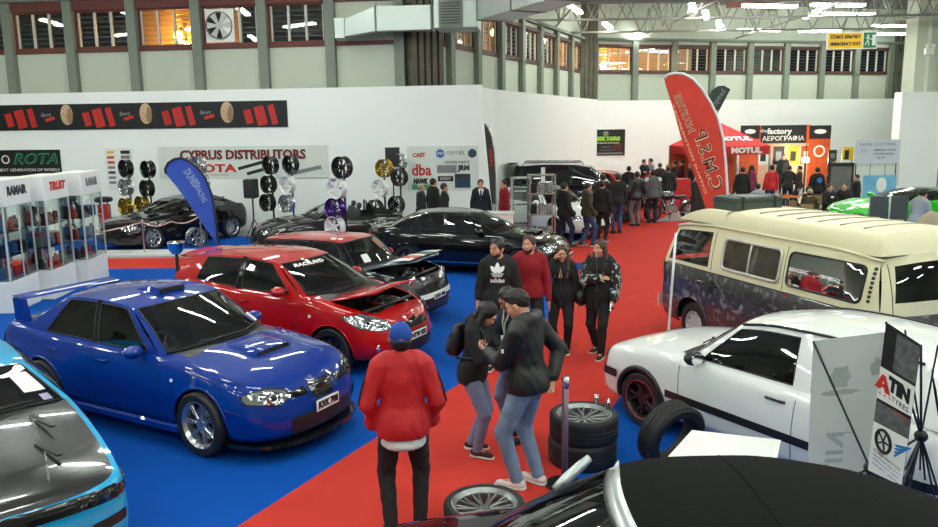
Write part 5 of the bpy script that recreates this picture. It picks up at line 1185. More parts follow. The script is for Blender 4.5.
def black_saloon(loc, ang):
    P = dict(W=.88, xf=-.92, xr=3.75, paint=BLKP, belt=[(-.92, .66), (-.65, .75), (0, .86), (.5, .93), (1.5, .95), (2.7, .99), (3.2, 1.02), (3.75, 1.0)], sill=[(-.92, .19), (.4, .2), (2.2, .21), (3.75, .32)], crown=.07, cowl=(.34, .62), deck=(3.22, 3.05), bonnet_x=-.6, cf=.5, pf=2.3,
             roof=dict(z=[(1.1, 1.33), (1.5, 1.40), (2., 1.415), (2.5, 1.38), (2.7, 1.34)], y=[(1.1, .55), (1.7, .57), (2.6, .53)], crown=.05, front=(1.14, 1.24), rear=(2.58, 2.46), knots=[(.62, 1.24, 'body'), (.80, 1.32, 'glass'), (1.68, 1.74, 'black'), (1.76, 1.8, 'glass'), (2.6, 2.34, 'body'), (3.05, 2.46, None)]),
             arches=[(0, .32, .36), (2.65, .32, .36)], wheel=(.318, .22, .23), rim=dict(n=5, style='twin'), rim_mat=GUN, doors=[(.62, 1.70), (1.72, 2.5)], ws_glass=WSG)
    k = car(P, loc, ang, 'black four-door saloon behind the two men in dark and red tops'); r = k.root
    for sg in (1, -1):
        simple_lights(k, sg, [(.80, .58), (.79, .70), (.52, .70), (.46, .60)], [(.5, .75), (.5, .92), (.76, .92), (.8, .76)]); mirror(k, .9, 1.0, sg, BLKP); handle(k, 1.52, .82, sg, BLKP); handle(k, 2.42, .84, sg, BLKP); sd = 'right' if sg > 0 else 'left'
        decal(k, 'sill_trim', [(.45, .29), (2.2, .29), (2.2, .315), (.45, .315)], sd, CHR, .006); seam(k, [(1.71, .3), (1.72, .93)], sd); seam(k, [(.62, .3), (.6, .9)], sd)
    decal(k, 'grille', rpoly([(-.4, .5), (-.42, .64), (.42, .64), (.4, .5)], .04), 'front', BLKG, .008); badge(k, 0, .57, .045); p, n = proj_pt(k, 0, .42, 'front', .02); plate(k, p.x, 0, .42, .5, .11, 'KYR 220')
    # bonnet scoop
    rows = []
    for x, dz, w_ in ((-.25, .05, .24), (-.1, .06, .25), (.2, .0, .22)):
        zz = k.topz(x, 0); rows.append([(x, -w_ - .03, zz - .02), (x, -w_, zz + dz * .8), (x, 0, zz + dz), (x, w_, zz + dz * .8), (x, w_ + .03, zz - .02)])
    MB().grid(rows).build('bonnet_scoop', BLKP, r, angle=50)
    return k
def black_coupe(loc, ang):
    P = dict(W=.89, xf=-.82, xr=3.55, paint=BLKP, belt=[(-.82, .64), (-.5, .76), (.1, .87), (.7, .93), (1.6, .95), (2.8, .99), (3.2, 1.02), (3.55, .98)], sill=[(-.82, .17), (.4, .18), (2.4, .19), (3.55, .3)], crown=.06, cowl=(.5, .78), deck=(3.25, 3.1), bonnet_x=-.58, cf=.45, pf=2.4,
             roof=dict(z=[(1.25, 1.29), (1.7, 1.37), (2.1, 1.375), (2.6, 1.33), (2.75, 1.30)], y=[(1.2, .53), (1.8, .56), (2.7, .50)], crown=.05, front=(1.28, 1.38), rear=(2.62, 2.5), knots=[(.78, 1.38, 'body'), (.98, 1.46, 'glass'), (2.0, 2.0, 'black'), (2.08, 2.06, 'glass'), (2.72, 2.42, 'body'), (3.1, 2.5, None)]),
             arches=[(0, .32, .37), (2.76, .32, .37)], wheel=(.325, .23, .245), rim=dict(n=10, style='plain', sw=.03), rim_mat=ALU, doors=[(.72, 2.05)])
    k = car(P, loc, ang, 'glossy black coupe on blue carpet beside the white wall and the blue feather flag'); r = k.root
    for sg in (1, -1):
        simple_lights(k, sg, [(.82, .58), (.82, .70), (.56, .72), (.44, .62), (.48, .57)], [(.5, .72), (.5, .9), (.78, .9), (.82, .74)]); mirror(k, 1.05, 1.0, sg, BLKP, (.12, .22, .12)); handle(k, 1.85, .83, sg, BLKP); sd = 'right' if sg > 0 else 'left'; seam(k, [(.72, .25), (.74, .9)], sd)
        decal(k, 'kidney_grille', rpoly([(sg * .03, .5), (sg * .03, .63), (sg * .2, .63), (sg * .18, .5)], .04), 'front', BLKG, .008); decal(k, 'side_intake', rpoly([(sg * .5, .24), (sg * .5, .38), (sg * .78, .4), (sg * .76, .26)], .04), 'front', BLK, .006)
    decal(k, 'lower_intake', rpoly([(-.42, .22), (-.42, .38), (.42, .38), (.42, .22)], .04), 'front', BLK, .006)
    return k
def dark_roadster(loc, ang):
    P = dict(W=.86, xf=-.85, xr=3.3, paint=paint('paint_graphite', srgb(30, 32, 32), .4, .35), frame_paint=BLKG, belt=[(-.85, .62), (-.5, .74), (.2, .86), (.8, .9), (2.4, .94), (3.3, .9)], sill=[(-.85, .2), (.4, .2), (2.3, .2), (3.3, .32)], crown=.07, cowl=(.55, .82), deck=(2.4, 2.4), bonnet_x=-.6, cf=.5, pf=2.3,
             roof=dict(z=[(1.2, 1.26), (2, 1.27)], y=[(1.2, .55), (2, .56)], crown=.04, front=(1.2, 1.3), rear=(2, 1.9), knots=[], open=True), arches=[(0, .31, .35), (2.4, .31, .35)], wheel=(.31, .21, .22), rim=dict(n=5, style='twin'), rim_mat=GUN, doors=[(.8, 1.9)], rear_seats=False)
    k = car(P, loc, ang, 'dark open-top roadster by the wall behind the red-roofed mini', 'car'); r = k.root
    for sg in (1, -1):
        simple_lights(k, sg, [(.78, .56), (.78, .68), (.56, .68), (.5, .58)], [(.5, .7), (.5, .84), (.76, .84), (.78, .72)]); mirror(k, 1.05, .98, sg, BLKP)
        MB().tube([(2.35, sg * .2, .9), (2.35, sg * .2, 1.2), (2.33, sg * .35, 1.26), (2.35, sg * .5, 1.2), (2.35, sg * .5, .9)], .025, 8).build('roll_hoop', BLKG, r, smooth=True)
    decal(k, 'grille', rpoly([(-.3, .3), (-.34, .48), (.34, .48), (.3, .3)], .06), 'front', BLK, .006)
    MB().grid([[(x, a * .66, .95 + .06 * math.sin(PI * t) * (1 - a * a)) for a in [-1 + i / 4 for i in range(9)]] for x, t in ((2.3, .2), (2.5, .6), (2.75, .8), (2.95, .3))]).build('folded_hood', FABR, r, angle=50)
    return k
def soft_top(loc, ang):
    P = dict(W=.88, xf=-.85, xr=3.6, paint=BLKP, frame_paint=SILV, roof_paint=FABR, gh_paint=FABR, belt=[(-.85, .64), (-.5, .76), (.2, .88), (.7, .93), (2.4, .95), (3.6, .93)], sill=[(-.85, .2), (.4, .2), (2.3, .2), (3.6, .32)], crown=.07, cowl=(.22, .60), deck=(3.35, 3.1), bonnet_x=-.6, cf=.5, pf=2.3, bulge=.02,
             roof=dict(z=[(1.05, 1.30), (1.35, 1.355), (1.85, 1.36), (2.4, 1.29), (2.85, 1.17)], y=[(1.05, .62), (1.6, .66), (2.8, .64)], crown=.06, front=(1.08, 1.16), rear=(2.85, 2.78), knots=[(.60, 1.16, 'body'), (.74, 1.22, 'glass'), (1.95, 1.92, 'body'), (3.1, 2.78, None)], wsv=(.03, .90), pillar=.93, rpillar=.6, rwv=(.2, .8)),
             arches=[(0, .31, .35), (2.45, .31, .35)], wheel=(.31, .21, .22), rim=dict(n=5, style='twin'), doors=[(.7, 1.8)], rear_seats=False, ws_glass=glass_mat('windscreen_dark', (.22, .25, .24), base=.08))
    k = car(P, loc, ang, 'black convertible with dark fabric top and silver windscreen frame in front of the white table', 'car'); r = k.root
    for sg in (1, -1):
        simple_lights(k, sg, [(.76, .56), (.76, .70), (.52, .70), (.48, .58)], [(.5, .7), (.5, .86), (.76, .86), (.78, .72)])
        mi = MB().tube([(1.04, sg * 1.03, 1.13), (.98, sg * 1.0, 1.09), (.88, sg * .94, 1.03), (.80, sg * .9, .98)], [.025, .034, .036, .024], 10).build('wing_mirror', SILV, r, smooth=True); MB().tube([(.84, sg * .80, .95), (.86, sg * .93, 1.02)], .018, 6).build('mirror_stalk', BLK, mi)
    for x in (1.75,): MB().tube([(x, a * curve(P['roof']['y'])(x), curve(P['roof']['z'])(x) - .06 * a * a + .0) for a in [-1 + i / 8 for i in range(17)]], .004, 6).build('top_seam', FABR, r, smooth=True)
    for sg in (1, -1): MB().tube([k.sdP(1.95 + 1.15 * t, 1.92 + .86 * t, .03, sg) for t in [i / 8 for i in range(9)]], .012, 6).build('top_trim', CHR, r, smooth=True)
    wiper(k, .5, -.15); wiper(k, -.1, -.66)
    return k
def cyan_coupe(loc, ang):
    P = dict(W=.84, xf=-.92, xr=3.2, paint=CYAN, bonnet_paint=CARB, belt=[(-.92, .72), (-.7, .77), (0, .86), (.5, .91), (1.5, .93), (3.2, .93)], sill=[(-.92, .2), (.4, .2), (2.3, .2), (3.2, .3)], crown=.05, ridge=.01, cowl=(.60, .80), deck=(3.1, 2.95), bonnet_x=-.89, bonnet_w=.95, cf=.26, pf=2.8, rows=[(0, .9, .06, .06), (.05, .95, .02, .03), (.14, .975, .0, .005), (.28, .99, -.01, 0), (.42, 1., -.01, .0), (.55, 1.0, .0, .0), (.68, .995, .0, .012), (.8, .99, .005, .03), (.9, .98, .015, .05), (.96, .97, .025, .07), (1, .955, .04, .1)],
             roof=dict(z=[(1.05, 1.20), (1.5, 1.26), (2., 1.265), (2.4, 1.24)], y=[(1.05, .55), (1.6, .56), (2.4, .53)], crown=.04, front=(1.2, 1.28), rear=(2.4, 2.3), knots=[(.80, 1.28, 'body'), (.94, 1.34, 'glass'), (1.7, 1.68, 'black'), (1.78, 1.75, 'glass'), (2.5, 2.2, 'body'), (2.95, 2.3, None)]),
             arches=[(0, .30, .34), (2.43, .30, .34)], wheel=(.295, .2, .2), rim=dict(n=5, style='plain'), doors=[(.6, 1.75)])
    k = car(P, loc, ang, 'cyan coupe with a black carbon bonnet in front of the blue saloon'); r = k.root
    decal(k, 'light_strip', rpoly([(-.82, .625), (-.82, .722), (.82, .722), (.82, .625)], .02), 'front', BLKG, .008)
    for sg in (1, -1):
        headlight(k, [(sg * .81, .632), (sg * .81, .708), (sg * .44, .708), (sg * .44, .632)], 'front', [(sg * .70, .67, .028), (sg * .54, .67, .028)], base=mat('lamp_smoked', (.05, .04, .04), .12, .4), r=.012)
        decal(k, 'bumper_slot', rpoly([(sg * .76, .44), (sg * .76, .52), (sg * .5, .50), (sg * .5, .43)], .02), 'front', BLK, .008); decal(k, 'bumper_slot', rpoly([(sg * .74, .31), (sg * .74, .38), (sg * .46, .37), (sg * .46, .31)], .02), 'front', BLK, .008)
        decal(k, 'tail_lamp', rpoly([(sg * .3, .7), (sg * .3, .86), (sg * .74, .86), (sg * .74, .7)], .02), 'rear', REDL, .008)
        for x, y in ((-.28, .43), (.22, .5)):
            zz = k.topz(x, .5) + .012; q = MB(); q.poly([(x - .16, sg * (y - .012), zz), (x + .18, sg * (y - .10), zz + .01), (x + .18, sg * (y - .06), zz + .03), (x - .16, sg * (y + .02), zz + .004)], (0, 0, .012)); q.build('bonnet_vent', CARB, r, angle=30)
        seam(k, [(-.7, sg * .30), (-.2, sg * .38), (.4, sg * .42)], 'top', .006, CARB, 'bonnet_crease', off=.002)
    decal(k, 'bonnet_badge', [(-.52 + .045 * math.cos(a * .42), .42 + .1 * math.sin(a * .42)) for a in range(15)], 'top', ALU, .006)
    decal(k, 'lower_grille', rpoly([(-.38, .27), (-.38, .42), (.38, .42), (.38, .27)], .03), 'front', BLK, .008)
    P_ = lambda a, v: Vector(k.wsP(a, v)) + Vector((-.012, 0, .01))
    for n_, a0, a1, v0, v1, m_ in (('dash_paper', -.62, -.86, .28, .75, PLW), ('screen_badge', -.74, -.84, .06, .2, mat('sticker_pale', srgb(170, 165, 205), .5, noise=.5, scale=30))):
        MB().grid([[P_(a0 + (a1 - a0) * i / 2, v0 + (v1 - v0) * j / 3) for i in range(3)] for j in range(4)]).build(n_, m_, r)
    wiper(k, .5, -.1); wiper(k, -.05, -.62)
    return k
def generic(loc, ang, label, pm, kind='hatch', scale=1., name='car', wheel_m=GUN, **ov):
    P = dict(W=.85, xf=-.85, xr=3.2, paint=pm, n=(8, 48, 6), belt=[(-.85, .68), (-.5, .8), (.45, .95), (1.5, .97), (3.2, 1.0)], sill=[(-.85, .22), (.4, .22), (2.3, .22), (3.2, .32)], crown=.06, cowl=(.3, .58), deck=(3.1, 2.98), bonnet_x=-.6,
             roof=dict(z=[(1., 1.36), (1.5, 1.44), (2.2, 1.43), (2.9, 1.36)], y=[(1., .56), (1.6, .58), (2.9, .53)], crown=.04, front=(1.0, 1.1), rear=(2.9, 2.82), knots=[(.58, 1.1, 'body'), (.76, 1.2, 'glass'), (1.6, 1.6, 'black'), (1.7, 1.7, 'glass'), (2.6, 2.45, 'body'), (2.98, 2.82, None)]),
             arches=[(0, .31, .36), (2.5, .31, .36)], wheel=(.31, .21, .22), rim=dict(n=5, style='twin'), rim_mat=wheel_m, doors=[(.6, 1.65)], seats=False)
    P.update(ov); k = car(P, loc, ang, label, name=name)
    k.root.scale = (scale,) * 3
    for sg in (1, -1):
        simple_lights(k, sg, [(.76, P['belt'][0][1] - .08), (.76, P['belt'][0][1] + .03), (.5, P['belt'][0][1] + .03), (.46, P['belt'][0][1] - .08)], [(.55, .72), (.55, .9), (.74, .9), (.76, .72)]); 
        if ov.get('mir', True): mirror(k, .84, P['belt'][2][1] + .06, sg, pm)
    decal(k, 'grille', rpoly([(-.4, P['belt'][0][1] - .1), (-.4, P['belt'][0][1] + .0), (.4, P['belt'][0][1] + .0), (.4, P['belt'][0][1] - .1)], .03), 'front', BLK, .006)
    decal(k, 'lower_intake', rpoly([(-.5, .26), (-.46, .4), (.46, .4), (.5, .26)], .05), 'front', BLK, .006)
    return k
blue_saloon((-2.31, 8.2), 151.3); red_hatch((-1.47, 10.84), 151.8); striped_mini((-1.12, 13.18), 155.8)
white_hatch((2.54, 8.55), 302); camper_van((4.06, 11.5), 289); black_saloon((1.36, 17.36), 160.2); black_coupe((-9.45, 21.95), 57)
dark_roadster((-5.0, 20.9), 20); soft_top((-.28, 3.72), 0); cyan_coupe((-3.65, 5.5), 130)
# ------------------------------------------------------------------ people
def cloth(name, c, rough=.85, noise=.25, scale=30, bump=.25, **k): return mat(name, c, rough, noise=noise, scale=scale, bump=bump, **k)
T_BLK = cloth('cloth_black', (.010, .010, .011)); T_NAVY = cloth('cloth_navy', srgb(20, 26, 38)); T_RED = cloth('cloth_red', srgb(196, 26, 30), .6, .2, 25, .3); T_REDS = cloth('cloth_crimson', srgb(150, 16, 32)); T_WHT = cloth('cloth_white', srgb(220, 222, 224)); T_GRY = cloth('cloth_grey', srgb(92, 96, 102)); T_LGR = cloth('cloth_pale_grey', srgb(150, 160, 168)); T_MAR = cloth('cloth_maroon', srgb(58, 20, 24)); T_OLV = cloth('cloth_olive', srgb(66, 62, 40)); T_CHAR = cloth('cloth_charcoal', srgb(34, 36, 38)); T_BRN = cloth('cloth_brown', srgb(58, 44, 34)); T_PNK = cloth('cloth_pink', srgb(150, 60, 92)); T_BLU = cloth('cloth_blue', srgb(34, 66, 130))
J_LIGHT = cloth('denim_light', srgb(132, 156, 184), .8, .55, 12); J_GREY = cloth('denim_grey_blue', srgb(124, 132, 162), .8, .35, 14); J_DARK = cloth('denim_dark', srgb(26, 34, 54), .8, .3, 20); J_BLUE = cloth('denim_blue', srgb(52, 76, 118), .8, .4, 14); J_KHA = cloth('chino_khaki', srgb(104, 88, 66)); J_BLK = cloth('trouser_black', (.011, .011, .012)); SH_W = mat('shoe_white', srgb(216, 212, 204), .6, noise=.12); CAPB = cloth('cap_blue', srgb(16, 72, 160), .8)
LEAT = mat('leather_black', (.012, .012, .013), .38, noise=.3, scale=30, bump=.2)
def foot(u, v): p = at_z(u, v, 0); return (p.x, p.y)
def headpx(u, v, h): p = at_z(u, v, h); return (p.x, p.y)
def W(pr, p):
    r = pr['root']; a = r.rotation_euler.z; c, s = math.cos(a), math.sin(a)
    return Vector((r.location.x + c * p[0] - s * p[1], r.location.y + s * p[0] + c * p[1], r.location.z + p[2]))
def phone(pr, i, label):
    w, d, inw = pr['hands'][i]; c = W(pr, w + d * .085 + inw * .028); a = pr['root'].rotation_euler.z
    o = MB().box((0, 0, 0), (.072, .145, .009), bev=.004).build('phone', BLKG, label=label, cat='phone', loc=c); d_ = W(pr, w + d * .1) - W(pr, w); n_ = W(pr, w + inw * .1) - W(pr, w)
    Y = d_.normalized(); Z = -n_.normalized(); X = Y.cross(Z); M = Matrix((X, Y, Z)).transposed().to_4x4(); M.translation = c; o.matrix_world = M
    MB().box((0, .0, .0048), (.064, .13, .001)).build('screen', emit_mat('phone_screen', (.75, .85, 1.), 1.2), o)
    return o
man = person((-.54, 5.87), 97, 1.80, 'man in a red jacket and blue cap seen from behind', None, T_RED, 'jacket', J_BLK, mat('shoe_black', (.012, .012, .012), .5), SOLEB, cap=CAPB, hair='none', arms=('pocket', 'pocket'), res=0, hem=.475, bulk=.027, shirt=T_WHT, feet=((-.115, -.02), (.12, .03)))
r = man['root']; B_ = man['B']
for s_ in (-1, 1): MB().tube([B_(s_ * .135, -.005, .80), B_(s_ * .172, -.03, .71), B_(s_ * .19, -.04, .63)], .008, 6).build('sleeve_stripe', T_NAVY, r, smooth=True)
wom = person((foot(474, 452)[0] - .03, foot(474, 452)[1]), -22, 1.64, 'woman in a black jacket with a backpack bending over a phone', None, T_BLK, 'hood', J_GREY, mat('canvas_maroon', srgb(66, 22, 30), .8), SOLEW, hair='long', female=True, lean=7, head=(4, 34), arms=('phone', 'phone'), res=0, hem=.46, bulk=.02, feet=((-.09, -.03), (.08, .10)), toes=(10, -5))
# backpack hangs from her shoulders
RB = wom['RB']; Bw = wom['B']
def world_obj(pr, o): o.location = pr['root'].location; o.rotation_euler = pr['root'].rotation_euler; return o
q = SDF(Bw(0, -.14, .68) - .32, Bw(0, -.14, .68) + .32, .011); q.ell(Bw(0, -.118, .70), np.array([.135, .075, .18]), RB, 0); q.ell(Bw(0, -.145, .65), np.array([.11, .07, .10]), RB, .02); V_, F_ = q.mesh()
bp = np_obj('backpack', [(V_, F_)], cloth('nylon_black', (.013, .013, .014), .6), None); bp['label'] = 'black backpack on the back of the bending woman'; bp['category'] = 'backpack'; world_obj(wom, bp)
for s_ in (-1, 1): MB().tube([Bw(s_ * .055, -.10, .79), Bw(s_ * .068, -.02, .858), Bw(s_ * .07, .068, .79), Bw(s_ * .076, .088, .71), Bw(s_ * .098, .02, .63), Bw(s_ * .08, -.09, .61)], .013, 6).build('shoulder_strap', BLK, bp, smooth=True)
MB().tube([Bw(-.05, -.178, .70), Bw(0, -.19, .70), Bw(.05, -.178, .70)], .006, 6).build('zip', GUN, bp)
phone(wom, 1, 'dark phone held by the bending woman with the backpack')
mid = person(foot(518, 438), 214, 1.70, 'man in a navy jacket with a lanyard half hidden behind the man with faded hair', None, T_NAVY, 'jacket', J_GREY, SOLEB, SOLEB, lean=5, head=(-5, 26), arms=('phone', 'belly'), res=0, hem=.5, hair='short', skin=SKIN2)
MB().tube([mid['B'](-.03, .055, .83), mid['B'](-.012, .085, .76), mid['B'](0, .09, .68), mid['B'](.012, .085, .76), mid['B'](.03, .055, .83)], .006, 6).build('lanyard', PLW, mid['root']); c_ = mid['B'](0, .098, .65)
o = MB().box((0, 0, 0), (.085, .006, .11), bev=.002).build('name_badge', PLW, mid['root'], loc=c_)
fad = person(foot(529, 486), 146, 1.88, 'man with faded hair, black bomber jacket, ripped pale jeans and white trainers', None, mat('nylon_jacket', (.011, .011, .012), .5, noise=.3, scale=20, bump=.25), 'hood', J_LIGHT, SH_W, SOLEW, hair='fade', lean=2, head=(10, 24), arms=('phone', 'behind'), res=0, hem=.49, bulk=.028, feet=((-.10, .07), (.10, -.04)), toes=(16, -6))
phone(fad, 0, 'dark phone held by the man with faded hair')
MB().box(fad['B'](-.168, .03, .715), (.012, .02, .03)).build('sleeve_tag', PLW, fad['root'])
adi = person(headpx(498, 236, 1.82), -97, 1.82, 'bearded man in a black sweatshirt with a white leaf emblem on the chest', None, T_BLK, 'tee', J_BLK, SOLEB, SOLEW, lean=0, head=(-32, 2), arms=('down', 'down'), res=0, hem=.485, bulk=.026, beard=True, sleeves='three', skin=SKIN)
def chest_mark(pr, name, pts2, m, z0, y_up=True, parent=None):
    pass
# chest emblem: three leaves over bars, and the word beneath, wrapped on the cloth
jk = [c for c in adi['root'].children if c.name.startswith('shirt')][0]; bv = BVHTree.FromPolygons([v.co for v in jk.data.vertices], [p.vertices[:] for p in jk.data.polygons])
def wrap(me, cz, m, name, parent, cx=0.):
    for v in me.vertices:
        h_ = bv.ray_cast(Vector((-(v.co.x) + cx if False else v.co.x + cx, 1.0, cz + v.co.y)), Vector((0, -1, 0)))
        if h_[0] is not None: v.co = (h_[0].x, h_[0].y + .004 + max(0, v.co.z), h_[0].z)
    me.materials.append(m); return link(bpy.data.objects.new(name, me), parent)
def leafmesh():
    bm = bmesh.new()
    def leaf(cx, cy, ang, L, w_):
        pts = []
        for i in range(13): t = i / 12; pts.append((w_ * math.sin(PI * t) ** .8, L * t))
        for i in range(11, 0, -1): t = i / 12; pts.append((-w_ * math.sin(PI * t) ** .8, L * t))
        c, s = math.cos(ang), math.sin(ang); vs = [bm.verts.new((cx + x * c - y * s, cy + x * s + y * c, 0)) for x, y in pts]; bm.faces.new(vs)
    leaf(0, .0, 0, .13, .032); leaf(-.008, -.01, .72, .125, .03); leaf(.008, -.01, -.72, .125, .03)
    for j in range(3):
        y = -.012 - .018 * j; w_ = .085 - .012 * j; bm.faces.new([bm.verts.new(p) for p in ((-w_, y, 0), (w_, y, 0), (w_ * .95, y - .010, 0), (-w_ * .95, y - .010, 0))])
    bmesh.ops.triangulate(bm, faces=bm.faces[:])
    for _ in range(3): bmesh.ops.subdivide_edges(bm, edges=[e for e in bm.edges if e.calc_length() > .02], cuts=1); bmesh.ops.triangulate(bm, faces=[f for f in bm.faces if len(f.verts) > 3])
    me = bpy.data.meshes.new('emblem'); bm.to_mesh(me); bm.free(); return me
def flip(me):
    for v in me.vertices: v.co.x = -v.co.x
    return me
wrap(flip(leafmesh()), .745 * 1.82, WHT, 'chest_emblem', jk); wrap(flip(text_mesh('adidas', .085, .003, .0, 0, 1, .19)), .685 * 1.82, WHT, 'chest_lettering', jk)
redt = person((headpx(527, 236, 1.80)[0] + .06, headpx(527, 236, 1.80)[1] + .35), -92, 1.80, 'bearded man in a crimson long-sleeved top behind the trio with phones', None, T_REDS, 'tee', J_BLK, SOLEB, SOLEW, head=(-26, 0), arms=('down', 'down'), res=0, hem=.5, beard=True, hair_m=HAIRB)
girl = person(foot(561, 352), -104, 1.62, 'woman in an open black jacket touching her cheek on the red carpet', None, T_BLK, 'jacket', J_BLK, SOLEB, SOLEW, hair='long', hair_m=HAIRB, female=True, head=(6, 10), arms=('down', 'cheek'), res=0, hem=.42, bulk=.024, feet=((-.085, 0), (.07, .06)))
MB().tube([girl['B'](-.012, .095, .70), girl['B'](0, .09, .78), girl['B'](.012, .095, .7)], .012, 6).build('neckline_skin', SKIN, girl['root'])
camo = mat('sleeve_camouflage', (.012, .012, .013), .8)
nt = camo.node_tree; b = nt.nodes['Principled BSDF']; tc = nt.nodes.new('ShaderNodeTexCoord'); n1 = nt.nodes.new('ShaderNodeTexNoise'); n1.inputs['Scale'].default_value = 16; n1.inputs['Distortion'].default_value = 1.; cr = nt.nodes.new('ShaderNodeValToRGB'); e = cr.color_ramp.elements; e[0].position = .54; e[0].color = (.01, .01, .011, 1); e[1].position = .58; e[1].color = (.42, .46, .44, 1); nt.links.new(tc.outputs['Object'], n1.inputs[0]); nt.links.new(n1.outputs[0], cr.inputs[0]); nt.links.new(cr.outputs[0], b.inputs['Base Color'])
wal = person(foot(600, 354), -118, 1.70, 'long-haired woman in a black coat with patterned sleeves walking beside the red aisle', None, T_BLK, 'jacket', J_BLK, SOLEB, SOLEW, hair='long', hair_m=HAIRB, female=True, head=(-22, 2), arms=('walk', 'cross'), res=0, hem=.40, bulk=.036, feet=((-.08, .20), (.09, -.12)), toes=(4, -10))
# patterned sleeves over the coat
q = SDF(np.array([-.5, -.4, .6]), np.array([.5, .5, 1.55]), .0105); 
sh_ = [wal['B'](-.11, -.005, .79), wal['B'](.11, -.005, .79)]
for i, (hd_, sg) in enumerate(zip(wal['hands'], (-1, 1))):
    w_, d_, _ = hd_; el = w_ - d_ * .15 * 1.7; q.cap(sh_[i] * .75 + el * .25, el, .087, .078, .02); q.cap(el, el * .1 + w_ * .9, .078, .064, .02)
np_obj('patterned_sleeves', [q.mesh()], camo, wal['root'])
c_ = wal['B'](.15, .02, .50); q = SDF(c_ - .3, c_ + .3, .012); q.ell(c_, np.array([.09, .17, .15]), wal['RB'], 0); q.folds(.003, 30); bg = np_obj('shoulder_bag', [q.mesh()], LEAT, None); bg['label'] = 'black shoulder bag hanging at the hip of the woman with patterned sleeves'; bg['category'] = 'bag'; world_obj(wal, bg)
MB().tube([wal['B'](.13, -.05, .57), wal['B'](.135, -.05, .75), wal['B'](.10, .0, .855), wal['B'](.12, .085, .75), wal['B'](.14, .08, .57)], .012, 6).build('bag_strap', LEAT, bg, smooth=True)
phone(wal, 0, 'dark phone in the lowered hand of the woman with patterned sleeves')
# crowd walking on the red carpet
G1 = 'visitors on the red carpet'
crowd = [
 ((563, 247), 28, 1.78, T_CHAR, 'jacket', J_DARK, 'short', 'man in a charcoal jacket walking at the edge of the crowd nearest the glass cabinet', ('walk', 'pocket'), .03),
 ((586, 246), 15, 1.76, T_OLV, 'hood', J_BLUE, 'short', 'man in a dark olive hooded top and blue jeans with one foot forward', ('pocket', 'pocket'), .02),
 ((601, 242), 60, 1.76, T_BLK, 'jacket', J_BLK, 'short', 'man all in black half hidden behind the olive hooded man', ('down', 'down'), .02),
 ((602, 231), 75, 1.80, T_MAR, 'jacket', J_KHA, 'short', 'man in a maroon jacket and khaki trousers amid the crowd', ('down', 'pocket'), .03),
 ((617, 233), 98, 1.84, T_BLK, 'jacket', J_BLUE, 'short', 'tall man in a black jacket and faded blue jeans seen from behind', ('down', 'down'), .03),
 ((636, 226), 104, 1.80, LEAT, 'jacket', cloth('denim_pale_grey', srgb(110, 114, 120), .8, .3), 'short', 'man in a black leather jacket and pale grey jeans seen from behind', ('pocket', 'pocket'), .034),
 ((652, 223), 92, 1.80, T_GRY, 'jacket', J_DARK, 'short', 'man in a grey jacket with pale shoulders seen from behind', ('down', 'down'), .028),
 ((667, 214), 70, 1.78, T_CHAR, 'jacket', J_LIGHT, 'short', 'man in a charcoal jacket and light jeans beyond the grey jacketed man', ('pocket', 'pocket'), .026),
 ((628, 212), 80, 1.76, T_BLK, 'jacket', J_BLK, 'short', 'man in black farther up the aisle between leather and black jackets', ('down', 'down'), .02),
 ((643, 200), -60, 1.80, T_BLK, 'tee', J_DARK, 'short', 'man in a black top facing the camera near the white far wall', ('cross', 'cross'), .02),
 ((650, 199), 200, 1.82, T_LGR, 'tee', J_DARK, 'short', 'man in a pale top beside the man in black by the far wall', ('down', 'down'), .016),
 ((659, 205), 85, 1.74, T_BRN, 'jacket', J_DARK, 'short', 'person in a brown jacket beyond the charcoal jacketed man', ('down', 'down'), .02),
 ((674, 202), 150, 1.78, T_BRN, 'jacket', J_BLK, 'short', 'person in a dark brown jacket by the motorcycles', ('lens', 'lens'), .02),
 ((681, 200), 170, 1.76, T_MAR, 'jacket', J_DARK, 'short', 'person in a dark red jacket by the motorcycles', ('down', 'belly'), .02),
 ((690, 203), 185, 1.72, T_BLK, 'hood', J_BLK, 'short', 'person in a black hooded top beside the tall red feather flag', ('pocket', 'pocket'), .02),
]
for (f, yaw, h, tm, tk, bm_, hr, lab, ar, bk) in crowd:
    walk = ((-.1, -.1), (.1, .16)) if 'walking' in lab or 'foot forward' in lab else ((-.1, 0), (.1, .04))
    p_ = person(foot(*f), yaw, h, lab, G1, tm, tk, bm_, SOLEB, SOLEW if 'olive' in lab else SOLEB, hair=hr, arms=ar, res=1, bulk=bk, feet=walk, skin=SKIN2 if hash(lab) % 2 == 9 else SKIN)
    if 'pale shoulders' in lab:
        S_ = SDF(np.array([-.45, -.4, 1.2]), np.array([.45, .4, 1.62]), .015); S_.cap(p_['B'](-.115, -.005, .80), p_['B'](.115, -.005, .80), .085, None, 0); S_.cut((0, 0, 1.375), (0, 0, -1)); S_.cap(p_['B'](0, 0, .8), p_['B'](0, .01, .95), .08, None, 0, op='sub'); np_obj('shoulder_panel', [S_.mesh()], T_WHT, p_['root'])
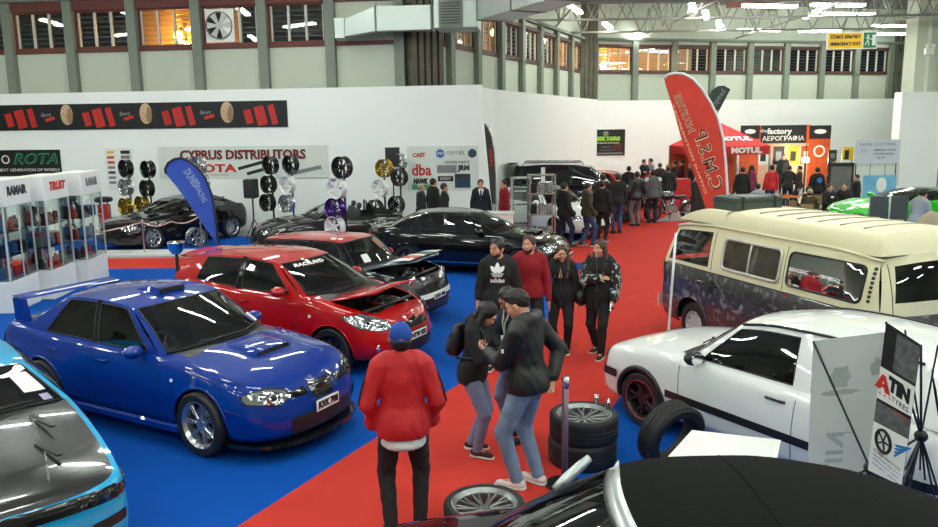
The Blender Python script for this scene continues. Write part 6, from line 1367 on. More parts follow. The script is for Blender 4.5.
# men by the sponsor board and the counter
for (x, y), yaw, h, tm, hr, lab, kw in (((-1.32, 22.0), 25, 1.74, T_CHAR, 'bald_fringe', 'balding man in charcoal standing beyond the black saloon', dict(hair_m=HAIRG)), ((-1.0, 22.55), 40, 1.84, T_BLK, 'short', 'tall dark-haired man in black under the sponsor board', {}), ((-.66, 21.7), 5, 1.76, T_BLK, 'short', 'man in black with short hair looking towards the counter', {}),
      ((.36, 22.45), -88, 1.80, T_NAVY, 'short', 'man in a dark suit and tie behind the white counter', {}), ((1.05, 22.75), 200, 1.76, T_REDS, 'short', 'man in a red top behind the dark feather flag', {}) ):
    p_ = person((x, y), yaw, h, lab, None, tm, 'jacket' if 'suit' in lab or 'tall' in lab else 'tee', J_BLK, SOLEB, SOLEB, hair=hr, res=1, arms=('down', 'down'), **kw)
    if 'suit' in lab:
        MB().poly([p_['B'](-.045, .083, .835), p_['B'](.045, .083, .835), p_['B'](.0, .108, .66)], (0, .012, 0)).build('shirt_front', WHT, p_['root']); MB().poly([p_['B'](-.012, .094, .82), p_['B'](.012, .094, .82), p_['B'](.016, .118, .7), p_['B'](0, .122, .67), p_['B'](-.016, .118, .7)], (0, .006, 0)).build('tie', T_NAVY, p_['root'])
# the stands on the far right
G2 = 'visitors at the airbrush stand'
far = [ (732, 155, 1.76, T_LGR, 'short', 100, 'person in a pale grey-blue jacket beside the red canopy', 36), (743, 166, 1.74, T_BLK, 'short', 80, 'person in black seen from behind next to the pale grey-blue jacket', 27.5), (752, 164, 1.66, T_PNK, 'long', 30, 'woman in a pink top near the orange table', 29), (772, 164, 1.7, T_RED, 'short', 100, 'person in a red vest by the orange table', 28.6),
 (784, 153, 1.82, T_BLK, 'short', -90, 'tall person in black standing before the lit airbrush panels', 36.5), (789, 164, 1.72, T_CHAR, 'short', 60, 'person in a charcoal jacket leaning by the bright lamp', 29), (800, 165, 1.7, T_BRN, 'short', 170, 'person in brown beside the bright lamp', 30), (818, 166, 1.76, T_BLK, 'short', 88, 'person in a black top with a blue round back print', 27),
 (834, 158, 1.74, T_WHT, 'short', -60, 'person in a white shirt by the dark poster frames', 33), (842, 165, 1.7, T_WHT, 'short', 200, 'person in a white shirt looking down at the dark poster frames', 30), (857, 174, 1.74, T_CHAR, 'short', 180, 'person in dark clothes in front of the blue poster', 26.2) ]
for u, v, h, tm, hr, yaw, lab, y in far:
    p = at_y(u, v, y); ld = dict(lean=18) if 'leaning' in lab or 'looking down' in lab else {}
    p_ = person((p.x, y), yaw, max(1.55, min(1.9, p.z)), lab, G2, tm, 'tee' if tm in (T_RED, T_WHT, T_PNK) else 'jacket', J_DARK if 'red' not in lab else J_BLUE, SOLEB, SOLEB, hair=hr, res=2, arms=('belly', 'belly') if ld else ('down', 'down'), female='woman' in lab, **ld)
    if 'round back' in lab: MB().lathe([(0, 0), (.085, 0), (.09, -.006)], 20, 'y', p_['B'](0, -.118, .73)).build('back_print', mat('print_blue', srgb(40, 110, 190), .6), p_['root'])
SEATS = []
G3 = 'people seated around the table beyond the camper roof'
for u, v, tm, yaw, lab, y, hr in ((764, 170, T_LGR, 95, 'person in a pale grey jacket seated by the orange table', 25.5, 'short'), (800, 178, T_BLK, 20, 'seated person in black beside the brown chair', 24.2, 'short'), (809, 184, T_OLV, 60, 'seated person in olive with a pale cap', 23.2, 'cap'), (823, 181, T_BLK, -80, 'seated person in a black top with a chest logo', 25.7, 'short'), (846, 181, T_BLK, -120, 'seated person in black near the green sports car', 26.0, 'short')):
    p = at_y(u, v, y); 
    kw = dict(cap=cloth('cap_khaki', srgb(150, 140, 110))) if hr == 'cap' else {}
    p_ = person((p.x, y, .0), yaw, 1.74, lab, G3, tm, 'tee', J_DARK, SOLEB, SOLEB, hair='none' if hr == 'cap' else hr, res=2, crouch=.42, feet=((-.12, .42), (.12, .42)), arms=('front', 'front'), hem=.5, **kw)
    SEATS.append((p.x, y, yaw))
    if 'logo' in lab: MB().box(p_['B'](0, .095, .74), (.1, .012, .05)).build('chest_logo', WHT, p_['root'])
p = at_y(919, 187, 18.2); lm = person((p.x, 18.2), 25, 1.74, 'man in a pale grey top and dark trousers leaning at the green car', None, T_LGR, 'tee', cloth('trouser_brown', srgb(44, 38, 34)), SOLEB, SOLEB, lean=14, arms=('front', 'belly'), res=1)
# ------------------------------------------------------------------ signs and boards on the white partitions
def hit_plane(u, v, p0, p1):
    a = Vector((p0[0], p0[1])); d = (Vector((p1[0], p1[1])) - a).normalized(); n = Vector((d.y, -d.x)); r_ = ray(u, v); t = n.dot(a) / (n.x * r_[0] + n.y * r_[1])
    return Vector((r_[0] * t, r_[1] * t, CAM_H + r_[2] * t)), Vector((d.x, d.y, 0)), Vector((n.x, n.y, 0))
LP = ((-17.5, 26.65), (.475, 24.45)); MP = ((.6, 26.0), (6.35, 38.6)); FP = ((6.25, 38.5), (24, 41.9)); UPZ = Vector((0, 0, 1))
def board(name, px, plane, m, label, cat='sign', t=.025, off=.03):
    """px: left, right, top, bottom at the left end (pixels of the photograph) on a wall plane -> flat board"""
    (ul, vt, ur, vb) = px; A, X, n = hit_plane(ul, vt, *plane); Bq, _, _ = hit_plane(ur, vt, *plane); Cq, _, _ = hit_plane((ul + ur) / 2, vb, *plane); T_, _, _ = hit_plane((ul + ur) / 2, vt, *plane)
    w = (Bq - A).xy.length; h = T_.z - Cq.z; ctr = Vector(((A.x + Bq.x) / 2, (A.y + Bq.y) / 2, (T_.z + Cq.z) / 2)) + n * (off if n.dot(Vector((0, -1, 0))) > 0 else -off)
    e = empty(name, ctr, math.atan2(X.y, X.x), label, cat); e['_w'] = w; e['_h'] = h
    MB().box((0, t / 2, 0), (w, t, h)).build('panel', m, e); del e['_w']; del e['_h']
    return e, w, h
def btext(e, s, x, z, size, m, **k): return text(s, (x, -.002, z), (1, 0, 0), (0, 0, 1), size, m, e, **k)
def brect(e, x, z, w, h, m, name='print', y=.0, rz=0.): return MB().box((0, 0, 0), (w, .006, h), rot=Matrix.Rotation(rz, 3, 'Y')).build(name, m, e, loc=(x, -.004 - y, z))
INKD = mat('banner_black', srgb(14, 20, 20), .5, noise=.3, scale=6); PRED = mat('print_red', srgb(196, 40, 34), .5, noise=.1); PDRED = mat('print_dark_red', srgb(110, 18, 22), .5); PFACE = mat('print_skin', srgb(204, 172, 136), .6, noise=.15, scale=4); PFSH = mat('print_skin_dark', srgb(150, 118, 88), .6, noise=.15, scale=4); PGRY = mat('print_grey', srgb(130, 134, 136), .6, noise=.2); PBLUE = mat('print_blue2', srgb(40, 108, 176), .5, noise=.1); PGRN = mat('print_green', srgb(60, 150, 110), .5); PNAV = mat('print_navy', srgb(36, 60, 84), .5, noise=.3); PORG = mat('print_orange', srgb(226, 100, 34), .5, noise=.35, scale=5, noise_col=srgb(150, 40, 16)); PDK = mat('print_black', srgb(24, 24, 26), .5, noise=.3); PYEL = mat('print_yellow', srgb(230, 190, 40), .5, noise=.2); OFFW = mat('board_offwhite', srgb(214, 222, 214), .5, noise=.05)
e, w, h = board('shock_absorber_banner', (-22, 103, 287, 129), LP, INKD, 'long black banner of repeated red shock absorbers and faces along the wall top', 'banner')
per = w / 309 * 80.0
for i in range(-4, 4):
    x0 = (262 + i * 80 - 132.5) * w / 309
    for j, (dx, hh, ww) in enumerate(((-.46, .62, .26), (-.02, .84, .36), (.42, .86, .22))):
        x = x0 + dx * .92
        if abs(x) < w / 2 - .3:
            brect(e, x, -.02 - .05 * (2 - j) * .6, ww * .9, hh * h * .86, PRED, 'shock_absorber', rz=-.22)
            for q in range(4): btext(e, 'KONI'[q] if False else 'SPORT'[q], x + (.5 - q / 3) * .0 + (.13 - .09 * q) * -.35, (.30 - .2 * q) * hh * h, .12, PDRED, lift=.008)
    x = x0 + .9
    if abs(x) < w / 2 - .3: btext(e, 'Sport', x - .02, .08, .16, PGRY, shear=.3, bold=.004); brect(e, x + .12, -.06, .34, .1, PRED, rz=-.25, y=-.001)
    x = x0 + 1.62
    if abs(x) < w / 2 - .4:
        f = MB(); f.sphere((0, 0, 0), 1, 20, 12, (.215, .012, h * .40)); f.build('printed_face', PFACE, e, smooth=True, loc=(x, -.004, .07)); f = MB(); f.sphere((0, 0, 0), 1, 14, 8, (.11, .012, h * .33)); f.build('printed_face_side', PFSH, e, smooth=True, loc=(x + .10, -.007, .03))
        for s_ in (-1, 1): brect(e, x + s_ * .085, .085, .085, .022, PFSH, 'printed_brow', y=.016)
        brect(e, x, -.14, .10, .02, PFSH, 'printed_mouth', y=.016); brect(e, x - .0, .0, .03, .12, PFSH, 'printed_nose', y=.016); brect(e, x, -.42 * h, .62, .15 * h, PDK, 'printed_shoulders', y=.012)
e, w, h = board('wheel_brand_sign', (-24, 150, 60, 176), LP, INKD, 'black ROTA sign with white outlined letters above the display cabinets')
btext(e, 'ROTA', w * .2, h * .14, h * .56, PGRN, shear=.3, width=w * .52, bold=.012); btext(e, 'ROTA', w * .202, h * .14, h * .50, INKD, shear=.3, width=w * .495, bold=-.004, lift=.01); btext(e, 'THE NEXT GENERATION OF WHEELS', w * .06, -h * .27, h * .15, PLW, width=w * .84)
MB().lathe([(h * .12, -.002), (h * .17, -.008), (h * .17, 0)], 20, 'y', (-w * .15, 0, h * .14)).build('ring_logo', PLW, e)
e, w, h = board('wheel_brand_label', (-24, 178, 22, 187), LP, PLW, 'narrow white label strip under the black ROTA sign'); btext(e, 'CONCAVE SERIES', 0, 0, h * .6, PDK, width=w * .8)
e, w, h = board('price_poster', (105, 148, 132, 190), LP, PLW, 'white price list poster with coloured rows behind the wheel columns', 'poster')
for j in range(7): brect(e, -w * .3, h * (.40 - .12 * j), w * .26, h * .06, (PYEL, PORG, PORG, PGRY, PNAV, PGRY, PGRY)[j], 'row_block'); brect(e, w * .25, h * (.40 - .115 * j), w * .34, h * .08, PGRY if j % 2 else PDK, 'wheel_print')
brect(e, w * .2, -h * .38, w * .5, h * .05, PDK, rz=-.2)
e, w, h = board('distributor_board', (158, 146, 328, 178), LP, OFFW, 'pale CYPRUS DISTRIBUTORS board with dark red lettering')
cl = PDRED; btext(e, 'CYPRUS DISTRIBUTORS', -w * .02 + .12, h * .22, h * .40, cl, bold=.012, width=w * .74, extrude=.02); btext(e, 'CYPRUS DISTRIBUTORS', -w * .02 + .12, h * .22, h * .38, PDRED, bold=.006, width=w * .735, lift=.03)
btext(e, 'ROTA', -w * .17, -h * .2, h * .34, PRED, bold=.014, width=w * .26); btext(e, 'FORGED WHEELS', -w * .14, -h * .40, h * .08, PGRY)
for s_ in (0, 1): brect(e, w * (.05 + .05 * s_), -h * (.10 + .16 * s_), w * .16, h * .1, PDK, 'car_print', rz=-.25)
brect(e, w * .36, -h * .28, w * .2, h * .12, PGRY, 'car_print', rz=-.2)
e, w, h = board('sponsor_board', (407, 146, 478, 190), LP, OFFW, 'white sponsor board of brand logos above the men in black', 'sign')
btext(e, 'dba', -w * .30, -h * .05, h * .36, PRED, bold=.012, width=w * .28); btext(e, 'HAWK', -w * .32, -h * .30, h * .15, PDK, bold=.02, shear=.2, width=w * .22); brect(e, -w * .28, -h * .43, w * .32, h * .12, PGRN, 'logo_block'); 
MB().lathe([(0, -.006), (.085 * h, -.006), (.1 * h, 0)], 20, 'y', (-w * .03, 0, h * .33)).build('round_logo', PBLUE, e); text('VW', (-w * .03, -.008, h * .33), (1, 0, 0), (0, 0, 1), h * .1, PLW, e)
MB().lathe([(0, -.006), (.085 * h, -.006), (.1 * h, 0)], 20, 'y', (w * .42, 0, h * .33)).build('round_logo', PNAV, e); btext(e, 'OEM', w * .13, h * .34, h * .12, PGRY); btext(e, 'B5', w * .27, h * .34, h * .12, PDRED)
btext(e, 'CAST', -w * .33, h * .3, h * .12, PORG, bold=.01); btext(e, 'UNDER PARTS', w * .2, h * .13, h * .09, PDK, shear=.3); brect(e, w * .06, -h * .02, w * .28, h * .18, PGRY, 'logo_block'); brect(e, w * .04, -h * .24, w * .22, h * .12, PDK, 'logo_block'); btext(e, 'EXEDY', w * .04, -h * .24, h * .08, PLW, lift=.012); brect(e, w * .28, -h * .33, w * .22, h * .24, PNAV, 'logo_block'); brect(e, w * .28, -h * .17, w * .22, h * .08, mat('print_plum', srgb(60, 30, 40), .5), 'logo_block'); btext(e, 'JRM', w * .3, h * 0., h * .16, PDK, bold=.012)
e, w, h = board('rod_board', (471, 160, 492, 182), LP, OFFW, 'white board with large serif lettering behind the dark feather flag', 'sign') if False else (None, 0, 0)
e, w, h = board('garage_banner', (589, 129.5, 625, 155.5), FP, INKD, 'black hanging banner with bright green lettering on the far white wall', 'banner')
btext(e, 'GREEK TUNING', 0, h * .14, h * .2, mat('print_lime', srgb(150, 210, 50), .5), bold=.02, width=w * .72, shear=.1); btext(e, 'PERFORMANCE PARTS & MORE', 0, -h * .02, h * .08, PLW, width=w * .68); btext(e, 'SERVICE', -w * .02, -h * .18, h * .11, PGRY); btext(e, 'WORKSHOP', -w * .02, -h * .30, h * .1, PGRY); brect(e, w * .3, -h * .2, w * .26, h * .3, mat('print_brown', srgb(92, 40, 26), .6, noise=.4), 'car_print'); brect(e, 0, -h * .42, w * .9, h * .06, PGRY); MB().sphere((0, 0, 0), 1, 12, 8, (w * .08, .01, h * .1)).build('mascot_shape', PGRY, e, loc=(-w * .04, -.004, h * .34))
# ------------------------------------------------------------------ emergency exit sign
A, B2 = at_y(827, 41, 20), at_y(877, 40, 20.6); X = (B2 - A).normalized(); w = (B2 - A).length
e = empty('exit_sign', (A + B2) / 2, math.atan2(X.y, X.x), 'yellow and green emergency exit sign hanging under the roof', 'sign'); h = .42
rl = -math.atan2(B2.z - A.z, (B2 - A).xy.length); e.rotation_euler = (0, rl, e.rotation_euler.z)
MB().box((0, .012, 0), (w, .024, h)).build('panel', PLW, e); brect(e, -w * .14, 0, w * .68, h * .90, mat('sign_yellow', srgb(244, 190, 22), .4)); brect(e, w * .355, 0, w * .26, h * .90, mat('sign_green', srgb(10, 120, 62), .4))
btext(e, 'ΕΞΟΔΟΣ ΚΙΝΔΥΝΟΥ', -w * .14, h * .21, h * .26, PDK, width=w * .60, bold=.004, lift=.008); btext(e, 'EMERGENCY EXIT', -w * .14, -h * .2, h * .26, PDK, width=w * .60, bold=.004, lift=.008)
q = MB(); y = -.012; q.box((w * .43, y, 0), (w * .07, .006, h * .62)); q.sphere((w * .31, y, h * .26), .03, 10, 6, (1, .3, 1)); q.tube([(w * .31, y, h * .17), (w * .30, y, -.01)], .016, 6); q.tube([(w * .26, y, .06), (w * .31, y, .07), (w * .37, y, .02), (w * .40, y, .02)], .010, 6); q.tube([(w * .30, y, -.01), (w * .33, y, -.06), (w * .32, y, -.14)], .012, 6); q.tube([(w * .30, y, -.01), (w * .27, y, -.08), (w * .25, y, -.12)], .012, 6); q.build('running_figure', PLW, e)
MB().tube([(-w * .4, 0, h / 2), (-w * .4, 0, 2.3)], .006, 5).build('hanger', STEEL, e); MB().tube([(w * .4, 0, h / 2), (w * .4, 0, 2.3)], .006, 5).build('hanger', STEEL, e)
# ------------------------------------------------------------------ feather flags
def flag(name, pts, y, m, base, label, pole_m=BLK, th=.006, cat='flag', side=None):
    """pts: outline in the photo's pixels at distance y; a real sheet on a curved pole with a base"""
    P = [at_y(u, v, y) for u, v in pts]; e = empty(name, (base[0], base[1], 0), 0, label, cat); o = Vector((base[0], base[1], 0))
    q = MB(); q.poly([p - o for p in P], (0, th, 0)); q.build('sail', m, e); return e, P, o
FRED = mat('flag_red', srgb(222, 68, 44), .7, noise=.15, scale=3, noise_col=srgb(190, 44, 30)); FBLU = mat('flag_blue', srgb(66, 100, 196), .7, noise=.4, scale=2.5, noise_col=srgb(30, 62, 160)); FGRY = mat('flag_grey', srgb(50, 52, 52), .7, noise=.2); POLEW = mat('pole_white', srgb(226, 228, 224), .4)
right = [(664, 78), (668, 74.5), (676, 73), (684, 74), (693, 79), (702, 89), (711, 103), (718, 118), (723, 138), (725.5, 160), (727, 185), (728, 205)]; left = [(707, 212), (700, 190), (690, 165), (681, 137), (673, 108), (666, 86)]
e, P, o = flag('feather_flag', right + left, 17, FRED, (at_y(728, 205, 17).x, 17), 'tall orange-red feather flag with dark lettering behind the camper van')
q = MB(); pr_ = [p - o for p in P[:12]] + [Vector((0, 0, .9)), Vector((0, 0, .05))]; q.tube(pr_, [.03] * 11 + [.03, .03, .03], 8); q.build('sleeve_pole', POLEW, e, smooth=True); MB().lathe([(0, .05), (.28, .05), (.3, 0)], 20, 'z').build('base', GUN, e)
def ftext(s, u0, v0, u1, v1, y, size, m, e, o, mirror_=True, bold=.01, lift=.012, width=None, hk=None):
    a, b = at_y(u0, v0, y), at_y(u1, v1, y); X = (b - a).normalized(); Yd = Vector((-X.z, 0, X.x)); L = (b - a).length
    me = text_mesh(s, size, bold, .003, 0, 1, L); 
    if mirror_: Yd = -Yd
    for v in me.vertices: q_ = (a + b) / 2 - o + X * v.co.x + Yd * v.co.y; v.co = (q_.x, -lift - v.co.z, q_.z)
    me.materials.append(m); return link(bpy.data.objects.new('lettering', me), e)
FOUT = mat('letter_pale', srgb(232, 170, 130), .6); FINK = mat('letter_dark', srgb(34, 30, 28), .6)
for s, bd, lf, m_ in (('C.M.S.P', .014, .010, FOUT), ('C.M.S.P', -.004, .016, FINK)): ftext(s, 717, 190, 698.5, 131, 17, .40, m_, e, o, True, bd, lf)
ftext('INDUSTRIES', 692, 133, 676, 94, 17, .2, FOUT, e, o, True, .008, .010); ftext('INDUSTRIES', 692, 133, 676, 94, 17, .19, FINK, e, o, True, -.002, .014)
ftext('CYPRUS MOTORSPORT', 706, 194, 672, 104, 17, .07, FOUT, e, o, True, .002, .010)
e, P, o = flag('feather_flag', [(166, 174), (165, 169), (168, 163), (174, 159), (181, 158), (189, 161), (198, 168), (206, 179), (212, 195), (215, 212), (217, 230), (218.5, 243), (216.5, 243), (206, 229), (190, 205), (176, 186)], 15, FBLU, (at_y(218, 243, 15).x, 15), 'blue feather flag with a dark edge behind the red hatchback')
MB().tube([p - o for p in P[:12]] + [Vector((0, 0, .6)), Vector((0, 0, .05))], .022, 8).build('pole', BLK, e, smooth=True); MB().lathe([(0, .05), (.24, .05), (.26, 0)], 20, 'z').build('base', GUN, e)
PB_ = mat('flag_print', srgb(150, 170, 225), .7, noise=.4, scale=6); ftext('DUNES', 186, 170, 197, 186, 15, .2, PB_, e, o, False, .01, .01); ftext('RACING', 197, 186, 205, 202, 15, .14, PB_, e, o, False, .006, .01)
e, P, o = flag('feather_flag', [(484, 123), (488, 127), (492, 137), (494, 150), (495.5, 175), (496, 204), (492, 204), (490, 190), (488, 165), (485.5, 140)], 21, FGRY, (at_y(494, 230, 21).x, 21), 'narrow dark grey feather flag with red lettering beside the white counter')
MB().tube([P[0] - o, P[1] - o, P[2] - o, P[3] - o, P[4] - o, P[5] - o, Vector((0, 0, .3)), Vector((0, 0, .05))], .018, 6).build('pole', ALU, e, smooth=True); MB().lathe([(0, .04), (.2, .04), (.22, 0)], 16, 'z').build('base', GUN, e); ftext('NGK', 491.8, 166, 490.6, 148, 21, .1, PRED, e, o, False, .003, .01)
e, P, o = flag('feather_flag', [(709, 96), (712, 90), (718, 86), (724, 85.5), (730, 89), (726, 98), (720, 108), (716, 112), (714, 106)], 30, mat('flag_green_black', srgb(56, 70, 62), .7, noise=.2), (at_y(702, 150, 30).x, 30), 'small dark feather flag tip behind the orange-red flag'); MB().tube([P[4] - o, P[6] - o, at_y(708, 130, 30) - o, Vector((0, 0, .05))], .02, 6).build('pole', BLK, e, smooth=True); ftext('speed', 714, 104, 724, 90, 30, .3, PGRY, e, o, False, .004, .01)
MB().tube([at_y(676, 233, 10.6), at_y(672, 285, 10.6), at_y(667.5, 345, 10.6), Vector((at_y(664, 380, 10.6).x, 10.6, .03))], .018, 8).lathe([(0, .03), (.2, .03), (.22, 0)], 18, 'z', (at_y(664, 380, 10.6).x, 10.6, 0)).build('flag_pole', POLEW, smooth=True, label='thin white bare flag pole between the camper van and white hatchback', cat='pole')
# ------------------------------------------------------------------ alloy wheels on display posts
RM = {}
def rim_obj(style, m, n, R_=.262): 
    key = (style, n)
    if key not in RM: RM[key] = rim_mesh(R_, .21, n, style, .05, .03).build('alloy_wheel', m, angle=38); o = RM[key]; o['_used'] = 0; del o['_used']; src = o; C.objects.unlink(o)
    o = RM[key].copy(); o.data = RM[key].data.copy(); o.data.materials[0] = m; C.objects.link(o); return o
mats_r = dict(black=mat('rim_black', (.012, .012, .013), .2, .3, coat=.5), white=mat('rim_white', srgb(232, 232, 230), .3, coat=.4, noise=.03), silver=mat('rim_silver', srgb(190, 194, 194), .2, .8, noise=.08), gold=mat('rim_gold', srgb(178, 150, 60), .25, .8, noise=.1), purple=mat('rim_purple', srgb(64, 30, 120), .2, .6, coat=.6), dark=mat('rim_graphite', srgb(48, 46, 44), .3, .6, noise=.1), chrome=CHR)
def wheel_column(u, y, rims, label_stem, face=-125):
    p0 = at_y(u, 200, y); e = empty('wheel_display_post', (p0.x, y, 0), 0, 'dark display post carrying ' + label_stem, 'display stand')
    top_ = max(at_y(a, b, y).z for a, b, *_ in rims)
    q = MB(); q.tube([(0, 0, .02), (0, 0, top_ + .05)], .03, 8); q.build('post', BLK, e, smooth=True); MB().lathe([(0, .04), (.26, .03), (.28, 0)], 20, 'z').build('base', BLK, e)
    for (a, b, col, st, n, place) in rims:
        c = at_y(a, b, y); f = R(face); d_ = Vector((math.cos(f), math.sin(f), 0)); c2 = Vector((c.x, y, c.z)) + d_ * .17
        MB().tube([(0, 0, c.z), tuple(c2 - d_ * .03 - Vector((p0.x, y, 0)))], .02, 6).build('arm', BLK, e)
        o = rim_obj(st, mats_r[col], n); o.location = c2; o.rotation_euler = (0, .4, f - PI / 2)
        o['label'] = f'{place} {col} alloy wheel on the post by {label_stem.split(" by ")[-1]}'; o['category'] = 'wheel'; o['group'] = 'alloy wheels on display posts'
def L_(w): return w
wheel_column(131, 24.2, [(131, 168, 'black', 'twin', 6, 'topmost'), (131, 187, 'silver', 'plain', 5, 'middle'), (131, 206, 'gold', 'mesh', 7, 'lowest')], 'three wheels by the price poster')
wheel_column(151, 24.3, [(153, 169, 'black', 'plain', 6, 'topmost'), (152, 188, 'dark', 'twin', 5, 'middle'), (147, 204, 'gold', 'plain', 6, 'lowest')], 'three wheels by the black coupe roof')
wheel_column(204, 20.9, [(203, 166, 'silver', 'plain', 6, 'topmost'), (206, 182, 'silver', 'mesh', 7, 'middle'), (206, 205, 'black', 'twin', 5, 'lowest')], 'three wheels by the blue feather flag')
wheel_column(273, 23.6, [(275, 165, 'black', 'twin', 5, 'topmost'), (273, 184, 'dark', 'plain', 6, 'middle'), (272, 202, 'dark', 'mesh', 7, 'lowest')], 'three wheels by the tripod speaker')
wheel_column(293, 23.5, [(295, 164, 'black', 'plain', 6, 'topmost'), (292, 184, 'white', 'twin', 6, 'middle'), (291, 203, 'silver', 'mesh', 7, 'lowest')], 'three wheels by the distributor board end')
wheel_column(345, 19.3, [(347, 167, 'black', 'twin', 6, 'topmost'), (342, 188, 'white', 'plain', 5, 'second'), (340, 208, 'purple', 'mesh', 7, 'third'), (340, 226, 'white', 'plain', 6, 'lowest')], 'four wheels by the open roadster')
wheel_column(385, 23.2, [(388, 168, 'gold', 'mesh', 8, 'topmost'), (384, 188, 'white', 'plain', 7, 'middle'), (379, 208, 'dark', 'twin', 5, 'lowest')], 'three wheels by the black saloon boot')
wheel_column(401, 24.15, [(402, 162, 'silver', 'plain', 6, 'topmost'), (403, 177, 'dark', 'twin', 5, 'middle'), (400, 204, 'black', 'mesh', 7, 'lowest')], 'three wheels by the sponsor board')
c = at_y(392.5, 157, 23.95); e = empty('info_panel', (c.x, 23.95, 0), 0, 'small black information panel on a thin post above the gold wheel', 'sign'); MB().box((0, 0, c.z), (.44, .04, .58)).build('panel', BLK, e); MB().tube([(0, .03, .0), (0, .03, c.z)], .02, 6).build('post', BLK, e)
o = rim_obj('twin', mats_r['silver'], 5, .22); o.name = 'alloy_wheel'; p = at_z(196, 246, 0); o.location = (p.x, p.y, .26); o.rotation_euler = (0.0, .3, -.55 - PI / 2 + PI * 0); o['label'] = 'loose silver alloy wheel standing by the black coupe door'; o['category'] = 'wheel'
# ------------------------------------------------------------------ speaker, barrier, small things by the black coupe
p = at_y(252, 190, 23.2); e = empty('tripod_stand', (p.x, 23.2, 0), 0, 'black tripod stand carrying the loudspeaker by the white wall', 'stand')
MB().tube([(0, 0, .55), (0, 0, p.z - .22)], .025, 8).build('pole', BLK, e)
for a in (0, 2.1, 4.2): MB().tube([(0, 0, .62), (.38 * math.cos(a), .38 * math.sin(a), .02)], .018, 6).build('leg', BLK, e)
s_ = empty('loudspeaker', (p.x, 23.1, p.z + .05), -.2, 'black loudspeaker on a tripod by the distributor board', 'speaker'); MB().box((0, 0, 0), (.36, .32, .56), bev=.03).build('cabinet', BLK, s_); MB().box((0, -.165, 0), (.32, .01, .5), bev=.004).build('grille', mat('speaker_grille', (.02, .02, .021), .6, noise=.5, scale=120), s_)
q = [at_z(104, 247, 0), at_z(205, 240, 0)]
for i, (u, v) in enumerate(((150, 251), (206, 243))):
    p = at_z(u, v + 1, 0); e = empty('barrier_post', (p.x, p.y - .35, 0), 0, ('slim pale barrier post in front of the black coupe wheel', 'slim pale barrier post beside the blue feather flag')[i], 'barrier post'); MB().lathe([(0, .03), (.14, .03), (.16, 0)], 18, 'z').build('base', GUN, e); MB().tube([(0, 0, .03), (0, 0, .88)], .022, 8).build('pole', ALU, e); MB().sphere((0, 0, .9), .035, 10, 6).build('cap', ALU, e)
    q.insert(i + 1, p)
rp = MB(); A = [Vector((-11.3, 20.9, .55)), Vector((q[1].x, q[1].y - .35, .86)), Vector(((q[1].x + q[2].x) / 2, (q[1].y + q[2].y) / 2 - .45, .80)), Vector((q[2].x, q[2].y - .35, .86))]
for i in range(3):
    a, b = A[i], A[i + 1]; rp.tube([a + (b - a) * t - Vector((0, 0, .12 * math.sin(PI * t))) for t in [j / 8 for j in range(9)]], .016, 6)
rp.build('barrier_tape', mat('tape_red_white', srgb(210, 70, 70), .5, noise=.8, scale=8, noise_col=srgb(230, 225, 222)), label='thin red and white barrier tape strung before the black coupe', cat='barrier tape', smooth=True)
p = at_y(176, 247, 13.4); e = empty('work_lamp', (p.x, 13.4, 0), 0, 'round chrome lamp on a dark stem behind the red hatchback tail', 'lamp'); z = at_y(176, 243, 13.4).z
MB().lathe([(0, z - .2), (.07, z - .19), (.12, z - .12), (.14, z), (.15, z + .02), (.12, z + .01), (.02, z - .06)], 24, 'z').build('chrome_bowl', CHR, e, smooth=True); MB().tube([(0, 0, .02), (0, 0, z - .19)], .03, 8).build('stem', BLK, e); MB().lathe([(0, .03), (.2, .03), (.22, 0)], 20, 'z').build('base', BLK, e)
p = at_y(104, 207, 24.2); e = empty('red_parts_stand', (p.x, 24.2, 0), 0, 'red display stand with a black ring on top beside the display cabinets', 'display stand'); z = at_y(104, 204, 24.2).z; MB().box((0, 0, z / 2), (.3, .3, z), bev=.03).build('pedestal', mat('stand_red', srgb(170, 24, 28), .4, coat=.4), e); q = MB(); q.tube([(.2 * math.cos(t), .2 * math.sin(t), z + .14) for t in [2 * PI * i / 24 for i in range(24)]], .08, 8, closed=True); q.build('ring', BLK, e, smooth=True)
for s_ in (-.12, .12): MB().tube([(s_, 0, z), (s_, 0, z + .12)], .02, 6).build('peg', BLK, e)
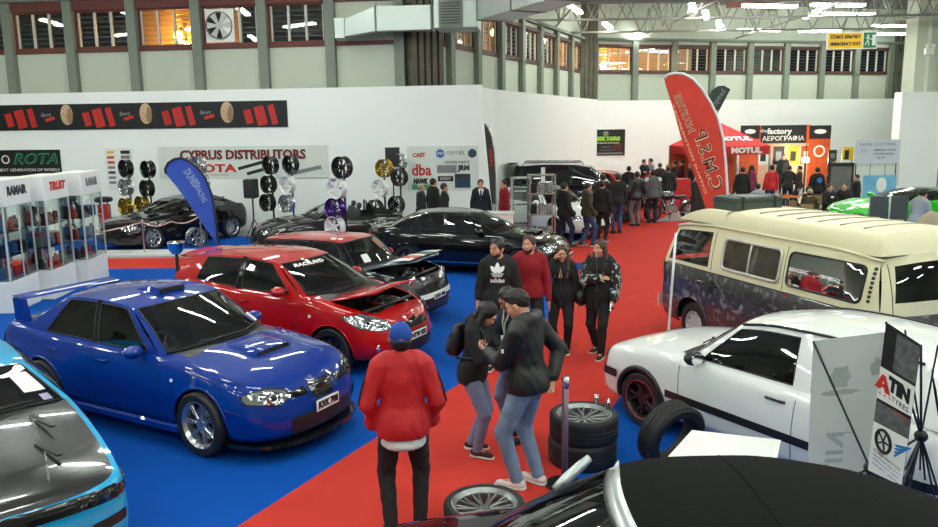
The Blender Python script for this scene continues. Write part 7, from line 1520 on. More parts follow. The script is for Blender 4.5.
# ------------------------------------------------------------------ glass display cabinets
CABG = glass_mat('cabinet_glass', (.90, .95, .93), base=.02); CABF = mat('cabinet_frame', srgb(206, 212, 208), .35, .3)
rnd = random.Random(4); items_n = 0
for ci, (yc, txt, tm_, lab) in enumerate(((14.42, 'RAMAIR', PDK, 'white framed glass display cabinet with black RAMAIR header nearest the blue saloon'), (15.60, 'TRUST', PRED, 'white framed glass display cabinet with red TRUST header'), (16.78, 'RAMAIR', PDK, 'white framed glass display cabinet with grey header farthest along the row'))):
    e = empty('display_cabinet', (-8.58 + .13 * ci, yc, 0), .07, lab, 'display cabinet'); w_, d_, hb, hg, ht = 1.06, .5, .58, 1.94, 2.42
    MB().box((0, 0, hb / 2), (d_, w_, hb), bev=.01).build('base_unit', PLW, e); MB().box((0, 0, (hg + ht) / 2), (d_ + .02, w_, ht - hg), bev=.01).build('header', PLW, e)
    for sx in (-1, 1):
        for sy in (-1, 1): MB().box((sx * (d_ / 2 - .015), sy * (w_ / 2 - .015), (hb + hg) / 2), (.03, .03, hg - hb)).build('corner_post', CABF, e)
    MB().box((d_ / 2 - .01, 0, (hb + hg) / 2), (.02, .02, hg - hb)).build('door_stile', CABF, e)
    q = MB(); 
    sheet = lambda a, b: q.add([(a[0], a[1], hb), (b[0], b[1], hb), (b[0], b[1], hg), (a[0], a[1], hg)], [(0, 1, 2, 3)])
    X_, Y_ = d_ / 2 - .012, w_ / 2 - .02
    sheet((X_, -Y_), (X_, Y_)); sheet((-X_, -Y_), (-X_, Y_)); sheet((-X_, -Y_), (X_, -Y_)); sheet((-X_, Y_), (X_, Y_))
    q.build('glass_panels', CABG, e)
    for z in (hb + .005, 1.02, 1.46): MB().box((0, 0, z), (d_ - .06, w_ - .06, .01)).build('shelf', CABF if z < hb + .1 else CABG, e)
    text(txt, (d_ / 2 + .012, 0, (hg + ht) / 2 + .02), (0, 1, 0), (0, 0, 1), .22, tm_ if ci < 2 else PGRY, e, bold=.012, width=.72 if ci < 2 else .6, shear=.3 if ci == 1 else 0)
    for si, z in enumerate((hb + .011, 1.026, 1.466)):
        for j in range(4):
            yy = -.38 + .25 * j; kind = rnd.choice(['box', 'filter', 'can', 'box']); col = rnd.choice([PRED, PDK, PBLUE, PGRY, mats_r['silver'], PDRED, PDK]); nm = {'box': 'parts_box', 'filter': 'air_filter', 'can': 'oil_can'}[kind]
            q = MB()
            if kind == 'box': q.box((0, 0, .10), (.2, .18, .2), bev=.006); q.box((.101, 0, .12), (.004, .12, .08))
            elif kind == 'filter': q.lathe([(0, 0), (.07, 0), (.09, .02), (.06, .16), (.04, .2), (0, .2)], 18, 'z')
            else: q.lathe([(0, 0), (.06, 0), (.06, .16), (.03, .2), (.03, .24), (0, .24)], 16, 'z')
            c = Matrix.Rotation(.07, 3, 'Z') @ Vector((rnd.uniform(-.06, .06), yy, z)); o = q.build(nm, col, angle=40, loc=c + Vector((-8.58 + .13 * ci, yc, 0)), label='small ' + {'box': 'boxed tuning part', 'filter': 'cone air filter', 'can': 'bottle of oil'}[kind] + ' on a glass shelf of ' + ('the nearest cabinet', 'the TRUST cabinet', 'the farthest cabinet')[ci], cat={'box': 'box', 'filter': 'air filter', 'can': 'bottle'}[kind], group='parts shown in the display cabinets')
o = rim_obj('twin', mat('rim_pink', srgb(230, 150, 225), .25, coat=.4), 6, .2); o.location = (-10.6, 19.2, .75); o.rotation_euler = (0, 0, -1.0); o['label'] = 'pink and white alloy wheel seen through the TRUST cabinet glass'; o['category'] = 'wheel'
MB().box((-10.7, 19.3, .25), (.5, .5, .5), bev=.02).build('plinth', PLW, label='low white plinth under the pink alloy wheel', cat='plinth')
# ------------------------------------------------------------------ foreground tyres, table, banners
def full_wheel(loc, rot, label, style='twin', n=10, m=None, grp=None, R_=.335, rr=.268, w=.245):
    e = empty('wheel', loc, 0, label, 'wheel', grp); e.rotation_euler = rot; tyre_mesh(R_, rr, w, 56).build('tyre', RUB, e, angle=40); rim_mesh(rr, w * .92, n, style, .036, .02, .06).build('rim', m or GUN, e, angle=35); return e
RDK = mat('rim_dark_machined', srgb(156, 160, 158), .3, .8, noise=.2, scale=12)
p = at_z(583, 462, 0)
tx, ty = 1.09, 7.26
for i in range(2): full_wheel((tx + .012 * i, ty, .123 + .247 * i), (PI / 2, .0, .3 * i), ('bottom wheel of the stack of two beside the white hatchback', 'upper wheel of the stack of two with its rim facing up')[i], m=RDK)
for a in (.3, .9): 
    c_ = Vector((tx + .27 * math.cos(a), ty + .27 * math.sin(a), .49)); MB().tube([c_, c_ + Vector((.0, 0, .1))], .022, 8).build('wheel_peg', CHR, label='short chrome peg standing on the top wheel, ' + ('nearer the barrier post' if a > .5 else 'nearer the white hatchback'), cat='peg', smooth=True)
full_wheel((.10, 5.93, .123), (PI / 2, 0, .0), 'single wheel lying flat on the red carpet behind the red-jacketed man', m=RDK)
p = at_z(655, 466, 0); e = empty('tyre', (1.90, 7.03, .33), 0, 'bare black tyre standing upright between the wheel stack and white table', 'tyre'); e.rotation_euler = (R(10), 0, R(28)); q = tyre_mesh(.33, .235, .22, 64)
for i in range(64):
    a = 2 * PI * i / 64
    for y in (-.06, .06): q.box((.327 * math.cos(a), y, .327 * math.sin(a)), (.014, .07, .02), rot=Matrix.Rotation(-a, 3, 'Y'))
q.build('carcass', RUB, e, angle=40)
p = at_z(564.5, 485, 0); e = empty('barrier_post', (p.x, p.y, 0), 0, 'grey-mauve barrier post with a pale cap in front of the wheel stack', 'barrier post'); MB().lathe([(0, .02), (.17, .02), (.18, 0)], 24, 'z').build('base', GUN, e); MB().tube([(0, 0, .02), (0, 0, .98)], .03, 12).build('pole', mat('post_mauve', srgb(120, 96, 112), .45, .2), e, smooth=True); MB().tube([(0, 0, .93), (0, 0, 1.03)], .034, 12).build('cap', ALU, e, smooth=True)
# white table
a = [at_z(663, 462, .72), at_z(692, 430, .72), at_z(781, 440, .72), at_z(776, 462, .72)]
e = empty('white_table', (2.15, 6.0, 0), 0, 'plain white table between the white hatchback and the black convertible', 'table'); o_ = Vector((2.15, 6.0, 0)); MB().poly([a[0] - o_, a[3] - o_, a[2] - o_, a[1] - o_], (0, 0, -.03)).build('table_top', PLW, e)
for c in a: MB().tube([(c - o_) * .9 * 1 + Vector((0, 0, -.1)) , Vector(((c - o_).x * .9, (c - o_).y * .9, 0))], .02, 8).build('leg', ALU, e)
brq = (a[1] + a[2]) / 2 - o_; MB().box((brq.x - .02, brq.y - .25, .002), (.05, .12, .004), rz=.5).build('mark', mat('stain_tan', srgb(214, 196, 160), .6), e, loc=(0, 0, .0))
# X banner stands
def xbanner(name, tl, tr, br, bl, y0, y1, label, face_m, back_m, front_to_cam, hub):
    P = [at_y(*tl, y0), at_y(*tr, y1), at_y(*br, y1), at_y(*bl, y0)]; ctr = sum(P, Vector()) / 4; ctr.z = 0; e = empty(name, ctr, 0, label, 'banner stand'); P = [p - ctr for p in P]; n = (P[1] - P[0]).cross(P[3] - P[0]).normalized()
    if n.y > 0: n = -n
    q = MB(); q.cur = 0; q.poly(P, -n * .003); q.build('banner_sheet', face_m, e)
    s = 1 if not front_to_cam else -1; hb = sum(P, Vector()) / 4; hb = Vector(hub) - ctr if hub else hb + n * .1 * s
    for p in P:
        q = MB(); q.tube([p, hb], .008, 6); q.build('cross_pole', BLK, e)
    MB().sphere(hb, .045, 10, 8).build('hub', BLK, e)
    for dx, dy in ((-.3, -.25 * 1), (.3, -.25), (0, .35)): MB().tube([hb, hb + Vector((dx, dy, -hb.z))], .007, 6).build('foot_pole', BLK, e)
    return e, P, n
BACKP = mat('banner_back', srgb(206, 211, 206), .7, noise=.06, scale=2)
e, P, n = xbanner('banner_stand', (813, 341), (886, 332), (866, 500), (806, 500), 5.6, 5.35, 'pale back of a cross-pole banner standing beside the white hatchback', BACKP, BACKP, False, at_y(870, 468, 5.2))
def onq(P, a, b): return P[0] * (1 - a) * (1 - b) + P[1] * a * (1 - b) + P[3] * (1 - a) * b + P[2] * a * b
GH_ = mat('show_through_grey', srgb(172, 186, 180), .7, noise=.25, scale=9)
def qtext(e, P, n, s, a, b, size, m, mirror_=False, rot=0, bold=0., width=None, lift=.004):
    X = (P[1] - P[0]).normalized(); Y = (P[0] - P[3]).normalized(); o = onq(P, a, b); c_, s_ = math.cos(rot), math.sin(rot); X2, Y2 = X * c_ + Y * s_, Y * c_ - X * s_
    me = text_mesh(s, size, bold, .0008, 0, 1, width)
    for v in me.vertices: q_ = o + X2 * (-v.co.x if mirror_ else v.co.x) + Y2 * v.co.y + n * (lift + v.co.z); v.co = q_
    me.materials.append(m); return link(bpy.data.objects.new('lettering', me), e)
qtext(e, P, n, 'NIV', .52, .73, .26, GH_, True, PI / 2, .004)
for a0, b0, w0, h0 in ((.42, .24, .16, .22), (.46, .33, .24, .05), (.94, .20, .1, .14)):
    q = MB(); c0 = onq(P, a0, b0); X = (P[1] - P[0]).normalized(); Y = (P[0] - P[3]).normalized(); rr_ = random.Random(int(a0 * 100)); pts = [c0 + n * .004 + X * w0 * .5 * math.cos(t) * (.7 + .5 * rr_.random()) + Y * h0 * .5 * math.sin(t) * (.7 + .5 * rr_.random()) for t in [2 * PI * i / 14 for i in range(14)]]; q.poly(pts, n * .0006); q.build('show_through_print', GH_, e)
e2, P, n = xbanner('banner_stand', (886, 322), (921, 345), (902, 486), (868, 470), 5.15, 4.95, 'ATIN TYRES cross-pole banner with wheel and blue wing emblem', PDK, PDK, True, at_y(921, 436, 5.15))
def patch(e, P, n, a0, a1, b0, b1, m, name='print', lift=.0025):
    q = MB(); q.poly([onq(P, a0, b0) + n * lift, onq(P, a1, b0) + n * lift, onq(P, a1, b1) + n * lift, onq(P, a0, b1) + n * lift], n * .0006); return q.build(name, m, e)
patch(e2, P, n, 0, 1, .29, .50, PLW, 'white_panel'); patch(e2, P, n, 0, 1, .66, 1, PLW, 'white_panel')
TYG = mat('print_tread', srgb(120, 124, 124), .6, noise=.9, scale=26, noise_col=srgb(24, 24, 25)); patch(e2, P, n, .35, 1, .02, .27, TYG, 'tread_print'); patch(e2, P, n, .0, 1, .52, .655, TYG, 'tread_print')
WW = (P[1] - P[0]).length; qtext(e2, P, n, 'A', .14, .39, .12, PRED, False, 0, .014); qtext(e2, P, n, 'TIN', .60, .375, .125, PDK, False, 0, .01, WW * .62); qtext(e2, P, n, 'TYRES', .66, .462, .05, PDK, False, 0, .0, WW * .5)
for a_ in (.08, .22, .36): qtext(e2, P, n, '*', a_, .47, .05, PRED)
qtext(e2, P, n, 'A.T.I.N', .72, .535, .035, PRED)
c0 = onq(P, .34, .76) + n * .005; X = (P[1] - P[0]).normalized(); Y = (P[0] - P[3]).normalized(); q = MB(); q.tube([c0 + X * .055 * math.cos(t) + Y * .075 * math.sin(t) for t in [2 * PI * i / 28 for i in range(28)]], .011, 6, closed=True); q.build('wheel_emblem', PDK, e2, smooth=True); q = MB()
for i in range(5): t = 2 * PI * i / 5; q.tube([c0, c0 + X * .05 * math.cos(t) + Y * .07 * math.sin(t)], .006, 5)
q.build('emblem_spokes', PDK, e2)
for i in range(4): a_ = c0 + X * .085 + Y * (.04 - .025 * i); MB().poly([a_, a_ + X * (.12 - .02 * i) + Y * .06, a_ + X * (.10 - .02 * i) + Y * .03, a_ + X * .01 - Y * .012], n * .001).build('blue_wing', PBLUE, e2)
for i in range(4): qtext(e2, P, n, ('TYRES SERVICES', 'wheels and alignment', 'balance and repair', 'tel 99 123 456')[i] if i < 3 else 'open daily', .5, .87 + .03 * i, .026 if i == 0 else .018, PDK if i == 0 else PBLUE, width=WW * .8)
e3 = empty('banner_stand', (3.62, 5.35, 0), 0, 'bare black cross-pole frame beside the ATIN banner', 'banner stand'); c0 = at_y(921, 436, 5.3) - e3.location
for u, v in ((921, 350), (938, 345), (905, 330), (905, 470), (925, 480), (920, 470)): MB().tube([c0, at_y(u, v, 5.3) - e3.location], .007, 6).build('cross_pole', BLK, e3)
for dx, dy in ((-.25, -.15), (.3, .0), (0, .3)): MB().tube([c0, c0 + Vector((dx, dy, -c0.z))], .007, 6).build('foot_pole', BLK, e3)
MB().sphere(c0, .04, 10, 8).build('hub', BLK, e3)
# ------------------------------------------------------------------ counter, rack and cabinet by the aisle
e = empty('counter', (.78, 20.45, 0), -.1, 'white counter desk beside the dark feather flag', 'counter'); MB().box((0, 0, .5), (.8, .5, 1.0), bev=.02).build('body', PLW, e); MB().box((0, 0, 1.02), (.86, .56, .04), bev=.01).build('top', PLW, e)
e = empty('display_cabinet', (1.40, 20.75, 0), .1, 'tall empty glass display cabinet beside the white counter', 'display cabinet')
for sx in (-1, 1):
    for sy in (-1, 1): MB().box((sx * .24, sy * .2, .95), (.03, .03, 1.9)).build('corner_post', ALU, e)
MB().box((0, 0, .1), (.5, .42, .2)).build('base_unit', PLW, e); MB().box((0, 0, 1.9), (.52, .44, .04)).build('top', ALU, e)
q = MB()
for a_, b_ in (((-.23, -.2), (.23, -.2)), ((-.23, .2), (.23, .2)), ((-.24, -.19), (-.24, .19)), ((.24, -.19), (.24, .19))): q.add([(*a_, .22), (*b_, .22), (*b_, 1.88), (*a_, 1.88)], [(0, 1, 2, 3)])
q.build('glass_panels', CABG, e)
for z in (.7, 1.2, 1.55): MB().box((0, 0, z), (.44, .36, .008)).build('shelf', CABG, e)
rk = empty('parts_rack', (1.93, 20.6, 0), .05, 'open metal rack stacked with engine parts beside the glass cabinet', 'rack')
for sx in (-1, 1):
    for sy in (-1, 1): MB().box((sx * .33, sy * .22, 1.0), (.035, .035, 2.0)).build('upright', ALU, rk)
for z in (.35, .95, 1.5, 1.98): MB().box((0, 0, z), (.7, .5, .03)).build('shelf', STEEL, rk)
rnd = random.Random(11)
for z in (.366, .966, 1.516):
    for j in range(3):
        q = MB(); x = -.21 + .21 * j; q.box((0, 0, .12), (.17, .26, .24 if j != 1 else .3), bev=.02)
        for i in range(4): a = rnd.random() * 6; q.tube([(0, 0, .2), (.07 * math.cos(a), .09 * math.sin(a), .26), (.09 * math.cos(a), .12 * math.sin(a), .16)], .02, 6)
        q.lathe([(0, -.16), (.07, -.16), (.07, -.13)], 14, 'y', (0, 0, .14)); q.build('engine_part', (GUN, ALU, STEEL)[(j + int(z * 10)) % 3], angle=40, loc=Vector((1.93, 20.6, z)) + Matrix.Rotation(.05, 3, 'Z') @ Vector((x, 0, 0)), label=('first', 'second', 'third')[j] + ' bare metal engine part on the ' + {.366: 'lowest', .966: 'middle', 1.516: 'upper'}[z] + ' shelf of the metal rack', cat='engine part', group='engine parts on the metal rack')
# ------------------------------------------------------------------ far vehicles
suv = generic((5.3, 27.3), 174, 'tall black four-wheel drive with a roof rack beside the white wall', BLKP, scale=1.12, W=.92, belt=[(-.85, .85), (-.5, .98), (.45, 1.08), (1.5, 1.1), (3.4, 1.12)], sill=[(-.85, .4), (.4, .4), (2.4, .4), (3.4, .5)], xr=3.4, deck=(3.35, 3.25), roof=dict(z=[(1., 1.68), (1.5, 1.76), (2.2, 1.77), (3.2, 1.72)], y=[(1., .66), (1.6, .68), (3.2, .66)], crown=.03, front=(.92, 1.0), rear=(3.25, 3.18), knots=[(.58, 1.0, 'body'), (.72, 1.08, 'glass'), (1.5, 1.5, 'black'), (1.58, 1.58, 'glass'), (2.3, 2.3, 'body'), (2.45, 2.45, 'glass'), (3.05, 3.02, 'body'), (3.25, 3.18, None)]), arches=[(0, .38, .43), (2.6, .38, .43)], wheel=(.38, .26, .22), side_glass=DKG)
for z_, ys in ((1.83, (-.55, .55)),):
    for y_ in ys: MB().tube([(1.15, y_, 1.72), (1.2, y_, 1.80), (2.95, y_, 1.80), (3.0, y_, 1.72)], .022, 6).build('roof_rail', ALU, suv.root)
MB().box((3.3, 0, 1.78), (.3, 1.25, .04), bev=.015).build('roof_spoiler', BLKP, suv.root); decal(suv, 'pale_pillar', [(2.32, 1.16), (2.32, 1.66), (2.44, 1.66), (2.44, 1.16)], 'right', PLW, .008); q = MB().lathe([(0, .0), (.36, 0), (.36, .22), (0, .24)], 24, 'x', (3.42, .1, .95)); q.build('spare_wheel_cover', BLK, suv.root, angle=40)
ral = generic((3.65, 23.0), 160, 'white hatchback with a green roof partly hidden behind the walking crowd', WHTP, rim_m=None, roof_paint=paint('paint_roof_green', srgb(30, 120, 80))) if False else generic((3.2, 22.95), 122, 'white hatchback with a green roof partly hidden behind the walking crowd', WHTP, roof_paint=paint('paint_roof_green', srgb(30, 120, 80)))
decal(ral, 'number_roundel', [(1.15 + .17 * math.cos(a * .4), .62 + .17 * math.sin(a * .4)) for a in range(16)], 'right', PLW, .008); p_, n_ = proj_pt(ral, 1.15, .62, 'right', .02); text('10', p_, (-1, 0, 0), (0, 0, 1), .22, PDK, ral.root, bold=.01)
redf = generic((6.9, 31.2), 150, 'red car with its bonnet raised near the far white wall', REDP, open=38)
engine_bay(redf, -.5, .3, .6, .86, 8)
grn = generic((11.9, 23.2), 12, 'bright green sports car with a dark windscreen beside the dark display boards', GREENP, scale=1.08, W=.95, belt=[(-.95, .56), (-.5, .74), (.3, .88), (.9, .88), (2.6, .95), (3.4, .92)], xf=-.95, xr=3.4, cowl=(.35, .72), deck=(3.05, 2.75), roof=dict(z=[(1.2, 1.14), (1.6, 1.20), (2.2, 1.18), (2.6, 1.1)], y=[(1.1, .52), (1.6, .55), (2.6, .5)], crown=.05, front=(1.25, 1.35), rear=(2.55, 2.4), knots=[(.72, 1.35, 'black'), (.9, 1.42, 'glass'), (1.9, 1.85, 'body'), (2.75, 2.4, None)]), roof_paint=BLKG, arches=[(0, .33, .38), (2.6, .34, .39)], wheel=(.33, .26, .25), wheel_m=GUN)
# upswung door of the green car
q = MB(); q.poly([(1.75, -.98, .8), (1.5, -1.0, 1.2), (1.75, -1.02, 1.36), (2.15, -1.0, 1.2), (2.3, -.98, .85)], (0, .05, 0)); q.build('raised_door', GREENP, grn.root, angle=30)
for i, (u, lab) in enumerate(((878.5, 'dark grey display board with violet print before the green car'), (898.5, 'dark grey display board with a pale edge before the green car'))):
    y = 19.4 - .1 * i; c = at_y(u, 210, y); zt_ = at_y(u, 196, y).z; e = empty('display_board', (c.x, y, 0), -.25 + .1 * i, lab, 'display board'); MB().box((0, 0, zt_ / 2), (.42, .05, zt_), bev=.005).build('panel', mat('board_grey', srgb(70, 76, 80), .5, noise=.15), e)
    if i == 0: MB().box((0, -.028, zt_ * .45), (.26, .004, .5)).build('print', mat('print_violet', srgb(62, 54, 120), .5, noise=.5, scale=5), e)
    MB().box((-.21, 0, zt_ / 2), (.02, .055, zt_)).build('edge_trim', OFFW if i else PGRY, e); MB().box((0, 0, .02), (.44, .4, .04)).build('base', GUN, e)
def free_board(name, u0, v0, u1, v1, y, m, label, cat='poster', ang=0.):
    a, b = at_y(u0, v0, y), at_y(u1, v1, y); w, h = abs(b.x - a.x) / max(.3, math.cos(ang)), a.z - b.z; e = empty(name, ((a.x + b.x) / 2, y, (a.z + b.z) / 2), ang, label, cat); MB().box((0, .015, 0), (w, .03, h)).build('panel', m, e)
    for s_ in (-1, 1): MB().box((s_ * w * .45, .05, (-(a.z + b.z) / 2 + -h * .0) / 2), (.03, .03, (a.z + b.z) / 2)).build('leg', GUN, e)
    return e, w, h
e, w, h = free_board('blue_poster', 864, 175.5, 895, 197, 27, mat('poster_blue', srgb(40, 130, 190), .5, noise=.5, scale=2, noise_col=srgb(150, 205, 225)), 'bright blue poster board with a pale swirl beyond the green car'); MB().sphere((0, 0, 0), 1, 16, 8, (w * .16, .01, h * .34)).build('print', PLW, e, loc=(w * .05, -.006, .05))
e, w, h = free_board('white_banner', 856, 140, 899, 163, 31.5, mat('banner_pale', srgb(206, 214, 224), .5, noise=.1), 'pale grey-blue banner with dark print on the booth beyond the blue poster', 'banner'); btext(e, 'PAPER CUSTOMISE', 0, h * .3, h * .16, PGRY, width=w * .8); btext(e, 'AIRBRUSH WORK', w * .16, h * .06, h * .12, PDK, width=w * .5); btext(e, 'CUSTOM DESIGN', w * .14, -h * .1, h * .12, PDK, width=w * .46); btext(e, 'TEL 99', w * .08, -h * .26, h * .12, PDK); btext(e, 'E E', -w * .3, h * .02, h * .2, PGRY)
e, w, h = free_board('booth_panel', 856, 164, 898, 186, 31.7, OFFW, 'white three-part booth panel under the pale banner', 'panel')
for s_ in (-.17, .17): brect(e, w * s_, 0, .03, h, PGRY, 'panel_joint')
e, w, h = free_board('poster_stand', 829, 163, 852, 200, 29.2, PDK, 'dark framed grey poster board beside the white-shirted people'); brect(e, 0, 0, w * .8, h * .8, mat('poster_grey', srgb(120, 122, 112), .6, noise=.7, scale=5), 'print')
e, w, h = free_board('poster', 843, 147, 853, 160, 33.5, PYEL, 'small yellow poster with a dark figure above the poster frame'); brect(e, -.05, -.05, w * .4, h * .7, PDK)
e, w, h = free_board('poster', 829, 150, 836, 166, 34.5, PDK, 'narrow dark poster right of the orange stand panel'); brect(e, 0, .1, w * .6, h * .3, PGRY)
# airbrush stand backdrop
e, w, h = free_board('backdrop_panel', 741, 125.5, 757, 186, 36.9, PORG, 'orange backdrop panel with a dark top on the canopy side of the airbrush stand', 'panel'); brect(e, 0, h * .39, w, h * .22, PDK); MB().sphere((0, 0, 0), 1, 8, 4, (w * .3, .01, h * .04)).build('leaf_print', PLW, e, loc=(0, -.008, h * .4))
e, w, h = free_board('backdrop_panel', 810, 125.5, 827.5, 186, 36.9, PORG, 'orange backdrop panel with a dark top on the poster side of the airbrush stand', 'panel'); brect(e, 0, h * .39, w, h * .22, PDK); MB().sphere((0, 0, 0), 1, 8, 4, (w * .3, .01, h * .04)).build('leaf_print', PLW, e, loc=(0, -.008, h * .4)); MB().lathe([(w * .2, -.01), (w * .28, -.01)], 16, 'y', (0, 0, h * .08)).build('print', PLW, e)
e, w, h = free_board('backdrop_panel', 757, 125.5, 810, 143, 36.95, PDK, 'black header panel lettered the factory over the airbrush stand', 'panel'); btext(e, 'the', -w * .37, h * .2, h * .28, PLW); btext(e, 'factory', -w * .08, h * .16, h * .42, PLW, bold=.012, width=w * .46); btext(e, 'ΑΕΡΟΓΡΑΦΙΑ', 0, -h * .24, h * .34, PLW, bold=.004, width=w * .78)
for s_ in (-1, 1): brect(e, s_ * w * .46, 0, w * .07, h, PORG)
e, w, h = free_board('backdrop_panel', 757, 143.5, 810, 186, 37.15, mat('backdrop_pale', srgb(232, 214, 190), .5, noise=.3, scale=2, noise_col=srgb(232, 150, 80)), 'pale lower backdrop panel hung with pictures at the airbrush stand', 'panel')
for j, (x, m_) in enumerate(((-.38, PLW), (-.1, PDK), (.16, PYEL), (.4, PORG))): brect(e, w * x, h * .22, w * .2, h * .42, m_, 'picture'); brect(e, w * x, h * .2, w * .1, h * .22, (PDK, PGRY, PDK, PLW)[j], 'picture_figure', y=.004)
p = at_y(805, 160, 35.6); e = empty('flood_lamp', (p.x, 35.6, 0), 0, 'bright flood lamp lighting the airbrush stand', 'lamp'); MB().tube([(0, 0, .02), (0, 0, p.z - .1)], .02, 6).build('pole', BLK, e); MB().lathe([(0, .02), (.25, .02), (.26, 0)], 16, 'z').build('base', BLK, e); MB().box((0, 0, p.z), (.34, .12, .24), bev=.02).build('lamp_head', BLK, e); MB().box((0, .066, p.z), (.3, .01, .2)).build('lamp_glass', emit_mat('flood_warm', (1., .86, .66), 160.), e); MB().box((0, -.066, p.z), (.3, .01, .2)).build('lamp_glass', emit_mat('flood_warm', (1, 1, 1), 1), e)
# red canopy
p = at_y(722, 150, 33.0); e = empty('canopy_tent', (p.x, 33.6, 0), .1, 'red canopy tent with white MOTUL lettering behind the feather flag', 'canopy'); zc = at_y(722, 146, 33).z; zp = at_y(716, 122, 33.6).z; s_ = 1.55
REDT = mat('canopy_red', srgb(206, 36, 40), .7, noise=.1)
MB().add([(-s_, -s_, zc), (s_, -s_, zc), (s_, s_, zc), (-s_, s_, zc), (0, 0, zp)], [(0, 1, 4), (1, 2, 4), (2, 3, 4), (3, 0, 4)]).build('canopy_roof', REDT, e)
q = MB()
for a, b in (((-s_, -s_), (s_, -s_)), ((s_, -s_), (s_, s_)), ((s_, s_), (-s_, s_)), ((-s_, s_), (-s_, -s_))): q.poly([(a[0], a[1], zc), (b[0], b[1], zc), (b[0], b[1], zc - .34), (a[0], a[1], zc - .34)], (0, 0.004, 0))
q.build('valance', REDT, e); text('MOTUL', (.55, -s_ - .012, zc - .17), (1, 0, 0), (0, 0, 1), .3, PLW, e, bold=.02, width=1.3); text('MOTUL', (.2, -s_ * .72, zc + .28), (1, 0, 0), (0, .75, .66), .3, PLW, e, bold=.02, width=1.5, lift=.03)
for x in (-s_, s_):
    for y in (-s_, s_): MB().tube([(x, y, 0), (x, y, zc)], .03, 6).build('leg', ALU, e)
MB().box((0, s_ - .05, zc / 2), (2 * s_, .03, zc - .35)).build('back_curtain', PORG, e)
# orange table, chairs, low table
c = at_z(768, 194.5, .8); e = empty('orange_table', (c.x, c.y - .6, 0), .05, 'low table with a bright orange top beyond the storage box', 'table'); MB().box((0, 0, .79), (1.4, .9, .05), bev=.02).build('table_top', ORNP, e)
for x in (-.6, .6):
    for y in (-.36, .36): MB().tube([(x, y, 0), (x, y, .77)], .025, 6).build('leg', GUN, e)
c = at_y(811, 196, 25.1); e = empty('round_table', (c.x, 25.1, 0), 0, 'small dark table amid the seated people', 'table'); MB().lathe([(0, .72), (.3, .72), (.3, .69), (0, .69)], 24, 'z').build('table_top', BRT := mat('table_brown', srgb(70, 56, 44), .4, noise=.2), e); MB().tube([(0, 0, .03), (0, 0, .69)], .04, 8).build('pedestal', GUN, e); MB().lathe([(0, .03), (.25, .02), (.26, 0)], 18, 'z').build('base', GUN, e)
CH = mat('chair_tan', srgb(150, 128, 92), .7, noise=.2)
_ch = None
def chair(x, y, yaw, label):
    global _ch
    if _ch is None:
        r = empty('chair', (0, 0, 0), 0, label, 'chair', 'chairs around the dark table'); MB().box((0, 0, .44), (.44, .44, .05), bev=.02).build('seat', CH, r); MB().grid([[(.21 * a, -.2 - .04 * (1 - a * a), z) for a in (-1, -.5, 0, .5, 1)] for z in (.52, .7, .88)]).build('backrest', CH, r, smooth=True)
        for sx in (-1, 1):
            for sy in (-1, 1): MB().tube([(sx * .19, sy * .19, 0), (sx * .19, sy * .19, .43)], .018, 6).build('leg', GUN, r)
            MB().tube([(sx * .19, -.2, .43), (sx * .19, -.21, .9)], .016, 6).build('back_post', GUN, r)
        _ch = r
    else: r = copy_tree(_ch); r['label'] = label
    r.location = (x, y, 0); r.rotation_euler = (0, 0, R(yaw - 90)); return r
for (x, y, yaw), lab in zip(SEATS, ('tan chair under the pale grey jacketed sitter by the orange table', 'tan chair under the sitter in black beside the table', 'tan chair under the olive sitter with a pale cap', 'tan chair under the sitter with a chest logo', 'tan chair under the sitter in black near the green car')): chair(x - .02 * math.cos(R(yaw)), y - .02 * math.sin(R(yaw)), yaw, lab)
c = at_y(792, 196, 22.6); chair(c.x, 22.6, 80, 'empty tan chair with its back to the camper roof')
c = at_y(932, 222, 13.2); z = at_y(932, 212, 13.2).z; e = empty('armchair', (c.x + .1, 13.2, 0), .2, 'beige rounded armchair back beyond the camper tail', 'armchair'); MB().sphere((0, .15, z * .62), 1, 18, 12, (.36, .16, z * .38)).build('backrest', mat('chair_beige', srgb(170, 156, 128), .8, noise=.25, bump=.3, scale=30), e, smooth=True); MB().box((0, -.1, .3), (.66, .6, .4), bev=.08).build('seat', mat('chair_beige', (0, 0, 0)), e)
for sx in (-1, 1):
    for sy in (-1, 1): MB().tube([(sx * .26, sy * .22 - .1, 0), (sx * .26, sy * .22 - .1, .14)], .025, 6).build('leg', GUN, e)
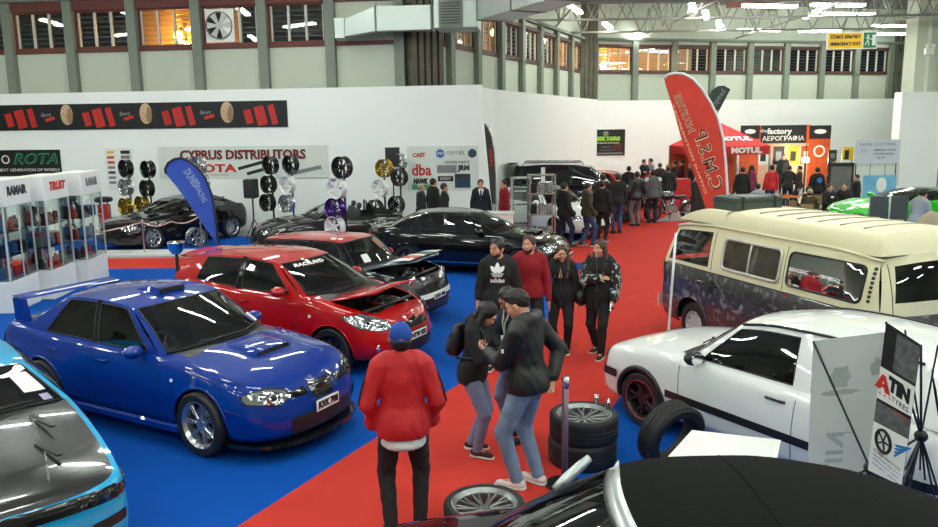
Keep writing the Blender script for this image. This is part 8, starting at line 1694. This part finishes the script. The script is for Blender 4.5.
# motorcycles
def motorbike(x, y, yaw, m, label):
    r = empty('motorcycle', (x, y, 0), R(yaw), label, 'motorcycle', 'motorcycles on the grey floor')
    for xx in (-.72, .72):
        w = tyre_mesh(.32, .23, .12, 32).build('wheel', RUB, r, angle=40, loc=(xx, 0, .32)); rim_mesh(.23, .1, 6, 'mesh', .03, .0, .05).build('rim', ALU, w, angle=35)
        MB().grid([[(.35 * math.cos(a), s_ * .07, .35 * math.sin(a)) for a in [.3 + i * .22 for i in range(11)]] for s_ in (-1, 1)]).build('mudguard', CHR, w, smooth=True)
    MB().sphere((-.12, 0, .83), 1, 16, 10, (.28, .15, .14)).build('fuel_tank', m, r, smooth=True); MB().box((.34, 0, .80), (.55, .24, .1), bev=.04).build('seat', BLK, r, angle=50)
    q = MB(); q.box((-.05, 0, .42), (.36, .28, .28), bev=.04); q.lathe([(0, -.2), (.11, -.2), (.11, .2), (0, .2)], 16, 'y', (.05, 0, .38)); q.tube([(-.12, 0, .55), (-.2, 0, .72)], .08, 10).tube([(.02, 0, .55), (.1, 0, .72)], .08, 10); q.build('engine', ALU, r, angle=40)
    MB().tube([(-.42, 0, .86), (-.2, 0, .3), (.3, 0, .3), (.45, 0, .7), (-.42, 0, .86)], .025, 6).tube([(.3, .08, .32), (.72, .08, .32)], .022, 6).build('frame', BLK, r)
    for s_ in (-1, 1): MB().tube([(-.72, s_ * .08, .32), (-.44, s_ * .08, .95)], .022, 6).build('fork', CHR, r); MB().tube([(-.1, s_ * .14, .36), (.2, s_ * .16, .28), (.85, s_ * .17, .32)], [.025, .03, .045], 8).build('exhaust', CHR, r, smooth=True)
    MB().tube([(-.25, -.36, 1.04), (-.4, -.2, 1.02), (-.43, 0, 1.0), (-.4, .2, 1.02), (-.25, .36, 1.04)], .016, 6).build('handlebar', CHR, r, smooth=True); MB().sphere((-.58, 0, .88), .1, 14, 8).build('headlamp', CHR, r, smooth=True); MB().box((.78, 0, .72), (.06, .12, .07), bev=.015).build('tail_lamp', REDL, r); MB().tube([(.1, .1, .3), (.15, .28, .02)], .014, 6).build('side_stand', GUN, r)
    return r
for (u, v, yaw, m, lab) in ((668, 221, 20, mat('tank_black', (.01, .01, .011), .2, coat=1.), 'black motorcycle parked on the grey floor nearer the crowd'), (697, 219, 75, mat('tank_silver', srgb(170, 174, 178), .2, .7, coat=1.), 'silver motorcycle parked on the grey floor beside the feather flag')):
    p = at_z(u, v, 0); motorbike(p.x + (.35 if yaw > 40 else .1), p.y + (.2 if yaw > 40 else .1), yaw, m, lab)
c = at_y(701, 192, 24.5); MB().box((c.x, 24.6, .75), (.5, .3, 1.5), bev=.05).build('display_pillar', PDK, label='black display pillar beside the silver motorcycle', cat='pillar')
c = at_y(675, 203, 30); MB().box((c.x, 30, .6), (1.0, .6, 1.2), bev=.03).build('red_counter', mat('counter_red', srgb(196, 36, 34), .4), label='red counter among the visitors by the motorcycles', cat='counter')
